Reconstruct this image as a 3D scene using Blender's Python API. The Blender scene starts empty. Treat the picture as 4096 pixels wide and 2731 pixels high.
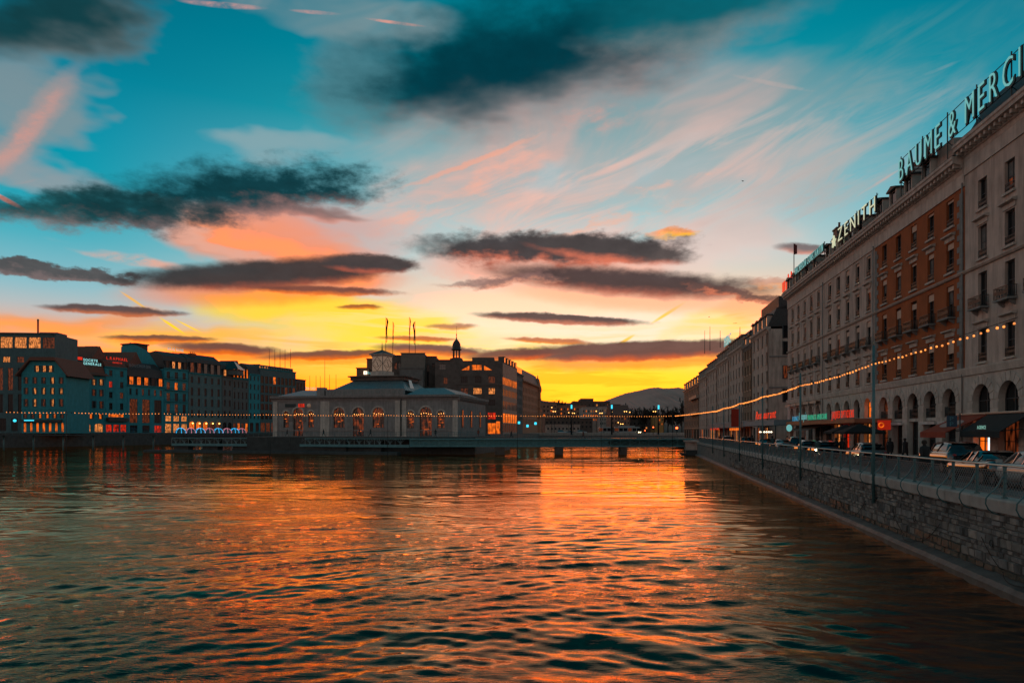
import bpy, bmesh, math, random
import numpy as np
from mathutils import Vector, Matrix

random.seed(7)
RNG = np.random.default_rng(7)
SC = bpy.context.scene
COL = SC.collection

# ------------------------------------------------------------------ camera
F = 2731.0            # focal length in photo pixels (24 mm on a 36 mm wide frame)
HY = 1727.0           # photo row of the horizon
EYE = 5.0             # metres above the river
cam_d = bpy.data.cameras.new('camera')
cam_d.lens = 24.0
cam_d.sensor_width = 36.0
cam_d.shift_y = (HY - 1365.5) / 4096.0
cam_d.clip_end = 40000
cam = bpy.data.objects.new('camera', cam_d)
cam.location = (0, 0, EYE)
cam.rotation_euler = (math.radians(90), 0, 0)
COL.objects.link(cam)
SC.camera = cam
SC.view_settings.view_transform = 'Standard'
SC.view_settings.look = 'None'
SC.view_settings.exposure = 0.0
SC.view_settings.gamma = 1.0
SC.view_settings.use_curve_mapping = False
SC.render.engine = 'CYCLES'
cy = SC.cycles
cy.use_denoising = True
cy.max_bounces = 5
cy.diffuse_bounces = 2
cy.glossy_bounces = 4
cy.transmission_bounces = 4
cy.volume_bounces = 0
cy.sample_clamp_indirect = 4.0
cy.caustics_reflective = False
cy.caustics_refractive = False


def lin(r, g, b):
    f = lambda c: (c / 255 / 12.92) if c <= 10 else ((c / 255 + 0.055) / 1.055) ** 2.4
    return (f(r), f(g), f(b), 1.0)


# ------------------------------------------------------------------ sky
SUN_AZ = math.radians(4.0)
SUN_EL = math.radians(2.5)


def build_sky():
    w = bpy.data.worlds.new('World')
    SC.world = w
    w.use_nodes = True
    nt = w.node_tree
    nt.nodes.clear()
    L = nt.links
    wt = nt

    def into(tree):          # the helpers below add their nodes to this tree
        nonlocal nt, L
        nt, L = tree, tree.links

    def setin(sock, v):
        if hasattr(v, 'is_output'):
            L.new(v, sock)
        else:
            sock.default_value = v

    def M(op, a, b=0.0, c=0.0, clamp=False):
        n = nt.nodes.new('ShaderNodeMath')
        n.operation = op
        n.use_clamp = clamp
        setin(n.inputs[0], a)
        setin(n.inputs[1], b)
        if len(n.inputs) > 2:
            setin(n.inputs[2], c)
        return n.outputs[0]

    def V(op, a, b=None, c=None):
        n = nt.nodes.new('ShaderNodeVectorMath')
        n.operation = op
        setin(n.inputs[0], a)
        if b is not None:
            setin(n.inputs[1], b)
        if c is not None:
            setin(n.inputs[2], c)
        return n.outputs['Value'] if op in ('DOT_PRODUCT', 'LENGTH') else n.outputs[0]

    def comb(x, y, z=0.0):
        n = nt.nodes.new('ShaderNodeCombineXYZ')
        setin(n.inputs[0], x)
        setin(n.inputs[1], y)
        setin(n.inputs[2], z)
        return n.outputs[0]

    def mapr(v, a, b, c=0.0, d=1.0, smooth=True):
        n = nt.nodes.new('ShaderNodeMapRange')
        n.interpolation_type = 'SMOOTHSTEP' if smooth else 'LINEAR'
        setin(n.inputs[0], v)
        n.inputs[1].default_value = a
        n.inputs[2].default_value = b
        n.inputs[3].default_value = c
        n.inputs[4].default_value = d
        return n.outputs[0]

    def mix(f, a, b):
        n = nt.nodes.new('ShaderNodeMix')
        n.data_type = 'RGBA'
        setin(n.inputs[0], f)
        setin(n.inputs[6], a)
        setin(n.inputs[7], b)
        return n.outputs[2]

    def noise(vec, scale, detail=4, rough=0.55, dist=0.0):
        n = nt.nodes.new('ShaderNodeTexNoise')
        n.noise_dimensions = '2D'
        L.new(vec, n.inputs['Vector'])
        n.inputs['Scale'].default_value = scale
        n.inputs['Detail'].default_value = detail
        n.inputs['Roughness'].default_value = rough
        n.inputs['Distortion'].default_value = dist
        return n.outputs['Fac'], n.outputs['Color']

    def ramp(v, stops):
        n = nt.nodes.new('ShaderNodeValToRGB')
        L.new(v, n.inputs[0])
        e = n.color_ramp.elements
        while len(e) < len(stops):
            e.new(0.5)
        for i, (p, c) in enumerate(stops):
            e[i].position = min(p / 90.0, 1.0)
            e[i].color = lin(*c)
        return n.outputs[0]

    tc = nt.nodes.new('ShaderNodeTexCoord')
    d = tc.outputs['Generated']
    sx = nt.nodes.new('ShaderNodeSeparateXYZ')
    L.new(d, sx.inputs[0])
    X, Y, Z = sx.outputs
    az = M('ARCTAN2', X, Y)
    el = M('ARCSINE', Z)
    # base gradient : towards the sunset, beside it, and behind the viewer
    elw = M('MULTIPLY', el, 2 / math.pi)
    r_mid = ramp(elw, [(0, (255, 170, 20)), (3.5, (255, 205, 40)), (5.2, (255, 226, 80)), (6.8, (255, 238, 150)),
                       (8.9, (255, 233, 196)), (11.3, (255, 216, 184)), (13.9, (205, 213, 208)), (16.9, (170, 205, 208)),
                       (20.6, (116, 184, 192)), (24.2, (36, 160, 172)), (28.4, (0, 140, 158)), (33, (0, 122, 140)),
                       (50, (0, 84, 104)), (90, (0, 62, 80))])
    r_side = ramp(elw, [(0, (250, 90, 10)), (2.9, (255, 120, 20)), (4.4, (255, 145, 42)), (5.7, (255, 165, 80)),
                        (7, (240, 175, 140)), (8.7, (185, 190, 190)), (10.1, (145, 190, 200)), (13.5, (78, 176, 192)),
                        (16.8, (5, 158, 178)), (20.8, (0, 144, 168)), (25.3, (0, 124, 148)), (30, (0, 110, 134)),
                        (50, (0, 84, 104)), (90, (0, 62, 80))])
    r_back = ramp(elw, [(0, (160, 130, 120)), (6, (212, 166, 150)), (14, (186, 168, 160)), (25, (112, 146, 152)),  # unseen part of the sky, made brighter and pinker to lift the facades
                        (50, (30, 106, 122)), (90, (0, 74, 92))])
    dz = M('ABSOLUTE', M('SUBTRACT', az, 0.10))
    base = mix(mapr(dz, 0.12, 0.70), r_mid, r_side)
    base = mix(mapr(dz, 0.74, 1.3), base, r_back)

    # noise fields that tear the cloud edges
    n1f, n1 = noise(comb(az, M('MULTIPLY', el, 2.6), 0.0), 7.0, 3, 0.55)
    n2f, n2 = noise(comb(M('ADD', az, 5.0), M('MULTIPLY', el, 2.0), 0.0), 26.0, 4, 0.62)
    c5 = (0.5, 0.5, 0.5)
    w1 = V('MULTIPLY', V('SUBTRACT', n1, c5), (0.16, 0.055, 0.0))
    w2 = V('MULTIPLY', V('SUBTRACT', n2, c5), (0.038, 0.024, 0.0))
    q0 = comb(az, el, 1.0)
    QS = {'soft': V('ADD', q0, w1),
          'flf': V('ADD', V('ADD', q0, V('MULTIPLY', w1, (0.55, 0.5, 0.0))), w2),
          'thin': V('ADD', q0, V('MULTIPLY', w2, (0.45, 0.30, 0))), 'raw': q0}
    MARG = {'soft': (0.042, 0.0145), 'flf': (0.038, 0.0165), 'thin': (0.0075, 0.0035), 'raw': (0.0, 0.0)}

    def streaks(A, E, n2f):
        # fibrous high cloud drawn out along slanting lines, and flat bars near the horizon
        c_, s_ = math.cos(math.radians(20)), math.sin(math.radians(20))
        u_ = M('MULTIPLY_ADD', A, c_, M('MULTIPLY', E, s_))
        v_ = M('MULTIPLY_ADD', E, c_, M('MULTIPLY', A, -s_))
        st, _ = noise(comb(M('MULTIPLY', u_, 5.0), M('MULTIPLY', v_, 26.0), 0.0), 1.0, 5, 0.62, 0.5)
        st2, _ = noise(comb(M('MULTIPLY_ADD', u_, 4.0, 9.1), M('MULTIPLY', v_, 9.0), 0.0), 1.0, 4, 0.58, 0.5)
        m1, m2, m3 = mapr(st, 0.36, 0.74), mapr(st2, 0.36, 0.66), mapr(M('ADD', M('MULTIPLY', st, 0.55), M('MULTIPLY', n2f, 0.45)), 0.36, 0.66)
        return {'m1': m1, 'm2': m2, 'm3': m3, 'm12': M('MAXIMUM', m1, M('MULTIPLY', m2, 0.8)),
                'm2b': M('ADD', 0.45, M('MULTIPLY', m2, 0.55)), 'm12b': M('ADD', 0.2, M('MULTIPLY', m1, 0.8))}

    def bars(A, E):
        st, _ = noise(comb(M('MULTIPLY', A, 6.0), M('MULTIPLY', E, 75.0), 0.0), 1.0, 4, 0.6, 0.4)
        return {'mh': mapr(st, 0.44, 0.62)}

    # one node group per kind of cloud patch
    def group(cloudy):
        g = bpy.data.node_groups.new('cloud_bank' if cloudy else 'cloud_veil', 'ShaderNodeTree')
        I = g.interface
        ins = [('Color', 'NodeSocketColor'), ('Q', 'NodeSocketVector'), ('T0', 'NodeSocketVector'), ('T1', 'NodeSocketVector'), ('Top', 'NodeSocketColor'),
               ('Alpha', 'NodeSocketFloat'), ('Inner', 'NodeSocketFloat'), ('Mod', 'NodeSocketFloat')]
        if cloudy:
            ins += [('Bottom', 'NodeSocketColor'), ('V0', 'NodeSocketFloat'), ('V1', 'NodeSocketFloat'), ('N', 'NodeSocketFloat'), ('NS', 'NodeSocketFloat')]
        for n_, t_ in ins:
            I.new_socket(n_, in_out='INPUT', socket_type=t_)
        I.new_socket('Color', in_out='OUTPUT', socket_type='NodeSocketColor')
        gi, go = g.nodes.new('NodeGroupInput'), g.nodes.new('NodeGroupOutput')
        S = gi.outputs

        def nd(kind, op=None, *a):
            n = g.nodes.new(kind)
            if op:
                n.operation = op
            for i, x in enumerate(a):
                if hasattr(x, 'is_output'):
                    g.links.new(x, n.inputs[i])
                elif x is not None:
                    n.inputs[i].default_value = x
            return n
        u = nd('ShaderNodeVectorMath', 'DOT_PRODUCT', S['Q'], S['T0']).outputs['Value']
        v = nd('ShaderNodeVectorMath', 'DOT_PRODUCT', S['Q'], S['T1']).outputs['Value']
        uu = nd('ShaderNodeMath', 'MULTIPLY', u, u).outputs[0]
        r2 = nd('ShaderNodeMath', 'MULTIPLY_ADD', v, v, uu).outputs[0]
        topc = S['Top']
        if cloudy:
            nn = nd('ShaderNodeMath', 'MULTIPLY', nd('ShaderNodeMath', 'SUBTRACT', S['N'], 0.5).outputs[0], S['NS']).outputs[0]
            r2 = nd('ShaderNodeMath', 'MULTIPLY_ADD', nn, 0.9, r2).outputs[0]
            vv = nd('ShaderNodeMath', 'MULTIPLY_ADD', nn, 1.0, v).outputs[0]
            mr = nd('ShaderNodeMapRange', None, vv, S['V0'], S['V1'], 0.0, 1.0)
            mr.interpolation_type = 'SMOOTHSTEP'
            lum = nd('ShaderNodeMath', 'MULTIPLY_ADD', nn, 0.9, 1.0).outputs[0]
            sc_ = g.nodes.new('ShaderNodeVectorMath')
            sc_.operation = 'SCALE'
            g.links.new(S['Top'], sc_.inputs[0])
            g.links.new(lum, sc_.inputs['Scale'])
            mc = g.nodes.new('ShaderNodeMix')
            mc.data_type = 'RGBA'
            g.links.new(mr.outputs[0], mc.inputs[0])
            g.links.new(S['Bottom'], mc.inputs[6])
            g.links.new(sc_.outputs[0], mc.inputs[7])
            topc = mc.outputs[2]
        dn = nd('ShaderNodeMapRange', None, r2, 1.0, S['Inner'], 0.0, S['Alpha'])
        dn.interpolation_type = 'SMOOTHSTEP'
        f = nd('ShaderNodeMath', 'MULTIPLY', dn.outputs[0], S['Mod'])
        f.use_clamp = True
        mx = g.nodes.new('ShaderNodeMix')
        mx.data_type = 'RGBA'
        g.links.new(f.outputs[0], mx.inputs[0])
        g.links.new(S['Color'], mx.inputs[6])
        g.links.new(topc, mx.inputs[7])
        g.links.new(mx.outputs[2], go.inputs[0])
        return g

    G_VEIL, G_BANK = group(False), group(True)

    def azel(px, py):
        tx = (px - 2048) / F
        A = math.atan(tx)
        return A, math.atan((HY - py) / F * math.cos(A))

    K = 4096 / 2352.0
    SPEC = []

    def ell(cx, cy_, rx, ry, rot, q):
        """elongated patch of sky as a linear map of (azimuth, elevation); positions read off the photo at 2352 px wide"""
        cx, cy_, rx, ry = cx * K, cy_ * K, rx * K, ry * K
        A0, E0 = azel(cx, cy_)
        h = 4.0
        a1, e1 = azel(cx + h, cy_)
        a2, e2 = azel(cx, cy_ - h)
        J = np.array([[(a1 - A0) / h, (a2 - A0) / h], [(e1 - E0) / h, (e2 - E0) / h]])
        r = math.radians(rot)
        R = np.array([[math.cos(r) / rx, math.sin(r) / rx], [-math.sin(r) / ry, math.cos(r) / ry]])
        T = R @ np.linalg.inv(J)
        c = -T @ np.array([A0, E0])
        I = np.linalg.inv(T)
        ext = np.sqrt((I ** 2).sum(1)) * (1.1 if q != 'soft' else 1.0)
        mg = MARG[q]
        box = (A0 - ext[0] - mg[0], A0 + ext[0] + mg[0], E0 - ext[1] - mg[1], E0 + ext[1] + mg[1])
        return (T[0, 0], T[0, 1], c[0]), (T[1, 0], T[1, 1], c[1]), box

    def patch(cx, cy_, rx, ry, rot, q, c, alpha=1.0, inner=0.0, mod=None):
        T0, T1, box = ell(cx, cy_, rx, ry, rot, q)
        SPEC.append((box, G_VEIL, dict(Q=q, T0=T0, T1=T1, Top=lin(*c), Alpha=alpha, Inner=inner, Mod=mod or 1.0)))

    def cloud(cx, cy_, rx, ry, rot, q, top, bot, alpha=1.0, inner=0.3, v0=-0.75, v1=0.15, under=None, ns=None):
        if under is not None:       # light thrown on to the haze just below the cloud
            patch(cx, cy_ + ry * 0.75, rx * 0.98, ry * 1.2, rot, q, under, 0.75 * alpha, 0.1)
        T0, T1, box = ell(cx, cy_, rx, ry, rot, q)
        SPEC.append((box, G_BANK, dict(Q=q, T0=T0, T1=T1, Top=lin(*top), Bottom=lin(*bot), Alpha=alpha, Inner=inner, Mod=1.0, V0=v0, V1=v1, N='n2f', NS=ns if ns is not None else {'thin': 0.5, 'flf': 0.9, 'soft': 0.25}[q])))

    PINK, SALM, YEL = (238, 186, 172), (255, 168, 135), (255, 214, 20)
    # yellow and orange glow banks near the horizon
    patch(720, 715, 360, 55, -4, 'soft', YEL, 0.9)
    patch(420, 775, 300, 30, 2, 'soft', (255, 186, 40), 0.7)
    patch(150, 745, 300, 40, 2, 'soft', (255, 150, 45), 0.75)
    patch(900, 770, 360, 46, 0, 'soft', (255, 222, 40), 0.85)
    patch(1420, 760, 380, 60, 0, 'soft', (255, 236, 214), 0.75)
    patch(1640, 745, 190, 40, 8, 'soft', (255, 214, 70), 0.7)
    patch(1780, 700, 160, 50, 10, 'soft', (255, 170, 100), 0.7)
    patch(1400, 880, 330, 50, 0, 'soft', (255, 226, 50), 0.85)
    patch(1050, 820, 260, 30, 0, 'soft', (255, 205, 60), 0.7)
    # flat bars in the bright band
    patch(1150, 850, 1300, 110, 0, 'soft', (255, 176, 30), 0.6, 0.0, 'mh')
    patch(1300, 770, 700, 80, 0, 'soft', (255, 232, 190), 0.6, 0.0, 'mh')
    # pink thin cloud
    patch(1380, 330, 680, 200, 8, 'soft', (206, 172, 164), 0.80, 0.1, 'm2b')
    patch(1120, 450, 430, 130, 10, 'soft', (236, 182, 166), 0.75, 0.1, 'm12b')
    patch(1480, 450, 540, 160, 12, 'soft', (244, 194, 178), 0.8, 0.0, 'm1')
    patch(1560, 560, 420, 90, 6, 'soft', (250, 205, 190), 0.6, 0.0, 'm2')
    patch(1750, 400, 430, 190, 18, 'soft', (196, 180, 176), 0.75, 0.0, 'm12')
    patch(1990, 330, 360, 170, 22, 'soft', (160, 170, 170), 0.5, 0.0, 'm1')
    patch(2080, 130, 420, 120, 15, 'soft', (90, 146, 152), 0.4, 0.0, 'm12')
    patch(1380, 400, 330, 60, 10, 'soft', (120, 196, 208), 0.55, 0.0, 'm2')
    patch(1080, 530, 160, 40, 16, 'soft', (150, 206, 212), 0.5, 0.0, 'm2')
    patch(1180, 385, 140, 84, 40, 'flf', (248, 178, 156), 0.6, 0.0, 'm3')
    patch(1080, 375, 200, 9, 21, 'thin', SALM, 0.55, 0.0)
    patch(1010, 470, 210, 18, 24, 'flf', (250, 178, 152), 0.5, 0.0, 'm3')
    patch(1420, 505, 260, 15, 15, 'flf', (255, 176, 140), 0.6, 0.0, 'm3')
    patch(1520, 425, 180, 12, 18, 'flf', (255, 180, 152), 0.6, 0.0, 'm3')
    patch(1380, 272, 130, 34, 3, 'flf', (230, 158, 142), 0.55, 0.0, 'm3')
    patch(640, 565, 340, 80, -16, 'soft', (255, 146, 92), 0.95, 0.05)
    patch(740, 525, 260, 66, -6, 'soft', (226, 160, 146), 0.6, 0.0)
    patch(640, 330, 200, 44, -5, 'soft', (140, 168, 174), 0.8, 0.0)
    patch(340, 600, 190, 26, -12, 'soft', (250, 168, 135), 0.75, 0.0, 'm3')
    patch(520, 560, 160, 18, -28, 'soft', (225, 180, 165), 0.5, 0.0)
    patch(80, 255, 200, 130, 44, 'soft', (140, 148, 150), 0.7, 0.0)
    patch(72, 290, 220, 50, 50, 'thin', (190, 152, 144), 0.5, 0.0)
    patch(58, 312, 190, 26, 50, 'thin', (230, 152, 134), 0.6, 0.0, 'm3')
    patch(120, 400, 230, 50, -18, 'soft', (190, 154, 146), 0.6, 0.0, 'm12')
    patch(15, 460, 60, 7, -28, 'raw', (255, 140, 110), 0.8, 0.0)
    patch(840, 50, 280, 70, -8, 'soft', (140, 152, 154), 0.75, 0.0, 'm2b')
    patch(820, 190, 160, 160, 10, 'flf', (104, 132, 138), 0.55, 0.0)
    # vapour trails
    for (x0, y0, x1, y1, wd, c, al) in [(400, 2, 625, 22, 9, (232, 160, 148), 0.85), (660, 24, 790, 34, 6, (232, 160, 148), 0.7),
                                        (830, 42, 985, 63, 5, (240, 160, 140), 0.8), (270, 665, 345, 715, 4, (255, 196, 60), 0.8),
                                        (360, 725, 432, 772, 4, (255, 214, 20), 0.95), (395, 730, 470, 768, 3, (255, 214, 30), 0.8),
                                        (1488, 748, 1580, 690, 5, (255, 200, 20), 0.85), (1410, 798, 1462, 766, 5, (255, 196, 30), 0.85),
                                        (1950, 462, 2085, 378, 4, (200, 172, 165), 0.7), (1660, 170, 1890, 215, 7, (190, 170, 165), 0.5),
                                        (2080, 190, 2230, 130, 5, (150, 165, 168), 0.4)]:
        patch((x0 + x1) / 2, (y0 + y1) / 2, math.hypot(x1 - x0, y1 - y0) / 2, wd,
                    math.degrees(math.atan2(y0 - y1, x1 - x0)), 'raw', c, al, 0.0, 'm3' if y0 < 500 else None)
    # heavy clouds : dark tops, warm undersides
    DT, DB = (12, 70, 80), (120, 118, 120)
    cloud(100, 40, 370, 140, 12, 'soft', (18, 60, 66), (104, 116, 118), 0.97, 0.05, -0.9, 0.15)
    cloud(1240, 140, 600, 190, 14, 'soft', (0, 66, 78), (172, 148, 144), 0.98, 0.02, -0.95, 0.05, ns=0.3)
    cloud(1160, 165, 400, 110, 12, 'soft', (0, 56, 68), (80, 98, 104), 0.95, 0.0, -0.9, 0.0, ns=0.3)
    cloud(1580, 45, 330, 95, 10, 'soft', (10, 96, 108), (130, 140, 142), 0.85, 0.0, -0.9, 0.2)
    cloud(700, 500, 190, 26, -4, 'soft', (120, 90, 86), (220, 140, 120), 0.8, 0.1)
    cloud(580, 440, 370, 88, 2, 'flf', (10, 56, 64), (150, 116, 112), 0.98, 0.12, -0.95, -0.05, ns=1.1)
    cloud(180, 480, 300, 60, 0, 'flf', (26, 68, 72), (128, 110, 108), 0.95, 0.08, -0.9, 0.1, ns=1.15)
    cloud(340, 490, 250, 50, -4, 'flf', (18, 58, 64), (110, 96, 96), 0.95, 0.1, -0.9, 0.0, ns=1.0)
    cloud(110, 622, 240, 22, -7, 'flf', (80, 74, 74), (120, 100, 98), 0.95, 0.4)
    cloud(625, 630, 390, 42, 3, 'thin', (60, 57, 58), (190, 96, 70), 0.98, 0.3, -1.0, -0.2, under=(255, 130, 50))
    cloud(850, 606, 130, 26, -3, 'thin', (72, 64, 64), (200, 100, 76), 0.98, 0.4, -1.0, -0.2)
    cloud(745, 668, 210, 13, -2, 'thin', (120, 72, 62), (240, 120, 50), 0.95, 0.3)
    cloud(1250, 572, 360, 46, 0, 'flf', (66, 62, 64), (224, 120, 92), 0.98, 0.2, -0.95, -0.15, under=(255, 170, 140))
    cloud(1400, 573, 230, 34, -6, 'thin', (74, 68, 68), (224, 120, 92), 0.96, 0.4, -0.95, -0.15)
    cloud(1440, 648, 400, 39, -4, 'thin', (76, 62, 62), (200, 112, 90), 0.98, 0.2, -1.0, -0.1, under=(255, 176, 140))
    cloud(1150, 645, 170, 16, 4, 'flf', (140, 104, 98), (240, 160, 130), 0.9, 0.0)
    cloud(1690, 672, 160, 15, -8, 'flf', (104, 76, 70), (210, 120, 90), 0.9, 0.3)
    cloud(265, 713, 190, 14, -3, 'thin', (92, 72, 70), (200, 110, 70), 0.97, 0.4)
    cloud(1285, 733, 225, 14, -3, 'thin', (92, 70, 68), (210, 124, 96), 0.97, 0.4)
    cloud(825, 705, 60, 8, 0, 'thin', (170, 90, 50), (240, 140, 40), 0.95, 0.2)
    cloud(1035, 750, 70, 9, 0, 'thin', (190, 120, 90), (245, 170, 70), 0.9, 0.1)
    cloud(370, 777, 150, 9, -1, 'thin', (120, 78, 64), (220, 110, 40), 0.95, 0.3, under=(255, 128, 30))
    cloud(520, 802, 160, 16, -3, 'thin', (116, 74, 64), (235, 110, 30), 0.97, 0.3, under=(255, 120, 20))
    cloud(760, 815, 190, 13, 2, 'thin', (130, 80, 64), (240, 110, 20), 0.97, 0.3, under=(255, 140, 20))
    cloud(990, 803, 150, 15, -3, 'thin', (126, 84, 74), (235, 120, 50), 0.97, 0.3, under=(255, 140, 30))
    cloud(960, 778, 110, 7, -2, 'thin', (200, 100, 50), (250, 140, 30), 0.9, 0.2)
    cloud(1260, 783, 120, 8, -3, 'thin', (200, 110, 70), (250, 140, 30), 0.92, 0.2)
    cloud(1460, 806, 360, 26, 2, 'thin', (112, 78, 72), (230, 100, 50), 0.98, 0.45, -1.0, -0.1, under=(255, 130, 40))
    cloud(1180, 815, 130, 17, 3, 'thin', (120, 76, 66), (235, 100, 40), 0.95, 0.3)
    cloud(1850, 572, 85, 16, -4, 'thin', (116, 98, 98), (220, 140, 120), 0.9, 0.2)
    cloud(1545, 541, 60, 18, 2, 'flf', (250, 156, 90), (255, 190, 30), 0.9, 0.0)
    cloud(1830, 640, 120, 18, 6, 'flf', (190, 120, 96), (255, 150, 60), 0.6, 0.1)

    # Only the patches that reach into a cell of the sky are worked out there.
    def cell(a0, a1, e0, e1):
        use = [s for s in SPEC if s[0][1] > a0 and s[0][0] < a1 and s[0][3] > e0 and s[0][2] < e1]
        g = bpy.data.node_groups.new('sky_cell', 'ShaderNodeTree')
        ext = dict(Base=base, Dusk=sk.outputs[0], soft=QS['soft'], flf=QS['flf'], thin=QS['thin'], raw=q0, N=n2f, A=az, E=el)
        for k_ in ext:
            g.interface.new_socket(k_, in_out='INPUT', socket_type={'Base': 'NodeSocketColor', 'Dusk': 'NodeSocketColor', 'soft': 'NodeSocketVector', 'flf': 'NodeSocketVector', 'thin': 'NodeSocketVector', 'raw': 'NodeSocketVector'}.get(k_, 'NodeSocketFloat'))
        g.interface.new_socket('Color', in_out='OUTPUT', socket_type='NodeSocketColor')
        gi, go = g.nodes.new('NodeGroupInput'), g.nodes.new('NodeGroupOutput')
        S = gi.outputs
        into(g)
        mods = {s[2]['Mod'] for s in use if isinstance(s[2]['Mod'], str)}
        stk = streaks(S['A'], S['E'], S['N']) if mods - {'mh'} else {}
        if 'mh' in mods:
            stk.update(bars(S['A'], S['E']))
        col = S['Base']
        for box, pg, kw in use:
            n = g.nodes.new('ShaderNodeGroup')
            n.node_tree = pg
            L.new(col, n.inputs['Color'])
            for k_, v_ in kw.items():
                if k_ == 'Q':
                    L.new(S[v_], n.inputs['Q'])
                elif k_ == 'N':
                    L.new(S['N'], n.inputs['N'])
                elif isinstance(v_, str):
                    L.new(stk[v_], n.inputs[k_])
                else:
                    n.inputs[k_].default_value = v_
            col = n.outputs[0]
        L.new(finish(col, S['Dusk']), go.inputs[0])
        into(wt)
        n = nt.nodes.new('ShaderNodeGroup')
        n.node_tree = g
        for k_, v_ in ext.items():
            L.new(v_, n.inputs[k_])
        return n.outputs[0]

    sk = nt.nodes.new('ShaderNodeTexSky')     # a low Nishita dusk under it all
    sk.sky_type = 'NISHITA'
    sk.sun_disc = False
    sk.sun_elevation = SUN_EL
    sk.sun_rotation = SUN_AZ

    def finish(col, sky):
        # the glow is brighter than a picture can show: let the saturated reds run past one
        sp = nt.nodes.new('ShaderNodeSeparateColor')
        L.new(col, sp.inputs[0])
        r, g, b = sp.outputs[0], sp.outputs[1], sp.outputs[2]
        hot = M('MULTIPLY', mapr(r, 0.90, 1.0), M('MULTIPLY_ADD', b, -0.65, 1.15, clamp=True))
        cb = nt.nodes.new('ShaderNodeCombineColor')
        L.new(M('MULTIPLY_ADD', hot, 1.75, r), cb.inputs[0])
        L.new(M('MULTIPLY_ADD', hot, 0.06, g), cb.inputs[1])
        L.new(b, cb.inputs[2])
        cn = nt.nodes.new('ShaderNodeMix')
        cn.data_type = 'RGBA'
        cn.blend_type = 'ADD'
        cn.inputs[0].default_value = 0.0003
        L.new(cb.outputs[0], cn.inputs[6])
        L.new(sky, cn.inputs[7])
        return cn.outputs[2]

    def background(col):
        bg = nt.nodes.new('ShaderNodeBackground')
        L.new(col, bg.inputs[0])
        return bg.outputs[0]

    def pick(mask, sh0, sh1):
        n = nt.nodes.new('ShaderNodeMixShader')
        setin(n.inputs[0], mask)
        L.new(sh0, n.inputs[1])
        L.new(sh1, n.inputs[2])
        return n.outputs[0]

    ES = [-0.06, 0.075, 0.105, 0.13, 0.165, 0.20, 0.25, 0.32, 0.75]
    AS = [-0.95, -0.52, -0.40, -0.26, -0.12, 0.04, 0.18, 0.34, 0.95]

    def choose(v, cuts, items):
        if len(items) == 1:
            return items[0]
        k = len(items) // 2
        return pick(M('GREATER_THAN', v, cuts[k]), choose(v, cuts[:k + 1], items[:k]), choose(v, cuts[k:], items[k:]))

    inside = choose(el, ES, [choose(az, AS, [background(cell(AS[i], AS[i + 1], ES[j], ES[j + 1])) for i in range(len(AS) - 1)]) for j in range(len(ES) - 1)])
    m_in = M('MULTIPLY', M('LESS_THAN', M('ABSOLUTE', az), AS[-1]), M('MULTIPLY', M('LESS_THAN', el, ES[-1]), M('GREATER_THAN', el, ES[0])))
    final = pick(m_in, background(finish(base, sk.outputs[0])), inside)
    out = nt.nodes.new('ShaderNodeOutputWorld')
    L.new(final, out.inputs[0])
    w.cycles.sampling_method = 'MANUAL'
    w.cycles.sample_map_resolution = 256


build_sky()
sun_d = bpy.data.lights.new('sun', 'SUN')
sun_d.energy = 0.06
sun_d.angle = math.radians(30)
sun_d.color = (1.0, 0.48, 0.16)
sun = bpy.data.objects.new('sun', sun_d)
sun.rotation_euler = (math.radians(90 - 4.0), 0, -SUN_AZ)      # shines from beyond the bridge towards the viewer
sun.rotation_euler = Vector((math.sin(SUN_AZ), math.cos(SUN_AZ), math.tan(math.radians(4.0)))).to_track_quat('Z', 'Y').to_euler()
COL.objects.link(sun)


# ------------------------------------------------------------------ helpers
def U(px, py, y):
    """the point at depth y seen at photo pixel (px, py)"""
    return Vector(((px - 2048) / F * y, y, EYE - (py - HY) / F * y))


def srgb(r, g, b):
    return lin(r, g, b)[:3]


MATS = {}


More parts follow.
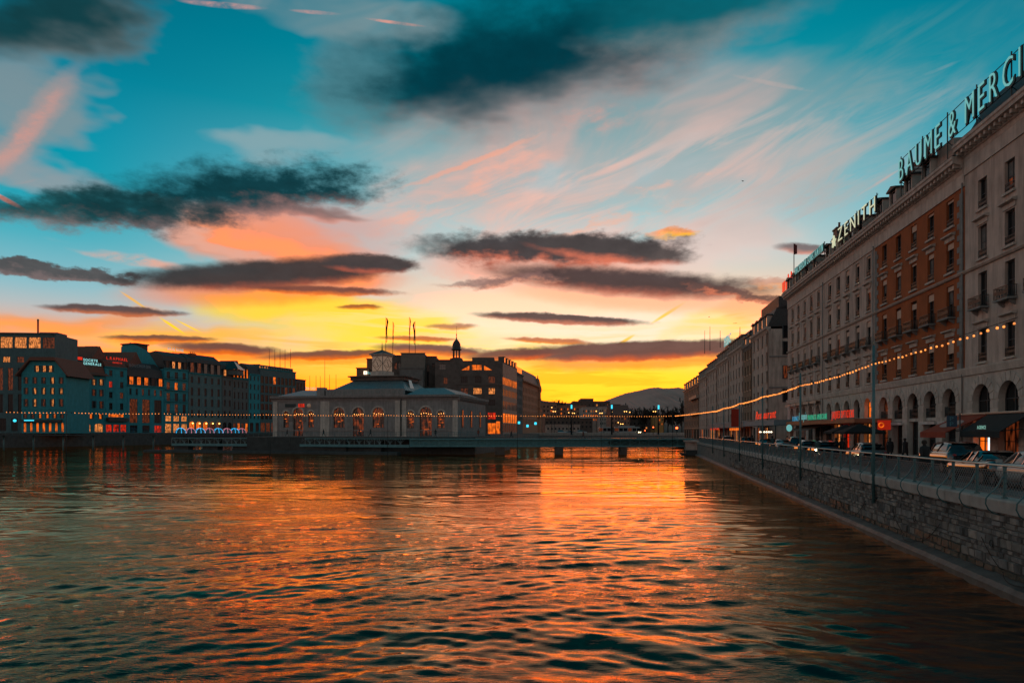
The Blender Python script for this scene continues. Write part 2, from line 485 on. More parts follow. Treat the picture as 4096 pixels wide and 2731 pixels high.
def mat(name, col=(0.5, 0.5, 0.5), rough=0.8, var=0.18, scale=1.5, bump=0.0, bscale=12.0, metal=0.0, spec=0.4,
        streak=0.0, emit=None, estr=0.0, evar=0.0, escale=2.0, coat=0.0, spots=(0.32, 0.68)):
    if name in MATS:
        return MATS[name]
    m = bpy.data.materials.new(name)
    m.use_nodes = True
    nt = m.node_tree
    L = nt.links
    b = nt.nodes['Principled BSDF']
    b.inputs['Roughness'].default_value = rough
    b.inputs['Metallic'].default_value = metal
    b.inputs['Specular IOR Level'].default_value = spec
    b.inputs['Coat Weight'].default_value = coat
    tc = nt.nodes.new('ShaderNodeTexCoord')
    oi = nt.nodes.new('ShaderNodeObjectInfo')
    ad = nt.nodes.new('ShaderNodeVectorMath')
    ad.operation = 'MULTIPLY_ADD'
    L.new(oi.outputs['Random'], ad.inputs[0])
    ad.inputs[1].default_value = (37.0, 91.0, 53.0)
    L.new(tc.outputs['Object'], ad.inputs[2])
    vec = ad.outputs[0]

    def nz(sc, det, vec=vec, rough=0.6):
        n = nt.nodes.new('ShaderNodeTexNoise')
        L.new(vec, n.inputs['Vector'])
        n.inputs['Scale'].default_value = sc
        n.inputs['Detail'].default_value = det
        n.inputs['Roughness'].default_value = rough
        return n.outputs['Fac']

    def mp(v, a, bb, c, d):
        n = nt.nodes.new('ShaderNodeMapRange')
        L.new(v, n.inputs[0])
        for i, x in enumerate((a, bb, c, d)):
            n.inputs[i + 1].default_value = x
        return n.outputs[0]

    fac = mp(nz(scale, 5), 0.3, 0.7, 1 - var, 1 + var)
    if streak:
        mpg = nt.nodes.new('ShaderNodeMapping')
        mpg.inputs['Scale'].default_value = (1.0, 1.0, 0.12)
        L.new(vec, mpg.inputs[0])
        s = mp(nz(2.2, 4, mpg.outputs[0]), 0.35, 0.7, 1 + 0.3 * streak, 1 - streak)
        mu = nt.nodes.new('ShaderNodeMath')
        mu.operation = 'MULTIPLY'
        L.new(fac, mu.inputs[0])
        L.new(s, mu.inputs[1])
        fac = mu.outputs[0]
    vm = nt.nodes.new('ShaderNodeVectorMath')
    vm.operation = 'SCALE'
    vm.inputs[0].default_value = col
    L.new(fac, vm.inputs['Scale'])
    L.new(vm.outputs[0], b.inputs['Base Color'])
    if bump:
        bn = nt.nodes.new('ShaderNodeBump')
        bn.inputs['Strength'].default_value = bump
        bn.inputs['Distance'].default_value = 0.05
        L.new(nz(bscale, 5), bn.inputs['Height'])
        L.new(bn.outputs[0], b.inputs['Normal'])
    if emit is not None:
        b.inputs['Emission Color'].default_value = (*emit, 1)
        if evar:
            emp = nt.nodes.new('ShaderNodeMapping')
            emp.inputs['Scale'].default_value = (1.3, 1.0, 0.45)
            L.new(vec, emp.inputs[0])
            es = mp(nz(escale, 1, emp.outputs[0]), spots[0], spots[1], estr * (1 - evar), estr * (1 + evar))
            L.new(es, b.inputs['Emission Strength'])
        else:
            b.inputs['Emission Strength'].default_value = estr
        m.cycles.emission_sampling = 'NONE'
    MATS[name] = m
    return m


class MB:
    """collects faces; obj() links them as one mesh object"""

    def __init__(s):
        s.v, s.f, s.sm = [], [], []

    def add(s, vs, fs, smooth=False):
        o = len(s.v)
        s.v += [tuple(p) for p in vs]
        s.f += [tuple(i + o for i in f) for f in fs]
        s.sm += [smooth] * len(fs)
        return s

    def box(s, x0, x1, y0, y1, z0, z1):
        return s.add([(x0, y0, z0), (x1, y0, z0), (x1, y1, z0), (x0, y1, z0), (x0, y0, z1), (x1, y0, z1), (x1, y1, z1), (x0, y1, z1)],
                     [(0, 3, 2, 1), (4, 5, 6, 7), (0, 1, 5, 4), (1, 2, 6, 5), (2, 3, 7, 6), (3, 0, 4, 7)])

    def hexa(s, p):
        return s.add(p, [(0, 3, 2, 1), (4, 5, 6, 7), (0, 1, 5, 4), (1, 2, 6, 5), (2, 3, 7, 6), (3, 0, 4, 7)])

    def quad(s, *p):
        return s.add(p, [tuple(range(len(p)))])

    def prism_x(s, prof, x0, x1):
        """profile of (y, z) points pushed along x"""
        n = len(prof)
        vs = [(x0, y, z) for y, z in prof] + [(x1, y, z) for y, z in prof]
        fs = [(i, (i + 1) % n, n + (i + 1) % n, n + i) for i in range(n)]
        return s.add(vs, fs + [tuple(range(n - 1, -1, -1)), tuple(range(n, 2 * n))])

    def prism_y(s, prof, y0, y1):
        n = len(prof)
        vs = [(x, y0, z) for x, z in prof] + [(x, y1, z) for x, z in prof]
        fs = [(i, n + i, n + (i + 1) % n, (i + 1) % n) for i in range(n)]
        return s.add(vs, fs + [tuple(range(n)), tuple(range(2 * n - 1, n - 1, -1))])

    def tube(s, pts, r, n=6, caps=True):
        pts = [Vector(p) for p in pts]
        rs = r if isinstance(r, (list, tuple)) else [r] * len(pts)
        rings = []
        for i, p in enumerate(pts):
            d = (pts[min(i + 1, len(pts) - 1)] - pts[max(i - 1, 0)]).normalized()
            a = Vector((0, 0, 1)) if abs(d.z) < 0.9 else Vector((1, 0, 0))
            e1 = d.cross(a).normalized()
            e2 = d.cross(e1)
            rings.append([p + (e1 * math.cos(t) + e2 * math.sin(t)) * rs[i] for t in [2 * math.pi * k / n for k in range(n)]])
        fs = []
        for i in range(len(pts) - 1):
            for k in range(n):
                fs.append((i * n + k, i * n + (k + 1) % n, (i + 1) * n + (k + 1) % n, (i + 1) * n + k))
        if caps:
            fs.append(tuple(range(n - 1, -1, -1)))
            fs.append(tuple((len(pts) - 1) * n + k for k in range(n)))
        return s.add([p for rg in rings for p in rg], fs, n > 5)

    def lathe(s, prof, n=12, c=(0, 0, 0)):
        """profile of (radius, z)"""
        vs = []
        for r, z in prof:
            for k in range(n):
                t = 2 * math.pi * k / n
                vs.append((c[0] + r * math.cos(t), c[1] + r * math.sin(t), c[2] + z))
        fs = [(i * n + k, i * n + (k + 1) % n, (i + 1) * n + (k + 1) % n, (i + 1) * n + k) for i in range(len(prof) - 1) for k in range(n)]
        return s.add(vs, fs, True)

    def mesh(s, name):
        m = bpy.data.meshes.new(name)
        m.from_pydata(s.v, [], s.f)
        if any(s.sm):
            m.polygons.foreach_set('use_smooth', s.sm)
        m.update()
        return m

    def obj(s, name, material, parent=None, loc=(0, 0, 0), rz=0.0):
        return inst(name, s.mesh(name), material, parent, loc, rz)


def inst(name, me, material=None, parent=None, loc=(0, 0, 0), rz=0.0):
    if material is not None and not me.materials:
        me.materials.append(material)
    o = bpy.data.objects.new(name, me)
    o.location = loc
    o.rotation_euler = (0, 0, rz)
    if parent is not None:
        o.parent = parent
    COL.objects.link(o)
    return o


def tag(o, label, cat, group=None):
    o['label'] = label
    o['category'] = cat
    if group:
        o['group'] = group
    return o


def thing(name, label, cat, loc=(0, 0, 0), rz=0.0, group=None):
    o = bpy.data.objects.new(name, None)
    o.location = loc
    o.rotation_euler = (0, 0, rz)
    COL.objects.link(o)
    return tag(o, label, cat, group)


def struct(o, kind='structure'):
    o['kind'] = kind
    return o


MESHES = {}


def cached(key, fn):
    if key not in MESHES:
        MESHES[key] = fn()
    return MESHES[key]


def remat(key, me, material):
    """the same mesh with another material (shared by all that ask for it)"""
    k = (key, material.name)
    if k not in MESHES:
        c = me.copy()
        c.materials.clear()
        c.materials.append(material)
        MESHES[k] = c
    return MESHES[k]


def glyph(ch, extrude=0.06, bold=0.0, shear=0.0):
    """mesh of a character (or word), 1 m size, standing upright and facing -y; returns mesh, x0, x1"""
    key = ('glyph', ch, extrude, bold, shear)
    if key in MESHES:
        return MESHES[key]
    c = bpy.data.curves.new('lettering', 'FONT')
    c.body = ch
    c.size = 1.0
    c.extrude = extrude
    c.offset = bold
    c.shear = shear
    c.resolution_u = 3
    o = bpy.data.objects.new('lettering', c)
    COL.objects.link(o)
    dg = bpy.context.evaluated_depsgraph_get()
    me = bpy.data.meshes.new_from_object(o.evaluated_get(dg))
    me.name = 'letter'
    bpy.data.objects.remove(o)
    co = np.empty(len(me.vertices) * 3, dtype=np.float32)
    me.vertices.foreach_get('co', co)
    co = co.reshape(-1, 3)
    co = np.stack([co[:, 0], -co[:, 2], co[:, 1]], 1).astype(np.float32)
    me.vertices.foreach_set('co', co.ravel())
    me.flip_normals()
    me.flip_normals()
    me.update()
    x0, x1 = (float(co[:, 0].min()), float(co[:, 0].max())) if len(co) else (0, 0.3)
    MESHES[key] = (me, x0, x1)
    return MESHES[key]


def letters(parent, text, x0, width, z, height, material, y=0.0, gap=0.14, extrude=0.06, bold=0.01, name='letter', shear=0.0, casing=None):
    """each character a child mesh, spread over the width"""
    items, tot = [], 0.0
    for ch in text:
        if ch == ' ':
            items.append((None, 0, 0.38))
            tot += 0.38
            continue
        me, a, b = glyph(ch, extrude, bold, shear)
        items.append((me, a, b - a))
        tot += b - a + gap
    tot -= gap
    sx = width / tot
    sz = height / 0.72
    x = x0
    for (me, a, w), ch in zip(items, text):
        if me is not None:
            o = inst(name, remat(me.name, me, material), None, parent, (x - a * sx, y, z))
            o.scale = (sx, 1.0, sz)
            if casing:
                cm, ca, cb_ = glyph(ch, 0.05, 0.022, shear)
                inst('casing', remat(cm.name, cm, casing), None, o, (0.035, 0.09, -0.02))
            x += (w + gap) * sx
        else:
            x += w * sx


# ------------------------------------------------------------------ materials
STONE_G = mat('grey_render', (0.52, 0.405, 0.345), 0.9, 0.14, 0.7, 0.2, 30, streak=0.35)
STONE_W = mat('pale_limestone', (0.52, 0.445, 0.39), 0.85, 0.16, 1.2, 0.25, 25, streak=0.28)
STONE_D = mat('grey_sandstone', (0.24, 0.235, 0.225), 0.9, 0.2, 1.4, 0.25, 20, streak=0.2)
ORANGE = mat('orange_render', (0.35, 0.095, 0.03), 0.9, 0.13, 0.8, 0.15, 30, streak=0.18)
SLATE = mat('dark_slate', (0.045, 0.042, 0.042), 0.6, 0.3, 3, 0.3, 10)
ROOF_R = mat('brown_tiles', (0.16, 0.065, 0.045), 0.85, 0.3, 3, 0.4, 8)
ZINC = mat('zinc_sheet', (0.20, 0.235, 0.24), 0.45, 0.2, 1.5, 0.1, 6, metal=0.4, streak=0.2)
IRON = mat('dark_iron', (0.03, 0.045, 0.048), 0.5, 0.15, 4, 0.0, metal=0.3)
TEAL_I = mat('green_painted_iron', (0.07, 0.155, 0.165), 0.5, 0.2, 3, 0.1, 15, metal=0.2)
RAIL_I = mat('glow_tinted_handrail', (0.8, 0.6, 0.5), 0.35, 0.15, 5, metal=0.8)  # pink sunset light on the rail is put into its base colour
FRAME = mat('dark_window_frame', (0.06, 0.06, 0.062), 0.6, 0.1)
FRAME_W = mat('pale_window_frame', (0.35, 0.33, 0.3), 0.7, 0.1)
GLASS = mat('dark_window_glass', (0.012, 0.014, 0.016), 0.08, 0.3, 1.0, 0.04, 1.2, spec=0.28)
GLASS_B = mat('blue_window_glass', (0.03, 0.07, 0.08), 0.08, 0.3, 1.0, 0.05, 1.0, spec=0.8)
SKYLIT = mat('sloped_attic_glass', (0.10, 0.09, 0.08), 0.12, 0.2, 1.0, 0.03, 1.0, metal=0.85, spec=1.0)
BLIND = mat('cream_roller_blind', (0.62, 0.42, 0.32), 0.8, 0.1, 3)
SHUT = mat('dark_shutter', (0.05, 0.06, 0.06), 0.8, 0.15)
WARM = mat('lit_window_warm', (0.1, 0.06, 0.03), 0.3, emit=srgb(255, 150, 74), estr=0.6, evar=0.85, escale=2.2)
AMBER = mat('lit_window_amber', (0.1, 0.05, 0.02), 0.3, emit=srgb(255, 112, 22), estr=0.75, evar=0.75, escale=1.2)
DIM = mat('lit_window_dim', (0.05, 0.03, 0.02), 0.2, emit=srgb(220, 100, 50), estr=0.10, evar=1.0, escale=2.5)
REDLIT = mat('lit_window_red', (0.1, 0.02, 0.02), 0.3, emit=srgb(255, 48, 12), estr=0.4, evar=0.9, escale=1.5)
BULB = mat('bulb_glow', (1, 0.6, 0.3), 0.3, emit=(1.0, 0.27, 0.04), estr=1.6)
TEALNEON = mat('teal_neon', (0.2, 0.5, 0.5), 0.4, emit=srgb(130, 215, 212), estr=0.52)
CREAMNEON = mat('cream_letters', (0.5, 0.5, 0.4), 0.4, emit=srgb(225, 230, 190), estr=0.7)
CYAN = mat('cyan_light', (0.1, 0.4, 0.5), 0.4, emit=srgb(60, 220, 250), estr=1.3)
REDNEON = mat('red_neon', (0.4, 0.05, 0.03), 0.4, emit=srgb(255, 45, 12), estr=0.65)
GREENNEON = mat('green_neon', (0.1, 0.4, 0.3), 0.4, emit=srgb(30, 200, 150), estr=0.5)
WHITELIT = mat('white_light', (0.7, 0.7, 0.7), 0.4, emit=srgb(255, 236, 200), estr=2.5)
HEADL = mat('headlamp_glow', (0.9, 0.9, 0.8), 0.2, emit=(1.0, 0.72, 0.34), estr=14.0)
REDL = mat('red_lamp_glow', (0.5, 0.05, 0.05), 0.2, emit=(1.0, 0.09, 0.02), estr=7.0)
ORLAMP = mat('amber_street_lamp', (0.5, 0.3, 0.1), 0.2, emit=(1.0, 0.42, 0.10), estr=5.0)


# ------------------------------------------------------------------ river
def water_material():
    m = bpy.data.materials.new('river_water')
    m.use_nodes = True
    nt = m.node_tree
    L = nt.links
    nt.nodes.remove(nt.nodes['Principled BSDF'])
    body = nt.nodes.new('ShaderNodeBsdfDiffuse')          # dark green river body; the reflection over it has a warm glow painted in
    body.inputs['Color'].default_value = (0.003, 0.022, 0.027, 1)
    warm_refl = nt.nodes.new('ShaderNodeBsdfGlossy')
    warm_refl.inputs['Color'].default_value = (1.0, 0.67, 0.40, 1)
    warm_refl.inputs['Roughness'].default_value = 0.02
    fr = nt.nodes.new('ShaderNodeFresnel')
    fr.inputs['IOR'].default_value = 1.333
    fm = nt.nodes.new('ShaderNodeMath')
    fm.operation = 'MULTIPLY'
    fm.use_clamp = True
    fm.inputs[1].default_value = 2.05
    fp = nt.nodes.new('ShaderNodeMath')
    fp.operation = 'POWER'
    fp.inputs[1].default_value = 1.35
    L.new(fr.outputs[0], fm.inputs[0])
    L.new(fm.outputs[0], fp.inputs[0])
    mx = nt.nodes.new('ShaderNodeMixShader')
    L.new(fp.outputs[0], mx.inputs[0])
    L.new(body.outputs[0], mx.inputs[1])
    L.new(warm_refl.outputs[0], mx.inputs[2])
    L.new(mx.outputs[0], nt.nodes['Material Output'].inputs['Surface'])
    g = nt.nodes.new('ShaderNodeNewGeometry')

    def nz(scale, det, sx, sy, dist=0.0):
        mp = nt.nodes.new('ShaderNodeMapping')
        mp.inputs['Scale'].default_value = (sx, sy, 1)
        mp.inputs['Rotation'].default_value = (0, 0, math.radians(6))
        L.new(g.outputs['Position'], mp.inputs[0])
        n = nt.nodes.new('ShaderNodeTexNoise')
        n.inputs['Scale'].default_value = scale
        n.inputs['Detail'].default_value = det
        n.inputs['Roughness'].default_value = 0.6
        n.inputs['Distortion'].default_value = dist
        L.new(mp.outputs[0], n.inputs['Vector'])
        return n.outputs['Fac']

    def ma(op, a, bb):
        n = nt.nodes.new('ShaderNodeMath')
        n.operation = op
        for i, x in enumerate((a, bb)):
            if hasattr(x, 'is_output'):
                L.new(x, n.inputs[i])
            else:
                n.inputs[i].default_value = x
        return n.outputs[0]
    # short ripples, rougher in patches where the current boils up
    patch = nz(0.075, 4, 0.45, 1.2, 1.8)
    mr = nt.nodes.new('ShaderNodeMapRange')
    L.new(patch, mr.inputs[0])
    mr.inputs[1].default_value = 0.42
    mr.inputs[2].default_value = 0.62
    mr.inputs[3].default_value = 0.22
    mr.inputs[4].default_value = 2.1
    fine = ma('MULTIPLY', nz(4.2, 4, 0.55, 1.6, 1.0), 0.06)
    mid = ma('MULTIPLY', nz(0.8, 3, 0.45, 1.7, 1.6), 0.15)
    # the water settles towards the weir
    sp = nt.nodes.new('ShaderNodeSeparateXYZ')
    L.new(g.outputs['Position'], sp.inputs[0])
    ds = nt.nodes.new('ShaderNodeMapRange')
    L.new(sp.outputs[1], ds.inputs[0])
    for i_, v_ in enumerate((15.0, 60.0, 3.2, 0.7)):
        ds.inputs[i_ + 1].default_value = v_
    fine = ma('MULTIPLY', fine, ds.outputs[0])
    h = ma('MULTIPLY', ma('ADD', fine, mid), mr.outputs[0])
    bn = nt.nodes.new('ShaderNodeBump')
    bn.inputs['Strength'].default_value = 0.22
    bn.inputs['Distance'].default_value = 0.55
    L.new(h, bn.inputs['Height'])
    for n_ in (body, warm_refl, fr):
        L.new(bn.outputs[0], n_.inputs['Normal'])
    return m


def river():
    nr, nc = 1100, 600
    yy = 4.0 * (900.0 / 4.0) ** (np.linspace(0, 1, nr))
    t = np.linspace(-1, 1, nc)
    Yg = np.repeat(yy[:, None], nc, 1)
    Xg = t[None, :] * (1.05 * Yg + 12)
    # swirling current: waves of many lengths on warped coordinates
    wx = 2.2 * np.sin(Xg * 0.11 + 1.3 * np.sin(Yg * 0.07)) + 1.2 * np.sin(Yg * 0.23 + Xg * 0.05 + 2)
    wy = 2.2 * np.sin(Yg * 0.13 + 1.7 * np.sin(Xg * 0.06 + 1)) + 1.1 * np.sin(Xg * 0.21 - Yg * 0.08)
    P, Q = Xg + wx, Yg + wy
    H = np.zeros_like(P)
    r = np.random.default_rng(3)
    calm = 0.55 + 0.45 * np.sin(P * 0.05 + 2 * np.sin(Q * 0.045)) * np.sin(Q * 0.07 + 1.0)
    dy = np.gradient(yy)[:, None]
    boil = 0.5 + 0.5 * np.sin(P * 0.021 + 1.7 * np.sin(Q * 0.033 + 0.4)) * np.sin(Q * 0.041 + P * 0.013)
    for lam, n, st in ((9.0, 3, 0.0018), (5.0, 4, 0.0036), (2.8, 5, 0.0058), (1.6, 6, 0.0088), (0.95, 8, 0.0135), (0.58, 10, 0.0170), (0.38, 10, 0.0170)):
        for i in range(n):
            a = math.radians(90 + r.normal(0, 24))
            k = 2 * math.pi / (lam * r.uniform(0.75, 1.3))
            ph = r.uniform(0, 6.28)
            amp = lam * st / math.sqrt(n / 4)
            # a wave only where the grid can carry it
            fade = np.clip((lam / (3.0 * dy) - 0.7) * 1.5, 0, 1)
            env = np.clip(np.sin(P * r.uniform(0.04, 0.25) + Q * r.uniform(0.05, 0.3) + ph * 3) * 0.75 + 0.45, 0, 1)
            s = np.sin(k * (math.cos(a) * P + math.sin(a) * Q) + ph)
            crest = 1.0 - 2.0 * np.abs(np.sin(0.5 * (k * (math.cos(a) * P + math.sin(a) * Q) + ph)))     # peaked wavelets
            H += amp * fade * env * (0.35 + 0.65 * calm) * (0.30 + 1.15 * boil) * (0.5 * s + 0.6 * crest)
    vs = np.stack([Xg, Yg, H], -1).reshape(-1, 3)
    idx = np.arange(nr * nc).reshape(nr, nc)
    fs = np.stack([idx[:-1, :-1], idx[:-1, 1:], idx[1:, 1:], idx[1:, :-1]], -1).reshape(-1, 4)
    me = bpy.data.meshes.new('river')
    me.vertices.add(len(vs))
    me.vertices.foreach_set('co', vs.astype(np.float32).ravel())
    me.loops.add(fs.size)
    me.loops.foreach_set('vertex_index', fs.astype(np.int32).ravel())
    me.polygons.add(len(fs))
    me.polygons.foreach_set('loop_start', np.arange(0, fs.size, 4, dtype=np.int32))
    me.polygons.foreach_set('use_smooth', np.ones(len(fs), dtype=bool))
    me.update(calc_edges=True)
    struct(inst('river', me, water_material()))
    MB().quad((-9000, -200, -1.2), (9000, -200, -1.2), (9000, 30000, -1.2), (-9000, 30000, -1.2)).obj('ground', mat('river_bed', (0.05, 0.05, 0.045))) ['kind'] = 'structure'


river()

# ------------------------------------------------------------------ right bank quay
TH = math.atan(527 / F)
QD = 11.3
ZS = 2.80            # street level
ZC = 2.86            # coping top


def Q(s, off=0.0, z=0.0):
    """point s metres along the right quay, off metres behind (+, towards the street) its river face"""
    d = QD + off
    return Vector((d * math.cos(TH) + s * math.sin(TH), -d * math.sin(TH) + s * math.cos(TH), z))


QROT = math.pi / 2 - TH       # local x runs away from the viewer along the quay, local -y (minus) is the street side


def sof(y):
    return (y + QD * math.sin(TH)) / math.cos(TH)


quay = thing('quay_wall', 'long rubble stone quay wall with pale coping along the right bank', 'wall', Q(0, 0, 0), QROT)
# local frame of the quay: +x along, +y towards the river, z up
S0, S1 = 8.0, 153.0
WALLM = mat('quay_rubble', (0.17, 0.155, 0.14), 0.95, 0.4, 1.6, 0.9, 3.5, streak=0.35)
CORE = MB()
CORE.prism_x([(0.0, -1.0), (0.0, 2.42), (-3.0, 2.42), (-3.0, -1.0)], S0, S1)
CORE.obj('wall_core', mat('quay_mortar', (0.10, 0.095, 0.09), 0.95, 0.35, 1.2, 0.6, 6, streak=0.4), quay)
led = MB()
led.prism_x([(0.55, -1.0), (0.55, 0.16), (0.42, 0.30), (0.0, 0.42), (-0.05, -1.0)], S0, S1)
led.obj('ledge', mat('wet_ledge', (0.10, 0.085, 0.075), 0.6, 0.5, 1.2, 0.6, 4), quay)
# coping stones, one block each
COPM = mat('coping_stone', (0.36, 0.325, 0.295), 0.85, 0.2, 1.3, 0.3, 14, streak=0.1)
cop = cached('coping', lambda: MB().prism_x([(0.14, 2.43), (0.16, 2.80), (0.12, 2.86), (-0.55, 2.86), (-0.55, 2.43)], 0.008, 2.03).mesh('coping_stone'))
for k in range(int((S1 - S0) / 2.04)):
    o = inst('coping_stone', cop, COPM, quay, (S0 + k * 2.04, 0, random.uniform(-0.008, 0.008)))
# rubble courses: the near stones one by one, the rest joined
def stone(mb, x, z, w, h, d):
    j = lambda a: random.uniform(-a, a) * 2.2
    y = random.uniform(0.0, 0.085)
    e = 0.02
    mb.hexa([(x + j(.012), -0.05, z + j(.012)), (x + w + j(.012), -0.05, z + j(.012)), (x + w - e, y, z + e + j(.008)), (x + e, y, z + e),
             (x + j(.012), -0.05, z + h + j(.012)), (x + w + j(.012), -0.05, z + h + j(.012)), (x + w - e, y + j(.01), z + h - e), (x + e, y + j(.01), z + h - e)])


STM = [mat('rubble_%d' % i, c, 0.95, 0.35, 3.5, 0.7, 9, streak=0.3) for i, c in enumerate([(0.19, 0.17, 0.15), (0.27, 0.235, 0.205), (0.11, 0.105, 0.10), (0.20, 0.19, 0.18)])]
stone_var = []
for i in range(24):
    b = MB()
    stone(b, 0, 0, [0.24, 0.32, 0.42, 0.55][i % 4], [0.16, 0.2, 0.24][i % 3], 0)
    me = b.mesh('stone')
    me.materials.append(STM[i % 4 if i % 5 else 3])
    stone_var.append((me, [0.24, 0.32, 0.42, 0.55][i % 4], [0.16, 0.2, 0.24][i % 3]))
rest = [MB() for _ in STM]
single = 0
cells = []
zr = 0.42
rows = []
while zr < 2.40:
    h = random.choice([0.13, 0.17, 0.2, 0.26, 0.31])
    if zr + h > 2.42:
        h = 2.42 - zr
    rows.append((zr, h))
    zr += h + 0.015
for zr, h in rows:
    x = S0 + 8 + random.uniform(0, 0.3)
    while x < 95:
        w = random.uniform(0.2, 0.66)
        cells.append((x, zr, w - 0.015, h))
        x += w
cells.sort(key=lambda c: c[0])
wet_var = [(m_.copy(), a_, b_) for m_, a_, b_ in stone_var[:6]]
WETM = mat('wet_stone', (0.06, 0.062, 0.05), 0.55, 0.4, 3, 0.6, 8)
for m_, a_, b_ in wet_var:
    m_.materials.clear()
    m_.materials.append(WETM)
rest.append(MB())
STM.append(WETM)
for i, (x, z, w, h) in enumerate(cells):
    wet = z < 0.62 + 0.22 * math.sin(x * 0.7) * math.sin(x * 0.23 + 1)
    if 20.5 < x and single < 290:
        me, mw, mh = random.choice(wet_var if wet else stone_var)
        o = inst('stone', me, None, quay, (x, 0, z))
        o.scale = (w / mw, 1, h / mh)
        single += 1
    else:
        stone(rest[-1] if wet else random.choice(rest[:-1]), x, z, w, h, 0)
for mb, m in zip(rest, STM):
    struct(mb.obj('rubble_courses', m, quay), 'stuff')
b = MB().prism_x([(0.03, 0.42), (0.03, 2.42), (0.0, 2.42), (0.0, 0.42)], 95, S1)
b.obj('far_wall_face', WALLM, quay)
# mooring rings and a hanging cable
RING = mat('rusty_ring', (0.03, 0.025, 0.02), 0.8)
for s in (25.0, 31.5, 38.0):
    b = MB()
    b.tube([(s + 0.11 * math.cos(t), 0.09, 1.35 + 0.11 * math.sin(t)) for t in [k * 2 * math.pi / 12 for k in range(13)]], 0.014, 5)
    b.obj('mooring_ring', RING, quay)
for s, l_ in ((20.5, 'dark mooring chain sagging on the near end of the quay wall'), (29.0, 'dark mooring chain sagging just before the nearest light pole'),
              (38.0, 'dark mooring chain sagging just past the nearest light pole'), (49.0, 'dark mooring chain near the second light pole of the quay')):
    pts = []
    for k in range(19):
        t_ = k / 18
        z = 1.45 - 1.2 * 4 * t_ * (1 - t_) * (0.8 + 0.2 * t_)
        pts.append((s + 5.2 * t_, 0.08 + (0.0 if z > 0.55 else (0.55 - z) * 1.35), max(z, 0.34 - 0.3 * max(0, 0.3 - z))))
    tag(inst('mooring_chain', MB().tube(pts, 0.013, 5).mesh('mooring_chain'), RING, None, Q(0, 0, 0), QROT), l_, 'chain')

# ------------------------------------------------------------------ street
ASPH = mat('asphalt', (0.05, 0.048, 0.047), 0.75, 0.3, 0.6, 0.3, 30)
PAVE = mat('pavement', (0.13, 0.12, 0.11), 0.8, 0.25, 0.8, 0.2, 10)
b = MB()
c = [Q(S0, 0.5, ZS - 0.02), Q(S0, 60, ZS - 0.02), Q(420, 60, ZS - 0.02), Q(420, 0.5, ZS - 0.02)]
b.quad(*c)
struct(b.obj('road', ASPH))
b = MB()
b.prism_x([(-0.55, ZS - 0.3), (-0.55, ZS + 0.05), (-2.2, ZS + 0.05), (-2.2, ZS - 0.3)], S0, 153)
struct(b.obj('quay_pavement', PAVE, None, Q(0, 0, 0), QROT))

# ------------------------------------------------------------------ quay railing
fence = thing('quay_railing', 'iron lattice railing with curved braces on the quay coping', 'railing', Q(0, 0, ZC), QROT)
NP = 69
DS = 1.865
FS = 24.6 - 3 * DS
post = cached('fpost', lambda: MB().box(-0.022, 0.022, -0.05, 0.05, 0, 1.04).box(-0.06, 0.06, -0.07, 0.07, 0, 0.04).box(-0.03, 0.03, -0.06, 0.06, 0.99, 1.02).mesh('post'))
br_pts = [(0, 0.03, 0.72), (0, 0.10, 0.62), (0, 0.17, 0.46), (0, 0.27, 0.30), (0, 0.42, 0.16), (0, 0.54, 0.0), (0, 0.56, -0.18), (0, 0.48, -0.36),
          (0, 0.33, -0.48), (0, 0.16, -0.53), (0, 0.02, -0.52)]
brace = cached('fbrace', lambda: MB().tube(br_pts, 0.024, 6).mesh('brace'))


def lattice_mesh():
    b = MB()
    W, z0, z1, st, t = DS - 0.06, 0.10, 0.86, 0.17, 0.014
    H = z1 - z0
    n = int((W + H) / st) + 1
    for sgn in (1, -1):
        for k in range(-int(H / st) - 1, n):
            xa = k * st
            pa, pb = (xa, 0.0), (xa + H, H)
            if pa[0] < 0:
                pa = (0.0, -xa)
            if pb[0] > W:
                pb = (W, W - xa)
            if pb[0] - pa[0] < 0.03:
                continue
            x0, x1 = (pa[0], pb[0]) if sgn > 0 else (W - pa[0], W - pb[0])
            y = 0.004 * sgn
            d = t * 0.72
            b.hexa([(x0 - d, y - .004, z0 + pa[1]), (x0 + d, y - .004, z0 + pa[1]), (x0 + d, y + .004, z0 + pa[1]), (x0 - d, y + .004, z0 + pa[1]),
                    (x1 - d, y - .004, z0 + pb[1]), (x1 + d, y - .004, z0 + pb[1]), (x1 + d, y + .004, z0 + pb[1]), (x1 - d, y + .004, z0 + pb[1])])
    b.box(0, W, -0.012, 0.012, z0 - 0.02, z0)
    b.box(0, W, -0.012, 0.012, z1, z1 + 0.02)
    return b.mesh('lattice_panel')


latt = cached('flatt', lattice_mesh)
LATM = mat('lattice_iron', (0.18, 0.19, 0.19), 0.5, 0.15, 3, metal=0.4)
for k in range(NP):
    s = FS + k * DS
    inst('post', post, TEAL_I, fence, (s, -0.12, 0))
    inst('brace', brace, TEAL_I, fence, (s, -0.12, 0))
    inst('lattice_panel', latt, LATM, fence, (s + 0.03, -0.12, 0))
MB().tube([(FS - 1, -0.12, 1.06), (FS + NP * DS, -0.12, 1.06)], 0.036, 8).obj('handrail', RAIL_I, fence)

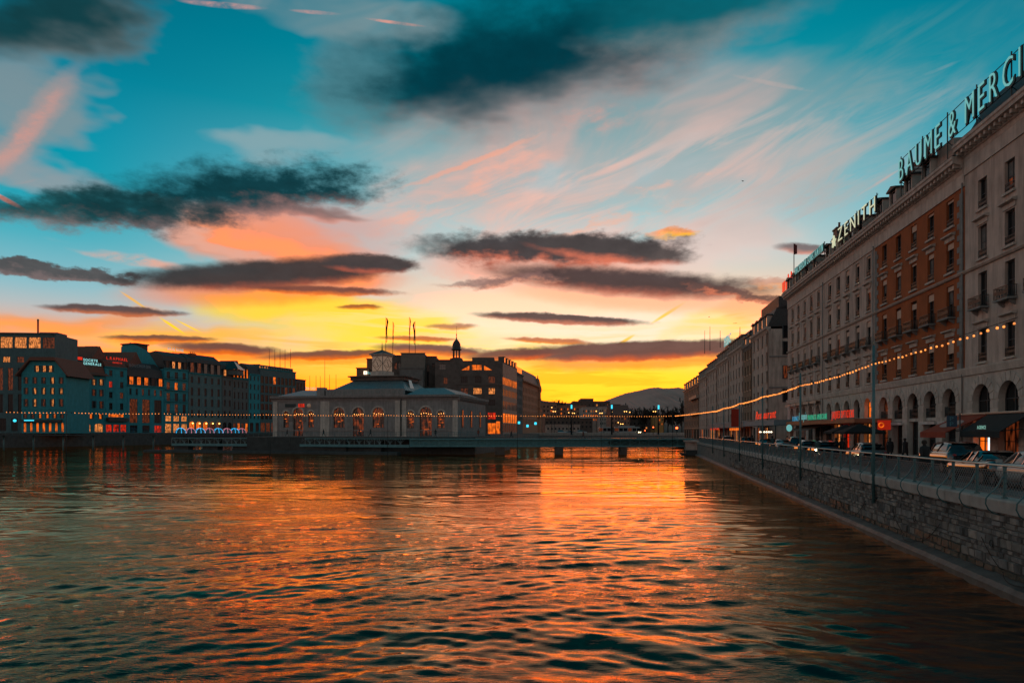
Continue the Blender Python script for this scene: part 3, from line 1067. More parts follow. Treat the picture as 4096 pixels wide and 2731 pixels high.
# ------------------------------------------------------------------ light poles and strings of bulbs
ZL = 8.35
SP0, DSP = 36.4, 16.0
pole_names = ['tall slim pole on the quay wall nearest the viewer', 'second light pole along the quay wall', 'third light pole along the quay wall',
              'fourth light pole along the quay wall', 'fifth light pole along the quay wall', 'sixth light pole along the quay wall']
pole_m = cached('pole', lambda: MB().tube([(0, 0, 1.5), (0, 0, 5.2), (0, 0, 9.25)], [0.08, 0.075, 0.06], 10).mesh('pole'))
for k in range(6):
    t = thing('light_pole', 'dark green ' + pole_names[k] + (', carrying bulbs' if k else ''), 'pole', Q(SP0 + k * DSP, 0, 0), QROT, 'light poles along the quay')
    inst('shaft', pole_m, TEAL_I, t, (0, 0.18, 0))
    for z in (1.7, 2.35):
        MB().box(-0.16, 0.16, -0.01, 0.16, z, z + 0.09).obj('wall_bracket', IRON, t)
    MB().box(-0.05, 0.05, 0.1, 0.24, ZL - 0.02, ZL + 0.1).obj('hook', IRON, t)
BULB_D = mat('bulb_dimmer', (1, 0.6, 0.3), 0.3, emit=(1.0, 0.27, 0.04), estr=0.95)
CAB = mat('black_cable', (0.01, 0.01, 0.01), 0.6)
bulb_m = cached('bulb', lambda: MB().lathe([(0.0, -0.085), (0.045, -0.07), (0.065, -0.03), (0.055, 0.015), (0.03, 0.05), (0.0, 0.06)], 8).mesh('bulb'))
sock_m = cached('sock', lambda: MB().lathe([(0.0, 0.12), (0.028, 0.12), (0.03, 0.045), (0.0, 0.045)], 6).mesh('socket'))


def light_string(p0, p1, sag, label, gaps=(), r=1.0):
    p0, p1 = Vector(p0), Vector(p1)
    t = thing('string_of_lights', label, 'string lights', p0, 0, 'strings of bulbs over the river and quay')
    n = max(2, int((p1 - p0).length / 0.5))
    pt = lambda a: (p1 - p0) * a - Vector((0, 0, sag * 4 * a * (1 - a)))
    MB().tube([pt(i / 16) + Vector((0, 0, 0.12)) for i in range(17)], 0.012, 4).obj('cable', CAB, t)
    for i in range(n):
        if i in gaps:
            continue
        q_ = random.random()
        o = inst('bulb', remat('bulb', bulb_m, BULB if q_ > 0.3 else (BULB_D if q_ > 0.03 else CAB)), None, t, pt((i + 0.5 + random.uniform(-0.12, 0.12)) / n) + Vector((0, 0, random.uniform(-0.03, 0.02))))
        r_ = r * random.uniform(0.88, 1.1)
        o.scale = (r_, r_, r_)
        if p0.y < 60:
            inst('socket', sock_m, CAB, o)
    return t


sl = [23.2] + [SP0 + k * DSP for k in range(6)]
nm = ['nearest the viewer', 'between the first and second quay poles', 'between the second and third quay poles', 'between the third and fourth quay poles',
      'between the fourth and fifth quay poles', 'between the fifth and sixth quay poles']
for i in range(6):
    light_string(Q(sl[i], -0.18, ZL + 0.0), Q(sl[i + 1], -0.18, ZL), 0.12 if i else 0.05, 'glowing orange bulbs strung along the quay, ' + nm[i], r=0.62 + 0.13 * i)


# ------------------------------------------------------------------ facade kit
CURT = mat('grey_curtain', (0.16, 0.14, 0.13), 0.9, 0.3, 3)

def facade_mesh(W, H, ops, reveal=0.25, depth=12.0, name='wall'):
    """front wall at y = 0 with real openings (u0, u1, v0, v1, arch rise), closed box behind"""
    b = MB()
    ops = [tuple(o) + (0.0,) * (5 - len(o)) for o in ops]
    xs = sorted({0.0, W} | {round(o[0], 4) for o in ops} | {round(o[1], 4) for o in ops})
    zs = sorted({0.0, H} | {round(o[2], 4) for o in ops} | {round(o[3], 4) for o in ops})
    for j in range(len(zs) - 1):
        zc = (zs[j] + zs[j + 1]) / 2
        run = None
        for i in range(len(xs)):
            hole = True
            if i < len(xs) - 1:
                xc = (xs[i] + xs[i + 1]) / 2
                hole = any(o[0] < xc < o[1] and o[2] < zc < o[3] for o in ops)
            if not hole and run is None:
                run = xs[i]
            if hole and run is not None:
                b.quad((run, 0, zs[j]), (xs[i], 0, zs[j]), (xs[i], 0, zs[j + 1]), (run, 0, zs[j + 1]))
                run = None
    R = reveal
    for (u0, u1, v0, v1, rise) in ops:
        vt = v1 - rise
        b.quad((u0, 0, v0), (u0, R, v0), (u0, R, vt), (u0, 0, vt))
        b.quad((u1, R, v0), (u1, 0, v0), (u1, 0, vt), (u1, R, vt))
        b.quad((u0, R, v0), (u0, 0, v0), (u1, 0, v0), (u1, R, v0))
        if rise <= 0:
            b.quad((u0, 0, v1), (u0, R, v1), (u1, R, v1), (u1, 0, v1))
        else:
            um, hw = (u0 + u1) / 2, (u1 - u0) / 2
            n = 12
            pts = [(um - hw * math.cos(math.pi * k / n), vt + rise * math.sin(math.pi * k / n)) for k in range(n + 1)]
            for k in range(n):
                (xa, za), (xb, zb) = pts[k], pts[k + 1]
                b.quad((xa, 0, za), (xa, R, za), (xb, R, zb), (xb, 0, zb))
                cx = u0 if k < n / 2 else u1
                b.quad((cx, 0, v1), (xa, 0, za), (xb, 0, zb))
    D = depth
    b.quad((0, 0, 0), (0, 0, H), (0, D, H), (0, D, 0))
    b.quad((W, 0, 0), (W, D, 0), (W, D, H), (W, 0, H))
    b.quad((0, 0, H), (W, 0, H), (W, D, H), (0, D, H))
    b.quad((0, D, 0), (0, D, H), (W, D, H), (W, D, 0))
    return b.mesh(name)


def arch_poly(w, h, rise, n=12):
    """outline of an opening, origin at its bottom middle"""
    p = [(-w / 2, 0), (w / 2, 0)]
    if rise <= 0:
        return p + [(w / 2, h), (-w / 2, h)]
    return p + [(w / 2 * math.cos(math.pi * k / n), h - rise + rise * math.sin(math.pi * k / n)) for k in range(n + 1)]


def win_frame(w, h, rise=0.0, bars=(1, 1), t=0.07, d=0.06):
    def mk():
        b = MB()
        b.box(-w / 2, -w / 2 + t, -d, 0, 0, h - rise).box(w / 2 - t, w / 2, -d, 0, 0, h - rise).box(-w / 2 + t, w / 2 - t, -d, 0, 0, t)
        if rise <= 0:
            b.box(-w / 2 + t, w / 2 - t, -d, 0, h - t, h)
        else:
            n = 12
            po = [(w / 2 * math.cos(math.pi * k / n), h - rise + rise * math.sin(math.pi * k / n)) for k in range(n + 1)]
            pi = [((w / 2 - t) * math.cos(math.pi * k / n), h - rise + (rise - t) * math.sin(math.pi * k / n)) for k in range(n + 1)]
            for k in range(n):
                b.quad((po[k][0], -d, po[k][1]), (po[k + 1][0], -d, po[k + 1][1]), (pi[k + 1][0], -d, pi[k + 1][1]), (pi[k][0], -d, pi[k][1]))
        nv, nh = bars
        top = h - (rise * 0.25 if rise else t)
        for i in range(nv):
            x = -w / 2 + w * (i + 1) / (nv + 1)
            b.box(x - t * 0.5, x + t * 0.5, -d * 0.9, 0, t, top - (0 if nv == 1 else rise * 0.25))
        for i in range(nh):
            z = (h - rise) * (i + 1) / (nh + 1) if rise <= 0 else (h - rise) * (1.0 if i == nh - 1 else (i + 1) / nh)
            b.box(-w / 2 + t, w / 2 - t, -d * 0.8, 0, z - t * 0.4, z + t * 0.4)
        return b.mesh('window')
    return cached(('wf', w, h, rise, bars, t, d), mk)


def win_pane(w, h, rise=0.0):
    return cached(('wp', w, h, rise), lambda: MB().quad(*[(x, 0.004, z) for x, z in arch_poly(w, h, rise)]).mesh('pane'))


def window(parent, u, v, w, h, rise=0.0, bars=(1, 1), glass=None, frame=None, reveal=0.25, sill=None, hood=None, blind=None, guard=False,
           ledge=False, shutters=None, t=0.07, xf=None, curtain=0):
    fm = frame or FRAME
    o = inst('window', remat(('wf', w, h, rise, bars, t), win_frame(w, h, rise, bars, t), fm), None, parent, (u, reveal, v))
    if xf:                       # a facade turned against the building's own frame
        ox, oy, rz = xf
        o.location = (ox + u * math.cos(rz) - reveal * math.sin(rz), oy + u * math.sin(rz) + reveal * math.cos(rz), v)
        o.rotation_euler = (0, 0, rz)
    g = glass or GLASS
    inst('pane', remat(('wp', w, h, rise), win_pane(w, h, rise), g), None, o)
    if sill:
        k = ('sill', w)
        me = cached(k, lambda: MB().box(-w / 2 - 0.14, w / 2 + 0.14, -0.16, 0.05, -0.16, -0.002).mesh('sill'))
        inst('sill', remat(k, me, sill), None, o, (0, -reveal, 0))
    if hood:
        k = ('hood', w)
        me = cached(k, lambda: MB().box(-w / 2 - 0.16, w / 2 + 0.16, -0.07, 0.04, 0.10, 0.42).prism_x([(-0.34, 0.50), (-0.34, 0.60), (0.0, 0.68), (0.04, 0.68), (0.04, 0.42), (-0.10, 0.42)], -w / 2 - 0.28, w / 2 + 0.28).mesh('hood'))
        inst('hood', remat(k, me, hood), None, o, (0, -reveal, h))
    if blind:
        hb = blind
        k = ('blind', w, hb)
        me = cached(k, lambda: MB().box(-w / 2 + 0.03, w / 2 - 0.03, -0.15, -0.11, h - hb, h - 0.01).box(-w / 2 + 0.03, w / 2 - 0.03, -0.17, -0.09, h - hb - 0.05, h - hb).mesh('blind'))
        inst('blind', me, BLIND, o)
    if curtain:
        kc = ('curt', w, h, curtain)
        x0, x1, z0 = {1: (-w / 2 + 0.06, -0.05, 0.08), 2: (0.05, w / 2 - 0.06, 0.08), 3: (-w / 2 + 0.06, w / 2 - 0.06, h * 0.45), 4: (-w / 2 + 0.06, w / 2 - 0.06, 0.08)}[curtain]
        inst('curtain', remat(kc, cached(kc, lambda: MB().box(x0, x1, -0.02, -0.008, z0, h - 0.08).mesh('curtain')), CURT), None, o)
    if guard:
        k = ('guard', w)

        def mk():
            b = MB().box(-w / 2, w / 2, -0.03, 0.0, 0.60, 0.64).box(-w / 2, w / 2, -0.03, 0.0, 0.06, 0.09)
            n = int(w / 0.13)
            for i in range(n + 1):
                x = -w / 2 + w * i / n
                b.box(x - 0.012, x + 0.012, -0.027, -0.003, 0.09, 0.60)
            for i in range(n):
                x = -w / 2 + w * (i + 0.5) / n
                b.box(x - 0.045, x + 0.045, -0.022, -0.008, 0.28, 0.42)
            return b.mesh('guard_rail')
        inst('guard_rail', cached(k, mk), IRON, o, (0, -reveal + 0.05, 0))
    if ledge:
        k = ('ledge', w)

        def mk():
            W2 = w / 2 + 0.32
            b = MB().box(-W2, W2, -0.60, 0.0, -0.17, -0.04)
            for x in (-w / 2 - 0.05, w / 2 + 0.05):
                b.prism_x([(0.0, -0.17), (-0.42, -0.17), (-0.34, -0.32), (-0.10, -0.5), (0.0, -0.55)], x - 0.07, x + 0.07)
            return b.mesh('balcony_slab')
        inst('balcony_slab', remat(k, cached(k, mk), ledge), None, o, (0, -reveal, 0))
        k2 = ('ledger', w)

        def mk2():
            W2 = w / 2 + 0.28
            b = MB()
            for (x0, x1, y0, y1) in ((-W2, W2, -0.58, -0.54), (-W2, -W2 + 0.04, -0.58, 0), (W2 - 0.04, W2, -0.58, 0)):
                b.box(x0, x1, y0, y1, 0.72, 0.77).box(x0, x1, y0, y1, 0.0, 0.05)
            n = 11
            for i in range(n + 1):
                x = -W2 + 0.02 + (2 * W2 - 0.04) * i / n
                b.box(x - 0.015, x + 0.015, -0.575, -0.545, 0.05, 0.72)
            for i in range(n):
                x = -W2 + 0.02 + (2 * W2 - 0.04) * (i + 0.5) / n
                b.box(x - 0.05, x + 0.05, -0.567, -0.553, 0.25, 0.5)
            for i in range(4):
                for x in (-W2 + 0.02, W2 - 0.02):
                    b.box(x - 0.015, x + 0.015, -0.5 + i * 0.14, -0.47 + i * 0.14, 0.05, 0.72)
            return b.mesh('balcony_rail')
        inst('balcony_rail', cached(k2, mk2), IRON, o, (0, -reveal, 0))
    if shutters:
        k = ('shut', w, h)

        def mk3():
            b = MB()
            for sg in (-1, 1):
                x0 = sg * (w / 2 + 0.03)
                x1 = sg * (w / 2 + 0.03 + w * 0.48)
                xa, xb = min(x0, x1), max(x0, x1)
                b.box(xa, xb, -0.05, -0.003, 0.0, h)
                for i in range(8):
                    z = h * (i + 0.5) / 8
                    b.box(xa + 0.05, xb - 0.05, -0.065, -0.05, z - h / 24, z + h / 30)
            return b.mesh('shutters')
        inst('shutters', remat(k, cached(k, mk3), shutters), None, o, (0, -reveal, 0))
    return o


# ------------------------------------------------------------------ right block
FT = 0.147
FX = 26.86
FC = 1 / math.sqrt(1 + FT * FT)
FROT = math.atan2(-1, -FT)        # local x runs from the far end towards the viewer, local y into the block


def line_y(px, x0=FX, t=FT):
    return x0 / ((px - 2048) / F - t)


def fpoint(y, off=0.0, z=ZS):
    """point on the facade line at depth y, off metres out towards the river"""
    return Vector((FX + FT * y - off * FC, y + off * FT * FC, z))


def cornice(parent, W, z, m, dentil=None, proj=0.95, h=1.3, ov=0.0):
    MB().prism_x([(0, z), (-0.10, z), (-0.14, z + 0.25 * h), (-0.25, z + 0.3 * h), (-0.30, z + 0.48 * h), (-0.9 * proj, z + 0.6 * h),
                  (-0.92 * proj, z + 0.78 * h), (-proj, z + 0.84 * h), (-proj, z + h), (0.3, z + h), (0.3, z)], -ov, W + ov).obj('cornice', m, parent)
    if dentil:
        b = MB()
        n = int(W / 0.62)
        for i in range(n):
            x = (i + 0.3) * W / n
            b.box(x, x + 0.24, -0.74 * proj, -0.16, z + 0.36 * h, z + 0.565 * h)
        struct(b.obj('dentils', dentil, parent), 'stuff')


def dormer_mesh(w=1.7, h=1.7, d=2.2):
    def mk():
        b = MB()
        b.box(-w / 2, -w / 2 + 0.22, -0.05, d, 0, h).box(w / 2 - 0.22, w / 2, -0.05, d, 0, h).box(-w / 2 + 0.22, w / 2 - 0.22, 0.1, d, 0, h)
        return b.mesh('dormer')
    return cached(('dm', w, h), mk)


def dormer(parent, x, y, z, wallm, roofm, w=1.7, h=1.7, glass=None):
    o = inst('dormer', remat(('dm', w, h), dormer_mesh(w, h), wallm), None, parent, (x, y, z))
    k = ('dmr', w)
    me = cached(k, lambda: MB().prism_y([(-w / 2 - 0.2, h), (w / 2 + 0.2, h), (w / 2 + 0.2, h + 0.12), (0, h + 0.42), (-w / 2 - 0.2, h + 0.12)], -0.25, 2.3).mesh('dormer_roof'))
    inst('dormer_roof', remat(k, me, roofm), None, o)
    kp = ('dmp', w, h)
    me = cached(kp, lambda: MB().quad((-w / 2 + 0.22, 0.09, 0.15), (w / 2 - 0.22, 0.09, 0.15), (w / 2 - 0.22, 0.09, h - 0.1), (-w / 2 + 0.22, 0.09, h - 0.1)).mesh('pane'))
    inst('pane', remat(kp, me, glass or GLASS), None, o)
    return o


def chimney(parent, x, y, z, h, w=1.1, d=0.7, m=None, pots=2):
    o = MB().box(-w / 2, w / 2, -d / 2, d / 2, 0, h).box(-w / 2 - 0.1, w / 2 + 0.1, -d / 2 - 0.1, d / 2 + 0.1, h, h + 0.18).obj('chimney', m or STONE_D, parent, (x, y, z))
    for i in range(pots):
        MB().lathe([(0.14, 0), (0.17, 0.1), (0.12, 0.6), (0.16, 0.75), (0.0, 0.75)], 8).obj('chimney_pot', ROOF_R, o, (-w / 2 + w * (i + 0.5) / pots, 0, h + 0.18))
    return o


ROWS = [(10.1, 12.45), (14.05, 16.6), (17.65, 20.0), (21.25, 23.4)]


def grand(label, y_far, y_near, bays, wallm, trim, wins, arches, dent, quoins=False, roof_h=2.6, dorm=(), stones=True, blinds=0.45, hoods=True, WW=1.2,
          rail=True, cor=None, lift=0.0):
    W = (y_far - y_near) / FC
    H = 24.0 + lift - ZS
    root = thing('apartment_building', label, 'building', fpoint(y_far), FROT)
    us = [(y_far - y) / FC for y in bays]
    ops = []
    for v0, v1 in ROWS:
        ops += [(u - WW / 2, u + WW / 2, v0 - ZS, v1 - ZS) for u in us]
    ops += arches
    # upper wall and rusticated base are separate stones
    split = 9.2 - ZS
    up = [(a, b_, c - split, d - split) + tuple(o[4:]) for o in ops for (a, b_, c, d) in [o[:4]] if c > split - 0.5]
    lo = [o for o in ops if o[2] <= split - 0.5]
    inst('upper_wall', facade_mesh(W, H - split, up, 0.28, 12, 'upper_wall'), wallm, root, (0, 0, split))
    inst('ground_floor_wall', facade_mesh(W, split, lo, 0.45, 12, 'ground_floor_wall'), trim, root, (0, -0.06, 0))
    for ri, (v0, v1) in enumerate(ROWS):
        for i, u in enumerate(us):
            window(root, u, v0 - ZS, WW, round(v1 - v0, 3), bars=(1, 1), reveal=0.26, sill=(trim if ri != 1 else None),
                   hood=(trim if hoods and ri in (0, 2) else None), blind=(round(blinds * random.choice([0.8, 1.0, 1.0, 1.25, 1.6] if ri else [1.0, 1.6, 2.6, 3.4]), 2) if blinds else None),
                   guard=(rail and ri != 1), curtain=random.choice([0, 0, 0, 0, 1, 2, 3, 0, 0, 4]), glass=(DIM if random.random() < 0.07 else GLASS), ledge=(STONE_D if ri == 1 else False))
    # string courses
    for z, hh, pr in ((9.2, 0.62, 0.16), (13.05 if False else 16.98, 0.22, 0.14)):
        MB().prism_x([(0.0, z - ZS), (-pr, z - ZS + 0.04), (-pr - 0.1, z - ZS + hh * 0.8), (-pr - 0.1, z - ZS + hh), (0.0, z - ZS + hh)], 0.0, W).obj('string_course', trim, root)
    MB().box(0.02, W - 0.02, -0.09, 0.0, 23.72 + lift - ZS, 24.72 + lift - ZS).obj('frieze', cor or trim, root)
    cornice(root, W, 24.72 + lift - ZS, cor or trim, dent)
    # mansard roof
    zt = 26.02 + lift - ZS
    MB().prism_x([(-0.3, zt), (1.6, zt + roof_h), (6.0, zt + roof_h + 1.2), (11.5, zt + 0.5), (11.5, zt)], 0.0, W).obj('roof', SLATE, root)
    MB().box(0.0, W, -0.86, -0.70, zt, zt + 0.12).obj('gutter', SLATE, root)
    for d_ in dorm:
        dormer(root, d_, -0.25, zt + 0.12, wallm if wallm is not ORANGE else STONE_W, SLATE)
    # drainpipe at the near end
    MB().tube([(W - 0.12, -0.16, 0.2), (W - 0.12, -0.16, H)], 0.055, 6).obj('drainpipe', STONE_D, root)
    if quoins:
        ql = cached('quoinA', lambda: MB().box(0, 0.9, -0.05, 0.02, 0.01, 0.44).mesh('quoin'))
        qs = cached('quoinB', lambda: MB().box(0, 0.55, -0.05, 0.02, 0.01, 0.44).mesh('quoin'))
        for i in range(int((23.7 - 9.85) / 0.45)):
            z = 9.85 - ZS + i * 0.45
            me, wq = ((ql, 0.9), (qs, 0.55))[i % 2]
            inst('quoin', me, STONE_D, root, (0.0, 0, z))
            o = inst('quoin', me, STONE_D, root, (W - 0.22, 0, z))
            o.scale = (-1, 1, 1)
    # rusticated blocks of the base
    if stones and lo:
        k = 0
        edges = sorted([(o[0], o[1]) for o in lo if o[4] > 0])
        segs, prev = [], 0.0
        for a, b_ in edges:
            segs.append((prev, a))
            prev = b_
        segs.append((prev, W - 0.25))
        zs_ = [0.25 + i * 0.52 for i in range(11)]
        for a, b_ in segs:
            if b_ - a < 0.35:
                continue
            me = cached(('rust', round(b_ - a, 2)), lambda: MB().hexa([(0.02, 0, 0.015), (b_ - a - 0.02, 0, 0.015), (b_ - a - 0.02, 0.05, 0.015), (0.02, 0.05, 0.015),
                                                                       (0.02, 0, 0.50), (b_ - a - 0.02, 0, 0.50), (b_ - a - 0.02, 0.05, 0.50), (0.02, 0.05, 0.50)]).mesh('stone'))
            ztop = min([o[3] - o[4] for o in lo if o[4] > 0])
            for z in zs_:
                if z + 0.5 < ztop:
                    inst('stone', me, trim, root, (a, -0.11, z))
        for o_ in lo:
            if o_[4] <= 0:
                continue
            um, hw, r1 = (o_[0] + o_[1]) / 2, (o_[1] - o_[0]) / 2, o_[4]
            zc = o_[3] - r1
            nv = 9
            vk = ('vous', round(hw, 3), round(r1, 3))

            def mkv(j):
                b = MB()
                t0, t1 = math.pi * (j + 0.06) / nv, math.pi * (j + 0.94) / nv
                ro = 0.62
                pp = [(-hw * math.cos(t0), r1 * math.sin(t0)), (-hw * math.cos(t1), r1 * math.sin(t1)),
                      (-(hw + ro) * math.cos(t1), (r1 + ro) * math.sin(t1)), (-(hw + ro) * math.cos(t0), (r1 + ro) * math.sin(t0))]
                mx = min(hw + 0.46, 1.66)
                pp = [(max(-mx, min(mx, x)), z) for x, z in pp]
                return b.hexa([(pp[0][0], 0, pp[0][1]), (pp[1][0], 0, pp[1][1]), (pp[1][0], 0.06, pp[1][1]), (pp[0][0], 0.06, pp[0][1]),
                               (pp[3][0], 0, pp[3][1]), (pp[2][0], 0, pp[2][1]), (pp[2][0], 0.06, pp[2][1]), (pp[3][0], 0.06, pp[3][1])]).mesh('voussoir')
            for j in range(nv):
                inst('voussoir', remat((vk, j), cached((vk, j), lambda: mkv(j)), trim), None, root, (um, -0.115, zc))
    return root, us, W


def uof(y_far, y):
    return (y_far - y) / FC


# the near grey building
yb = [49.55, 46.15, 42.75, 39.35]
us0 = [uof(52.0, y) for y in yb]
ar0 = [(u - 1.2, u + 1.2, 6.35 - ZS, 8.5 - ZS, 1.2) for u in us0]
sh0 = [(us0[0] - 1.15, us0[0] + 1.15, 0.1, 3.0, 0), (us0[1] - 1.25, us0[1] + 1.25, 0.1, 3.0, 0)]
g0, u0_, W0 = grand('pale grey corner apartment building cut by the picture edge', 52.0, 37.5, yb, STONE_G, STONE_W, None, ar0 + sh0, STONE_W, blinds=0, cor=STONE_W, lift=0.75, roof_h=3.2)
for u in us0:
    window(g0, u, 6.35 - ZS, 2.4, 2.15, 1.2, (1, 1), reveal=0.4)
window(g0, us0[0], 0.1, 2.3, 2.9, 0, (2, 1), glass=AMBER, reveal=0.4)
window(g0, us0[1], 0.1, 2.5, 2.9, 0, (1, 1), glass=DIM, reveal=0.4)
zt0 = 26.77 - ZS
o = MB().box(0.0, W0, 0.6, 1.1, zt0, zt0 + 1.0)
for i in range(9):
    o.box(0.4 + i * 1.7, 1.3 + i * 1.7, 0.52, 0.6, zt0 + 0.2, zt0 + 0.8)
o.obj('parapet', STONE_W, g0)
chimney(g0, 5.6, 2.2, zt0 + 1.6, 1.7, 1.6, 0.9, ROOF_R, 3)
zt0 = 26.02 - ZS
# the orange building
yo = [67.4, 64.1, 60.85, 57.6, 54.3]
us1 = [uof(69.8, y) for y in yo]
ar1 = [(u - 1.12, u + 1.12, 0.12, 8.45 - ZS, 1.12) for u in us1]
g1, _, W1 = grand('orange rendered apartment building with quoins and iron balconies', 69.8, 52.0, yo, ORANGE, STONE_W, None, ar1, STONE_W, quoins=True,
                  dorm=[2.0, 5.2, 8.6, 12.2], cor=STONE_W)
for i, u in enumerate(us1):
    w_ = window(g1, u, 0.12, 2.24, 8.33 - ZS, 1.12, (1, 3), reveal=0.5, glass=(DIM if i in (0,) else GLASS))
    MB().box(-1.12, 1.12, -0.42, -0.1, 3.0, 3.28).obj('transom', STONE_W, w_)
    b = MB().box(-1.12, 1.12, -0.40, -0.36, 4.05, 4.10).box(-1.12, 1.12, -0.40, -0.36, 3.3, 3.34)
    for k in range(15):
        x = -1.08 + k * 0.154
        b.box(x - 0.014, x + 0.014, -0.395, -0.365, 3.34, 4.05).box(x - 0.05, x + 0.05, -0.39, -0.37, 3.55, 3.8)
    b.obj('balustrade', IRON, w_)
    if i in (0, 1, 3, 4):
        MB().box(-1.4, 1.4, -0.85, -0.55, 2.72, 2.95).obj('awning_box', mat('folded_awning', (0.55, 0.5, 0.47), 0.6), w_)
chimney(g1, 7.0, 2.4, zt0 + 1.8, 2.0, 1.2, 0.8, ROOF_R, 2)
chimney(g1, 3.4, 2.4, zt0 + 1.8, 2.4, 1.2, 0.8, ZINC, 2)
o = MB().box(W1 - 5.0, W1 - 2.2, 0.2, 2.5, zt0, zt0 + 2.3).obj('roof_box', STONE_G, g1)
# middle grey building
ym = [84.4, 81.2, 78.0, 74.8, 71.6]
us2 = [uof(86.6, y) for y in ym]
ar2 = [(u - 0.95, u + 0.95, 6.5 - ZS, 8.55 - ZS, 0.95) for u in us2]
sh2 = [(us2[0] - 1.3, us2[0] + 1.3, 0.1, 3.1, 0), (us2[1] - 1.3, us2[1] + 1.3, 0.1, 3.1, 0), (us2[2] - 1.3, us2[2] + 1.3, 0.1, 3.1, 0), (us2[3] - 1.3, us2[3] + 1.3, 0.1, 3.1, 0), (us2[4] - 1.2, us2[4] + 1.2, 0.1, 3.1, 0)]
g2, _, W2 = grand('grey apartment building between the orange house and the far grey house', 86.6, 69.8, ym, STONE_G, STONE_W, None, ar2 + sh2, STONE_W,
                  dorm=[2.4, 5.2, 8.0, 10.8, 13.6], cor=STONE_W)
for i, u in enumerate(us2):
    window(g2, u, 6.5 - ZS, 1.9, 2.05, 0.95, (1, 1), reveal=0.4, glass=(AMBER if i == 4 else GLASS))
    window(g2, u, 0.1, 2.6 if i < 4 else 2.4, 3.0, 0, (2, 1), reveal=0.4, glass=[GLASS, WARM, REDLIT, DIM, WARM][i])
chimney(g2, 0.7, 1.6, zt0 + 1.2, 3.1, 1.5, 1.0, SLATE, 1)
# far grey building of the block
yf = [101.8, 98.6, 95.4, 92.2, 89.0]
us3 = [uof(104.5, y) for y in yf]
ar3 = [(u - 0.95, u + 0.95, 6.5 - ZS, 8.55 - ZS, 0.95) for u in us3]
sh3 = [(u - 1.2, u + 1.2, 0.1, 3.1, 0) for u in us3]
g3, _, W3 = grand('grey apartment building at the far end of the block with attic dormers', 104.5, 86.6, yf, STONE_G, STONE_W, None, ar3 + sh3, STONE_W,
                  dorm=[1.6, 4.8, 8.0, 11.4, 15.0], blinds=0.35, cor=STONE_W)
for i, u in enumerate(us3):
    window(g3, u, 6.5 - ZS, 1.9, 2.05, 0.95, (1, 1), reveal=0.4)
    window(g3, u, 0.1, 2.4, 3.0, 0, (2, 1), reveal=0.4, glass=[DIM, GLASS, DIM, GLASS, GLASS][i])
    MB().box(-1.35, 1.35, -1.0, -0.42, 0.0, 0.06).box(-1.35, 1.35, -1.05, -0.98, -0.28, 0.06).obj('awning_valance', BLIND, g3, (u, 0.3, 9.0 - ZS))


# roof signs standing on frames
def roof_sign(label, y_a, y_b, z, h, back=-0.7, base=26.0, step=4.0, text=None, m=None, star=False):
    yl = max(y_a, y_b)
    p = fpoint(yl, -back, 0)
    t = thing('rooftop_sign', label, 'sign', p, FROT)
    W = abs(y_a - y_b) / FC
    n = max(2, int(W / step))
    for i in range(n + 1):
        x = W * i / n
        o = MB().tube([(0, 0.15, base), (0, 0.15, z + h * 1.12)], 0.05, 5).obj('support_post', IRON, t, (x, 0, 0))
        MB().tube([(0, 0.15, z), (0.5, 1.6, base)], 0.035, 4).obj('stay', IRON, o)
    for zz in (z - 0.05, z + h * 0.98):
        MB().tube([(-0.3, 0.15, zz), (W + 0.3, 0.15, zz)], 0.04, 4).obj('support_rail', IRON, t)
    letters(t, text, 0.0, W, z, h, m, y=-0.05, extrude=0.02, bold=-0.016, gap=0.34, casing=IRON)
    return t


roof_sign('large teal glowing letters high over the orange and near grey houses', 62.1, 40.6, 27.75, 2.05, text='BAUME & MERCIER', m=TEALNEON)
t = roof_sign('pale glowing rooftop letters with a star over the middle grey house', 78.9, 67.8, 26.95, 1.6, text='ZENITH', m=CREAMNEON, base=26.0)
sp = []
for k in range(10):
    r_ = 0.75 if k % 2 == 0 else 0.3
    sp.append((r_ * math.sin(math.pi * k / 5), r_ * math.cos(math.pi * k / 5)))
MB().prism_y([(x * 0.9 - 1.5, z + 27.4) for x, z in sp], -0.15, 0.05).obj('star', CREAMNEON, t)
roof_sign('long teal rooftop lettering over the far grey house of the block', 97.6, 84.6, 27.4, 1.06, text='VACHERON CONSTANTIN', m=TEALNEON, base=26.0, step=3.5)
# small flag beside it
t = thing('flag', 'small dark flag on a pole beside the long teal roof lettering', 'flag', fpoint(98.6, 0.6, 26.0), FROT)
MB().tube([(0, 0, 0), (0, 0, 6.2)], 0.06, 5).obj('flagpole', IRON, t)
b = MB()
for i in range(6):
    x0, x1 = 0.06 + i * 0.25, 0.06 + (i + 1) * 0.25
    y0, y1 = 0.12 * math.sin(i * 1.1), 0.12 * math.sin((i + 1) * 1.1)
    b.quad((x0, y0, 4.6 - 0.05 * i), (x1, y1, 4.55 - 0.05 * i), (x1, y1, 6.1 - 0.1 * i), (x0, y0, 6.1 - 0.09 * i))
b.obj('cloth', mat('dark_red_cloth', (0.12, 0.02, 0.02), 0.9), t)

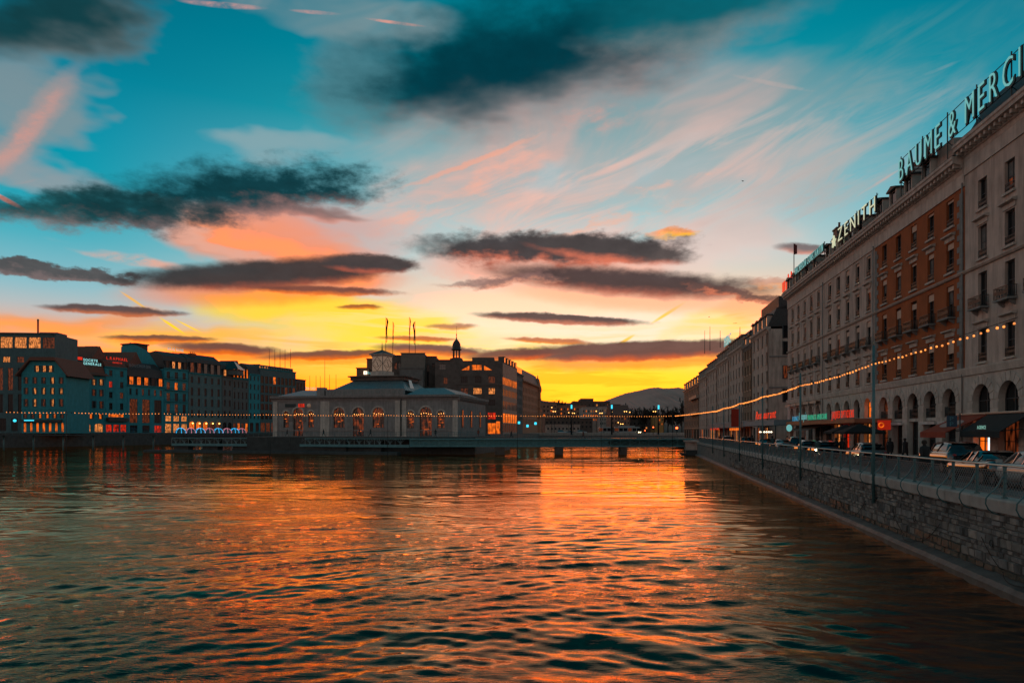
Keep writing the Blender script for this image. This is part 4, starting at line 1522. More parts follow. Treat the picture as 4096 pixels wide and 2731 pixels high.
# shop canopy with its signs
cy0, cy1 = 91.0, 65.3
can = thing('shop_canopy', 'long flat orange lit canopy over the shops of the grey houses', 'canopy', fpoint(91.0, 3.5, 0), FROT)
WC = (cy0 - cy1) / FC
CANM = mat('copper_canopy', (0.34, 0.13, 0.07), 0.6, 0.2, 1.5)
MB().box(0, WC * 0.42, 0, 3.4, 5.85, 6.35).obj('canopy_deck', CANM, can)
MB().box(WC * 0.42 + 0.1, WC, 0.0, 3.4, 5.9, 6.3).obj('canopy_deck', CANM, can)
for i in range(7):
    MB().tube([(1 + i * 4.0, 3.0, 0.0 + ZS), (1 + i * 4.0, 3.0, 5.85)], 0.07, 6).obj('canopy_post', IRON, can)
MB().prism_x([(-0.3, 5.2), (-0.32, 5.16), (2.8, 6.0), (2.8, 6.1)], 1.5, 10.5).obj('awning', mat('brown_awning', (0.14, 0.10, 0.085), 0.9), can)


def face_sign(name, label, text, yl, yr, z, h, m, off, cat='sign', back=True, bold=0.0, extrude=0.015, shear=0.0, word=False):
    t = thing(name, label, cat, fpoint(yl, off, 0), FROT)
    W = (yl - yr) / FC
    letters(t, text, 0, W, z, h, m, y=-0.03, extrude=extrude, bold=bold, shear=shear, gap=0.4)
    MB().tube([(0, 0.06, z - 0.06), (W, 0.06, z - 0.06)], 0.03, 4).obj('letter_rail', IRON, t)
    return t


def cy_of(px, off=3.5):
    x0 = FX - off * FC - FT * off * FT * FC
    return line_y(px, x0)


face_sign('shop_sign', 'tall narrow red neon letters standing on the canopy end', 'JAQUES OPTICIENS', cy_of(3335), cy_of(3424), 6.42, 0.78, REDNEON, 3.5)
face_sign('shop_sign', 'green neon letters on the canopy beside the tall red ones', 'PHARMACIE AMERICAINE', cy_of(3237), cy_of(3315), 6.42, 0.62, GREENNEON, 3.5)
face_sign('shop_sign', 'blue letters at the far end of the shop canopy', 'KUNZ', cy_of(3176), cy_of(3199), 6.4, 0.6, mat('blue_neon', (0.1, 0.3, 0.4), 0.4, emit=srgb(20, 150, 190), estr=0.8), 3.5)
face_sign('shop_sign', 'pale script lettering next to the blue letters on the canopy', 'Blancpain', cy_of(3202), cy_of(3232), 6.5, 0.95, TEALNEON, 3.5, shear=0.25)


# ------------------------------------------------------------------ the far row beyond the side street
def row_house(label, px_far, px_near, py_eave_near, rows, cols, wallm, trim, mansard=3.0, lit=0.0, name='apartment_building', ww=1.15, attic=None, roofm=None,
              ground=3.6, sillm=None, depth=14):
    yf_, yn_ = line_y(px_far), line_y(px_near)
    W = (yf_ - yn_) / FC
    He = EYE + (HY - py_eave_near) / F * yn_ - ZS
    root = thing(name, label, 'building', fpoint(yf_), FROT)
    fl = (He - ground) / rows
    ops, wn = [], []
    for r in range(rows):
        v0 = ground + fl * (r + 0.22)
        v1 = ground + fl * (r + 0.82)
        for c in range(cols):
            u = W * (c + 0.5) / cols
            ops.append((u - ww / 2, u + ww / 2, v0, v1))
            wn.append((u, v0, round(v1 - v0, 2)))
    gw = round(W / cols * 0.62, 2)
    for c in range(cols):
        u = W * (c + 0.5) / cols
        ops.append((u - gw / 2, u + gw / 2, 0.1, ground - 0.6))
    inst('wall', facade_mesh(W, He, ops, 0.25, depth), wallm, root)
    for u, v, h in wn:
        window(root, u, v, ww, h, bars=(1, 0), reveal=0.22, sill=sillm or trim, glass=(random.choice([WARM, DIM]) if random.random() < lit else GLASS))
    for c in range(cols):
        u = W * (c + 0.5) / cols
        window(root, u, 0.1, gw, round(ground - 0.7, 2), bars=(1, 1), reveal=0.22, glass=random.choice([GLASS, DIM, WARM, AMBER, GLASS]))
    MB().box(0, W, -0.16, 0.0, ground - 0.25, ground).obj('string_course', trim, root)
    cornice(root, W, He - 0.5, trim, None, 0.6, 0.9)
    if mansard:
        MB().prism_x([(-0.2, He + 0.4), (1.3, He + 0.4 + mansard), (5.0, He + mansard + 1.2), (depth - 0.5, He + 0.8), (depth - 0.5, He + 0.4)], 0, W).obj('roof', roofm or SLATE, root)
        if attic:
            n = attic
            wA = W / n * 0.5
            for i in range(n):
                u = W * (i + 0.5) / n
                dormer(root, round(u, 3), -0.12, He + 0.45, STONE_W, SLATE, round(wA + 0.44, 2), round(mansard * 0.62, 2), glass=SKYLIT)
    MB().tube([(W - 0.1, -0.15, 0.1), (W - 0.1, -0.15, He)], 0.07, 5).obj('drainpipe', IRON, root)
    return root, W, He


SILL_O = mat('warm_sill', (0.42, 0.30, 0.24), 0.6)
r1, WR1, H1 = row_house('brownish corner house with slate mansard across the side street', 3009, 3076, 1315, 5, 4, STONE_G, STONE_W, 3.2, 0.0, attic=4, sillm=SILL_O)
# its side wall windows towards the viewer
for v, g_ in ((15.4, GLASS), (11.3, DIM), (7.3, GLASS), (18.2, GLASS)):
    o = MB().box(-1.4, 1.4, -0.05, 0.05, 0, 2.3).obj('window', FRAME, r1, (WR1 + 0.02, 3.6, v), math.pi / 2)
    MB().quad((-1.25, -0.07, 0.12), (1.25, -0.07, 0.12), (1.25, -0.07, 2.2), (-1.25, -0.07, 2.2)).obj('pane', g_, o)
for z in (9.7, 15.0):
    MB().box(WR1, WR1 + 0.12, 0, 13, z, z + 0.22).obj('string_course', STONE_D, r1)
chimney(r1, 2.0, 3.2, H1 + 3.0, 2.0, 1.4, 1.0, SLATE, 3)
MB().box(0.3, WR1, 1.6, 9, H1 + 3.4, H1 + 5.6).obj('roof_storey', SLATE, r1)
t = thing('rooftop_sign', 'slanting row of red glowing strokes on the corner house roof', 'sign', fpoint(line_y(3066, FX - 1), 0, H1 + ZS), FROT)
xx = 0.0
for i in range(12):
    hh = random.choice([1.3, 1.8, 1.5, 2.2]) if i > 2 else 1.6
    if i == 3:
        xx += 0.5
    MB().prism_x([(0, 0), (0.12, 0), (0.12, hh), (0, hh)], xx, xx + 0.42).obj('letter_stroke', REDNEON, t, (-0.2, 1.6, 5.7 - 0.0))
    xx += 0.62
MB().box(-0.4, xx, 1.74, 1.8, 5.5, 5.7).obj('sign_rail', IRON, t)
row_house('narrow dark ochre house squeezed between the corner house and the long terrace', 2976, 3009, 1380, 5, 3, mat('ochre_render', (0.24, 0.16, 0.11), 0.9, 0.2, 1), STONE_D, 2.6, 0, attic=2, sillm=SILL_O)
for (a_, b_, e_, l_, c_) in [(2918, 2976, 1386, 'grey terrace house next to the narrow ochre house', 5), (2870, 2918, 1434, 'grey terrace house with an illuminated sign on its attic', 5),
                             (2830, 2870, 1473, 'grey terrace house in the middle of the far right row', 4), (2797, 2830, 1506, 'grey terrace house beside the brown end house', 4)]:
    rr, wr, hr = row_house(l_, a_, b_, e_, 5, c_, STONE_G, STONE_W, 3.0, 0.0, attic=c_ + 2, sillm=SILL_O)
    if a_ == 2870:
        t = thing('rooftop_sign', 'small teal attic sign on the far grey terrace', 'sign', fpoint(line_y(2906), 0.2, ZS), FROT)
        letters(t, 'HSBC', 0.0, 9.0, hr + 3.2, 2.2, TEALNEON, y=-0.3)
        MB().box(-0.3, 9.3, -0.1, 0.1, hr + 2.9, hr + 3.1).obj('sign_rail', IRON, t)
re, we, he = row_house('brown end house of the right row with stone balconies', 2737, 2797, 1536, 5, 6, mat('brown_render', (0.26, 0.16, 0.11), 0.9, 0.2, 1), SILL_O, 3.4, 0.0, attic=6, sillm=SILL_O)
for z in (he * 0.45, he * 0.75):
    MB().box(we * 0.55, we, -1.0, 0, z, z + 1.0).obj('balcony', SILL_O, re)
for i, (px_, yb_, yt_) in enumerate([(2819, 1406, 1322), (2840, 1394, 1305), (2881, 1382, 1322), (2960, 1340, 1308)]):
    yy_ = line_y(px_, FX + 4)
    p0, p1 = U(px_, yb_ + 8, yy_), U(px_, yt_, yy_)
    tag(MB().tube([p0, p1], [0.12, 0.06], 5).obj('roof_mast', IRON), ['thin mast over the grey terrace, farthest of four', 'tallest thin mast over the grey terrace roofs',
        'thin mast over the grey terrace behind the teal attic sign', 'thin mast nearest the corner house mansard'][i], 'mast', 'masts on the right row')


# ------------------------------------------------------------------ left bank
LA, LT = -263.0, 0.42
LROT = math.atan2(1, LT)
LC = 1 / math.sqrt(1 + LT * LT)
ZB = 4.55


def lb_y(px):
    return LA / ((px - 2048) / F - LT)


def lb_point(y, off=0.0, z=ZB):
    """point of the left facade line at depth y, off metres out towards the river"""
    return Vector((LA + LT * y + off * LC, y - off * LT * LC, z))


b = MB()
pts = [lb_point(120, 9, 0), lb_point(420, 9, 0), lb_point(420, -300, 0), lb_point(120, -300, 0)]
b.hexa([tuple(p.xy) + (-1.0,) for p in pts] + [tuple(p.xy) + (ZB,) for p in pts])
struct(b.obj('left_bank_ground', PAVE))
lq = thing('quay_wall', 'dark stone quay wall below the houses of the left bank', 'wall', lb_point(120, 9, 0), LROT)
for i in range(30):
    MB().box(i * 10.5 + 0.02, i * 10.5 + 10.48, -0.5, 0.0, -0.8, ZB + 0.1).obj('wall_block', mat('dark_quay_stone', (0.07, 0.07, 0.068), 0.9, 0.3, 1, 0.5, 4), lq)


def bank_house(label, pl, pr, eave, rows, wallm, trim=None, base_py=None, roof=None, roof_top=None, roofm=None, attic=None, name='apartment_building', frame=None,
               shutters=None, ground=None, depth=14.0, cornice_=True, rot=None, y0=None, sills=True, reveal=0.22):
    """house on the left bank; rows = (top, bottom, columns, width share, glass choices, rise share) in photo rows at its left edge"""
    ya = y0 or lb_y(pl)
    k = ya / F
    zof = lambda py: EYE + (HY - py) * k - ZB
    if rot is None:
        yb_ = lb_y(pr)
        W = (yb_ - ya) / LC
        p, rz = lb_point(ya), LROT
    else:
        rz = rot
        a = (pr - 2048) / F
        x0 = (pl - 2048) / F * ya
        # where the turned facade meets the ray of its right edge
        W = (a * ya - x0) / (math.cos(rz) - a * math.sin(rz))
        p = Vector((x0, ya, ZB))
    root = thing(name, label, 'building', p, rz)
    He = zof(eave)
    ops, wn = [], []
    for (t0, t1, n, ws, gl, rise) in rows:
        v1, v0 = zof(t0), max(zof(t1), 0.08)
        cell = W / n
        w = round(cell * ws, 2)
        for c in range(n):
            u = cell * (c + 0.5)
            ops.append((u - w / 2, u + w / 2, v0, v1, rise * w))
            wn.append((u, v0, w, round(v1 - v0, 2), rise * w, random.choice(gl)))
    inst('wall', facade_mesh(W, He, ops, reveal, depth), wallm, root)
    for u, v, w, h, rs, g in wn:
        window(root, u, v, w, h, rs, (1, 1) if w < 2.2 else (2, 1), glass=g, frame=frame or FRAME, reveal=reveal - 0.03,
               sill=(trim if sills and trim and v > 3 else None), shutters=(shutters if v > 4 else None))
    if cornice_:
        cornice(root, W, He - 0.35, trim or wallm, None, 0.5, 0.7)
    if roof_top is not None:
        zr = zof(roof_top)
        zt = He + 0.38
        MB().prism_x([(-0.1, zt), (1.4, zt + (zr - zt) * 0.72), (5.0, zr), (depth - 1, zt + (zr - zt) * 0.6), (depth - 0.3, zt)], 0.0, W).obj('roof', roofm or SLATE, root)
        if attic:
            n, g, hh = attic
            for i in range(n):
                wd = round(W / n * 0.62, 2)
                dormer(root, W * (i + 0.5) / n, -0.15, zt + 0.05, roofm or SLATE, roofm or SLATE, wd, round((zr - zt) * hh, 2), glass=random.choice(g))
    return root, W, He, zof


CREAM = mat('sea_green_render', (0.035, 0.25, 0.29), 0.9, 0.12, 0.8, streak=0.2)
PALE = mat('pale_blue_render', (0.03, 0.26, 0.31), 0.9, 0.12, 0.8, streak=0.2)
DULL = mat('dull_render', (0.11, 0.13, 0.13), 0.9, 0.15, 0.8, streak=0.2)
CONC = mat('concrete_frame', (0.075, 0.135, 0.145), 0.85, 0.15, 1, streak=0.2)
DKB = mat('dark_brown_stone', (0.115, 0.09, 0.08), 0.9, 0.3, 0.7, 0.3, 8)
GD = [GLASS, GLASS, GLASS, DIM]
GW = [WARM, WARM, DIM]

# modern block at the left edge
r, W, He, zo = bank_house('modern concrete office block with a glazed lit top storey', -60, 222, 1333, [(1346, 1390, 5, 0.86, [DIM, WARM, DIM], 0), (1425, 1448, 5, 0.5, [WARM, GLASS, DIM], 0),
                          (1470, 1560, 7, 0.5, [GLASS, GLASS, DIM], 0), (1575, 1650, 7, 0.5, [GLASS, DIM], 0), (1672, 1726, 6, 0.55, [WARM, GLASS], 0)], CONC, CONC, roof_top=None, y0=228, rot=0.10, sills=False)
MB().box(W * 0.66, W * 0.665 + 0.3, 3, 3.4, He, He + 5.5).obj('vent_pipe', IRON, r)
MB().box(W * 0.72, W * 0.98, 2, 8, He, He + 0.9).obj('roof_plant', CONC, r)
# gable house with shutters
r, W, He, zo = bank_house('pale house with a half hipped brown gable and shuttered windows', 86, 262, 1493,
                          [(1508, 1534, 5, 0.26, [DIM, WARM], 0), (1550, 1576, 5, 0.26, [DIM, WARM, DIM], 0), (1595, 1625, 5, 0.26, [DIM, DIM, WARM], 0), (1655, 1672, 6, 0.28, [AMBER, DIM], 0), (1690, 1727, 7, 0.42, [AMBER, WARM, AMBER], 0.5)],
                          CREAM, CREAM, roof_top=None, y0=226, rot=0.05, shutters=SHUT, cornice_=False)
zg = zo(1443)
MB().prism_y([(0, He), (W, He), (W * 0.80, zg), (W * 0.22, zg)], 0.0, 13.9).obj('gable_wall', CREAM, r)
for u in (W * 0.36, W * 0.52, W * 0.66):
    window(r, u, He + 0.5, 1.0, 2.1, 0, (1, 1), glass=WARM, reveal=-0.02, shutters=SHUT)
MB().prism_y([(-1.6, He - 0.9), (-1.2, He - 1.0), (W * 0.22, zg + 0.05), (W * 0.8, zg + 0.05), (W + 1.2, He - 1.0), (W + 1.6, He - 0.9), (W * 0.78, zg + 1.2), (W * 0.24, zg + 1.2)], -1.2, 15).obj('roof', ROOF_R, r)
for z in (zo(1541), zo(1637)):
    MB().box(0, W, -0.15, 0.0, z, z + 0.3).obj('string_course', CREAM, r)
MB().box(0.3, W - 1, -1.3, -0.05, zo(1688), zo(1678)).obj('shop_fascia', SHUT, r)
MB().box(W * 0.12, W * 0.34, -1.42, -1.3, zo(1683), zo(1679)).obj('lit_fascia_panel', CYAN, r)
MB().lathe([(0, -0.5), (0.35, -0.35), (0.5, 0), (0.35, 0.35), (0, 0.5)], 10).obj('cyan_lamp', CYAN, r, (-1.2, -1.5, zo(1682)))
# shuttered wing
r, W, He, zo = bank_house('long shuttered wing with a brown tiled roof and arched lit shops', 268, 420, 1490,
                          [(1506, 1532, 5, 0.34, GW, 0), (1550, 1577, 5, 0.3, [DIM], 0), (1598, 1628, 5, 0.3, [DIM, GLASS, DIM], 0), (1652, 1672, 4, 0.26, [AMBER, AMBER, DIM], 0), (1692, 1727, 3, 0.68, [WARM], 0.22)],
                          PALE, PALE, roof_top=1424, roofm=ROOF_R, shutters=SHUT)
MB().prism_x([(-1.5, He - 0.2), (-1.5, He + 0.1), (1.5, He + 1.4), (1.5, He + 0.9)], -0.5, W + 0.5).obj('eaves', ROOF_R, r)
sg = thing('rooftop_sign', 'white glowing two line roof sign with a red and black square', 'sign', lb_point(lb_y(300), 1.2, 0), LROT)
ks = lb_y(300) / F
zz = lambda py, k=ks: EYE + (HY - py) * k
MB().box(0, 1.9, 0, 0.2, zz(1438), zz(1426.5)).obj('logo_red_half', REDNEON, sg)
MB().box(0, 1.9, 0, 0.2, zz(1449), zz(1438.4)).obj('logo_black_half', SHUT, sg)
WHITN = mat('white_neon', (0.4, 0.5, 0.5), 0.4, emit=srgb(150, 235, 235), estr=0.9)
letters(sg, 'SOCIETE', 2.3, 5.5, zz(1441), 0.95, WHITN, extrude=0.02, gap=0.2)
letters(sg, 'GENERALE', 2.3, 6.9, zz(1455), 0.95, WHITN, extrude=0.02, gap=0.2)
MB().box(0, 9.4, 0.3, 0.4, zz(1458), zz(1456)).obj('sign_rail', IRON, sg)
# narrow house
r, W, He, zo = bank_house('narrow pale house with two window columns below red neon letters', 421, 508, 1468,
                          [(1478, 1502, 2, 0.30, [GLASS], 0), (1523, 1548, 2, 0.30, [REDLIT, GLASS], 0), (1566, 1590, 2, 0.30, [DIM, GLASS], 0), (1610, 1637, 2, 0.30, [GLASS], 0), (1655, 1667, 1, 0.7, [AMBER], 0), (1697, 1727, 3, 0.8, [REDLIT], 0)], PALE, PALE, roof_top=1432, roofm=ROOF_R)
MB().box(0.3, W - 0.3, -1.4, 0, zo(1684), zo(1670)).obj('shop_fascia', SHUT, r)
t = thing('rooftop_sign', 'red neon roof lettering with a smaller red line below', 'sign', lb_point(lb_y(417), 1.2, 0), LROT)
k2 = lb_y(417) / F
Ws = (lb_y(502) - lb_y(417)) / LC
letters(t, 'L.RAPHAEL', 0, Ws, EYE + (HY - 1437) * k2, 1.15, REDNEON, extrude=0.02, gap=0.2)
letters(t, 'GENEVE', Ws * 0.28, Ws * 0.45, EYE + (HY - 1450) * k2, 0.6, REDNEON, extrude=0.02, gap=0.2)
MB().box(0, Ws, 0.2, 0.3, EYE + (HY - 1453) * k2, EYE + (HY - 1451.5) * k2).obj('sign_rail', IRON, t)
# dark mansard house
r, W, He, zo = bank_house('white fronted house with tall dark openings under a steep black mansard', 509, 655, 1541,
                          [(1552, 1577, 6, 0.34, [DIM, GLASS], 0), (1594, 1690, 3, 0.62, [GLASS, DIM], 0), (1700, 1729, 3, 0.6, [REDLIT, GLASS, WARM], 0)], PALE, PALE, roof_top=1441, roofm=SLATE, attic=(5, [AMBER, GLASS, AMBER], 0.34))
t = thing('rooftop_sign', 'unlit grey roof lettering on the black mansard', 'sign', lb_point(lb_y(506), 1.6, 0), LROT)
k2 = lb_y(506) / F
letters(t, 'BOUCHERON', 0, (lb_y(590) - lb_y(506)) / LC, EYE + (HY - 1466) * k2, 1.2, mat('grey_letters', (0.2, 0.24, 0.25), 0.6), extrude=0.02, gap=0.25)
MB().box(0, 10, 0.2, 0.3, EYE + (HY - 1469) * k2, EYE + (HY - 1467) * k2).obj('sign_rail', IRON, t)
# bank house with teal sign, its bare party wall showing over the black mansard
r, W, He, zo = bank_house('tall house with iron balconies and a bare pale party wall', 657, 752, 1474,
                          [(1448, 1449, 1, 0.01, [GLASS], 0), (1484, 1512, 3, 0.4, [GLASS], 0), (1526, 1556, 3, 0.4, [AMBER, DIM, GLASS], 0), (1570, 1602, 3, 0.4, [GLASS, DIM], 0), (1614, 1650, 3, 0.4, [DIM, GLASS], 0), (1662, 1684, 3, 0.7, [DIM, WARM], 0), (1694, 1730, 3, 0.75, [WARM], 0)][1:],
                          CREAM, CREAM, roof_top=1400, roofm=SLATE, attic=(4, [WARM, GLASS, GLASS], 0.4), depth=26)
for py in (1513, 1557, 1603, 1651):
    b = MB().box(0.2, W - 0.2, -0.7, 0, zo(py) - 0.2, zo(py))
    b.obj('balcony_slab', CREAM, r)
    b = MB().box(0.2, W - 0.2, -0.7, -0.66, zo(py) + 0.85, zo(py) + 0.92)
    for i in range(30):
        x = 0.25 + i * (W - 0.5) / 29
        b.box(x - 0.02, x + 0.02, -0.69, -0.67, zo(py), zo(py) + 0.85)
    b.obj('balcony_rail', IRON, r)
MB().prism_x([(3, He), (25.5, He), (25.5, zo(1375)), (20, zo(1360)), (9, zo(1405))], -0.1, 0.5).obj('party_wall', PALE, r)
MB().box(0.0, 6, 17, 25, zo(1405), zo(1368)).box(-0.5, 6.5, 16.5, 25.5, zo(1368), zo(1363)).obj('roof_pavilion', SLATE, r)
t = thing('rooftop_sign', 'teal glowing roof lettering above a small red line', 'sign', lb_point(lb_y(661), 1.2, 0), LROT)
k2 = lb_y(661) / F
Ws = (lb_y(727) - lb_y(661)) / LC
letters(t, 'ARAB BANK', 0, Ws, EYE + (HY - 1400) * k2, 1.25, TEALNEON, extrude=0.02, gap=0.2)
letters(t, 'SWITZERLAND', Ws * 0.3, Ws * 0.42, EYE + (HY - 1409) * k2, 0.55, REDNEON, extrude=0.02, gap=0.2)
MB().box(0, Ws, 0.2, 0.3, EYE + (HY - 1413) * k2, EYE + (HY - 1411) * k2).obj('sign_rail', IRON, t)
# five bay house
r, W, He, zo = bank_house('broad grey house with arcaded ground floor and glazed attic', 754, 887, 1492,
                          [(1504, 1530, 5, 0.34, [GLASS], 0), (1548, 1580, 5, 0.34, [GLASS], 0), (1592, 1624, 5, 0.34, [GLASS], 0), (1638, 1668, 5, 0.3, [GLASS], 0), (1684, 1726, 5, 0.74, [DIM, AMBER], 0.5)],
                          mat('grey_render_cool', (0.10, 0.17, 0.175), 0.9, 0.12, 0.8, streak=0.2), CREAM, roof_top=1408, attic=(5, [DIM, GLASS_B, WARM], 0.5))
chimney(r, W * 0.3, 4, He + 6, 3.0, 3.0, 1.4, ROOF_R, 3)
for i in range(5):
    MB().lathe([(0, -0.35), (0.3, -0.2), (0.35, 0.1), (0, 0.35)], 8).obj('arcade_lamp', ORLAMP, r, (W * (i + 0.1) / 5 + 1.2, -0.7, zo(1692)))
bank_house('narrow dull house with two window columns beside the arcade', 889, 929, 1506, [(1484, 1500, 2, 0.3, [WARM, GLASS], 0), (1520, 1540, 2, 0.36, [GLASS], 0), (1558, 1582, 2, 0.36, [GLASS], 0), (1598, 1624, 2, 0.36, [GLASS], 0), (1642, 1666, 2, 0.36, [GLASS], 0), (1688, 1726, 2, 0.7, [GLASS], 0.5)][1:], DULL, DULL, roof_top=1440, attic=(2, [GLASS, WARM], 0.4))
bank_house('grey house with a band of amber attic windows', 930, 994, 1512, [(1524, 1550, 4, 0.34, [GLASS], 0), (1566, 1594, 4, 0.34, [GLASS], 0), (1606, 1638, 4, 0.34, [GLASS], 0), (1650, 1674, 4, 0.34, [GLASS], 0), (1692, 1727, 4, 0.6, [AMBER, WARM, DIM], 0)], DULL, CREAM, roof_top=1452, attic=(5, [AMBER], 0.66))
bank_house('pale narrow house with three window columns under a dark roof', 995, 1040, 1496, [(1502, 1520, 3, 0.36, [GLASS], 0), (1535, 1556, 3, 0.36, [GLASS], 0), (1572, 1596, 3, 0.36, [GLASS], 0), (1612, 1636, 3, 0.36, [GLASS], 0), (1650, 1674, 3, 0.36, [GLASS], 0), (1690, 1727, 2, 0.6, [GLASS], 0)], PALE, PALE, roof_top=1450)
r, W, He, zo = bank_house('wide modern office block with long rows of loggias', 1041, 1183, 1474, [(1472, 1484, 12, 0.5, [WARM, GLASS, GLASS], 0), (1502, 1532, 9, 0.7, [GLASS, GLASS, AMBER, GLASS], 0), (1540, 1570, 9, 0.7, [GLASS, GLASS, DIM], 0), (1578, 1606, 9, 0.7, [GLASS], 0), (1614, 1640, 9, 0.7, [GLASS], 0), (1650, 1676, 9, 0.7, [GLASS], 0), (1690, 1727, 7, 0.8, [DIM], 0)][1:], CONC, CREAM, depth=18)
inst('attic_storey', facade_mesh(W - 1, zo(1457) - He, [((W - 1) * (i + 0.2) / 14, (W - 1) * (i + 0.8) / 14, 0.5, zo(1457) - He - 0.6) for i in range(14)], 0.2, 14), CONC, r, (0.3, 1.2, He))
for i in range(14):
    window(r, 0.3 + (W - 1) * (i + 0.5) / 14, He + 0.5, round((W - 1) * 0.6 / 14, 2), round(zo(1457) - He - 1.1, 2), 0, (0, 0), glass=(WARM if i < 4 else GLASS), reveal=1.38)
for i, px_ in enumerate((1077, 1099, 1120, 1140, 1162)):
    y_ = lb_y(px_) + 8
    tag(MB().tube([U(px_, 1470, y_), U(px_, 1396, y_)], [0.16, 0.09], 5).obj('roof_mast', IRON), 'thin flag mast number %s from the left in the row on the office block' % ['one', 'two', 'three', 'four', 'five'][i], 'mast', 'masts on the office block')
bank_house('lower dark annexe stepping down from the wide office block', 1184, 1222, 1518, [(1530, 1560, 3, 0.6, [GLASS, WARM], 0), (1575, 1605, 3, 0.6, [GLASS], 0), (1620, 1650, 3, 0.6, [GLASS], 0), (1670, 1720, 3, 0.6, [GLASS], 0)], DKB, DKB, depth=14)
# roofs that show behind the front row
for (pl, pr, pt, y_, l_, m_) in [(225, 400, 1385, 262, 'long brown roof ridge behind the gable house', ROOF_R), (340, 390, 1384, 270, 'small raised roof box on the brown ridge', ROOF_R),
                                 (395, 545, 1408, 275, 'brown rear roof behind the red neon letters', ROOF_R), (880, 950, 1442, 330, 'dark rear roof behind the narrow dull house', SLATE),
                                 (955, 1040, 1456, 345, 'dark rear roof behind the amber attic', SLATE)]:
    p0, p1 = U(pl, pt, y_), U(pr, pt + 6, y_)
    b = MB()
    b.prism_x([(-6, 0), (-6, 3), (0, 9), (6, 3), (6, 0)], 0, (p1 - p0).length)
    t = thing('background_house', l_, 'house', (p0.x, p0.y, p0.z - 9), math.atan2(p1.y - p0.y, p1.x - p0.x))
    b.obj('roof', m_, t)
    MB().box(0.2, (p1 - p0).length - 0.2, -5.6, 5.6, -(p0.z - 9) + ZB, -0.01).obj('wall', DULL, t)
# small glass lantern roof
p = U(932, 1441, 318)
t = thing('roof_lantern', 'pointed glass roof lantern on the left bank roofs', 'lantern', (p.x, p.y, p.z - 7))
MB().box(-3.5, 3.5, -3.5, 3.5, 0, 2.5).obj('lantern_base', DULL, t)
MB().add([(-4.2, -4.2, 2.5), (4.2, -4.2, 2.5), (4.2, 4.2, 2.5), (-4.2, 4.2, 2.5), (-0.7, -0.7, 6.4), (0.7, -0.7, 6.4), (0.7, 0.7, 6.4), (-0.7, 0.7, 6.4)], [(0, 1, 5, 4), (1, 2, 6, 5), (2, 3, 7, 6), (3, 0, 4, 7), (4, 5, 6, 7)]).obj('glass_pyramid', SKYLIT, t)
# sign and masts beyond the office block
p = U(1222, 1560, 380)
t = thing('rooftop_sign', 'tiny teal lettering on the low roof between the office block and the clock hall', 'sign', p, 0.2)
letters(t, 'FRA SARASIN', 0, 7.6, 0.2, 1.6, TEALNEON, extrude=0.02, gap=0.2)
MB().box(-2, 14, 1.5, 20, -30, 0).obj('sign_house', DKB, t)
for i, (px_, pt) in enumerate([(1239, 1502), (1264, 1502), (1281, 1504), (1299, 1436), (1318, 1498), (1344, 1497)]):
    tag(MB().tube([U(px_, 1580, 300), U(px_, pt, 300)], [0.14, 0.07], 5).obj('mast', IRON), ['thin bare mast, first past the office block annexe', 'thin bare mast, second past the office block annexe', 'thin bare mast, third past the office block annexe',
        'tallest bare mast left of the clock hall roof', 'thin bare mast just right of the tallest one', 'thin bare mast rising behind the metal hall roof'][i], 'mast', 'bare masts left of the clock hall')

# glowing dome tents on the left bank
dome = cached('dome', lambda: MB().lathe([(2.0 * math.cos(t), 2.0 * math.sin(t)) for t in [k * math.pi / 2 / 6 for k in range(7)]], 14).mesh('dome_shell'))
rib = cached('rib', lambda: MB().tube([(2.03 * math.cos(t), 0.0, 2.03 * math.sin(t)) for t in [k * math.pi / 14 for k in range(15)]], 0.10, 6).mesh('light_rib'))
BLUEL = mat('blue_led', (0.1, 0.3, 0.5), 0.4, emit=srgb(40, 190, 255), estr=1.3)
PINKL = mat('pink_led', (0.4, 0.2, 0.3), 0.4, emit=srgb(255, 150, 170), estr=0.7)
SHELL = mat('dome_plastic', (0.10, 0.13, 0.15), 0.25, 0.2, 2, spec=0.6)
words = ['first', 'second', 'third', 'fourth', 'fifth', 'sixth', 'seventh', 'last']
for i, px_ in enumerate((722, 762, 800, 836, 872, 907, 937, 966)):
    y_ = lb_y(px_) - 16
    c_ = 'blue' if i % 2 == 0 else 'pink'
    t = thing('dome_tent', 'low dome tent with a %s lit arch, %s of eight from the left' % (c_, words[i]), 'tent', U(px_, HY, y_).xy.to_3d() + Vector((0, 0, ZB)), 0, 'lit dome tents on the left quay')
    inst('shell', dome, SHELL, t)
    for a_ in (0.15, 1.2, 2.2):
        inst('light_rib', remat('rib', rib, BLUEL if c_ == 'blue' else PINKL), None, t, (0, 0, 0), a_)

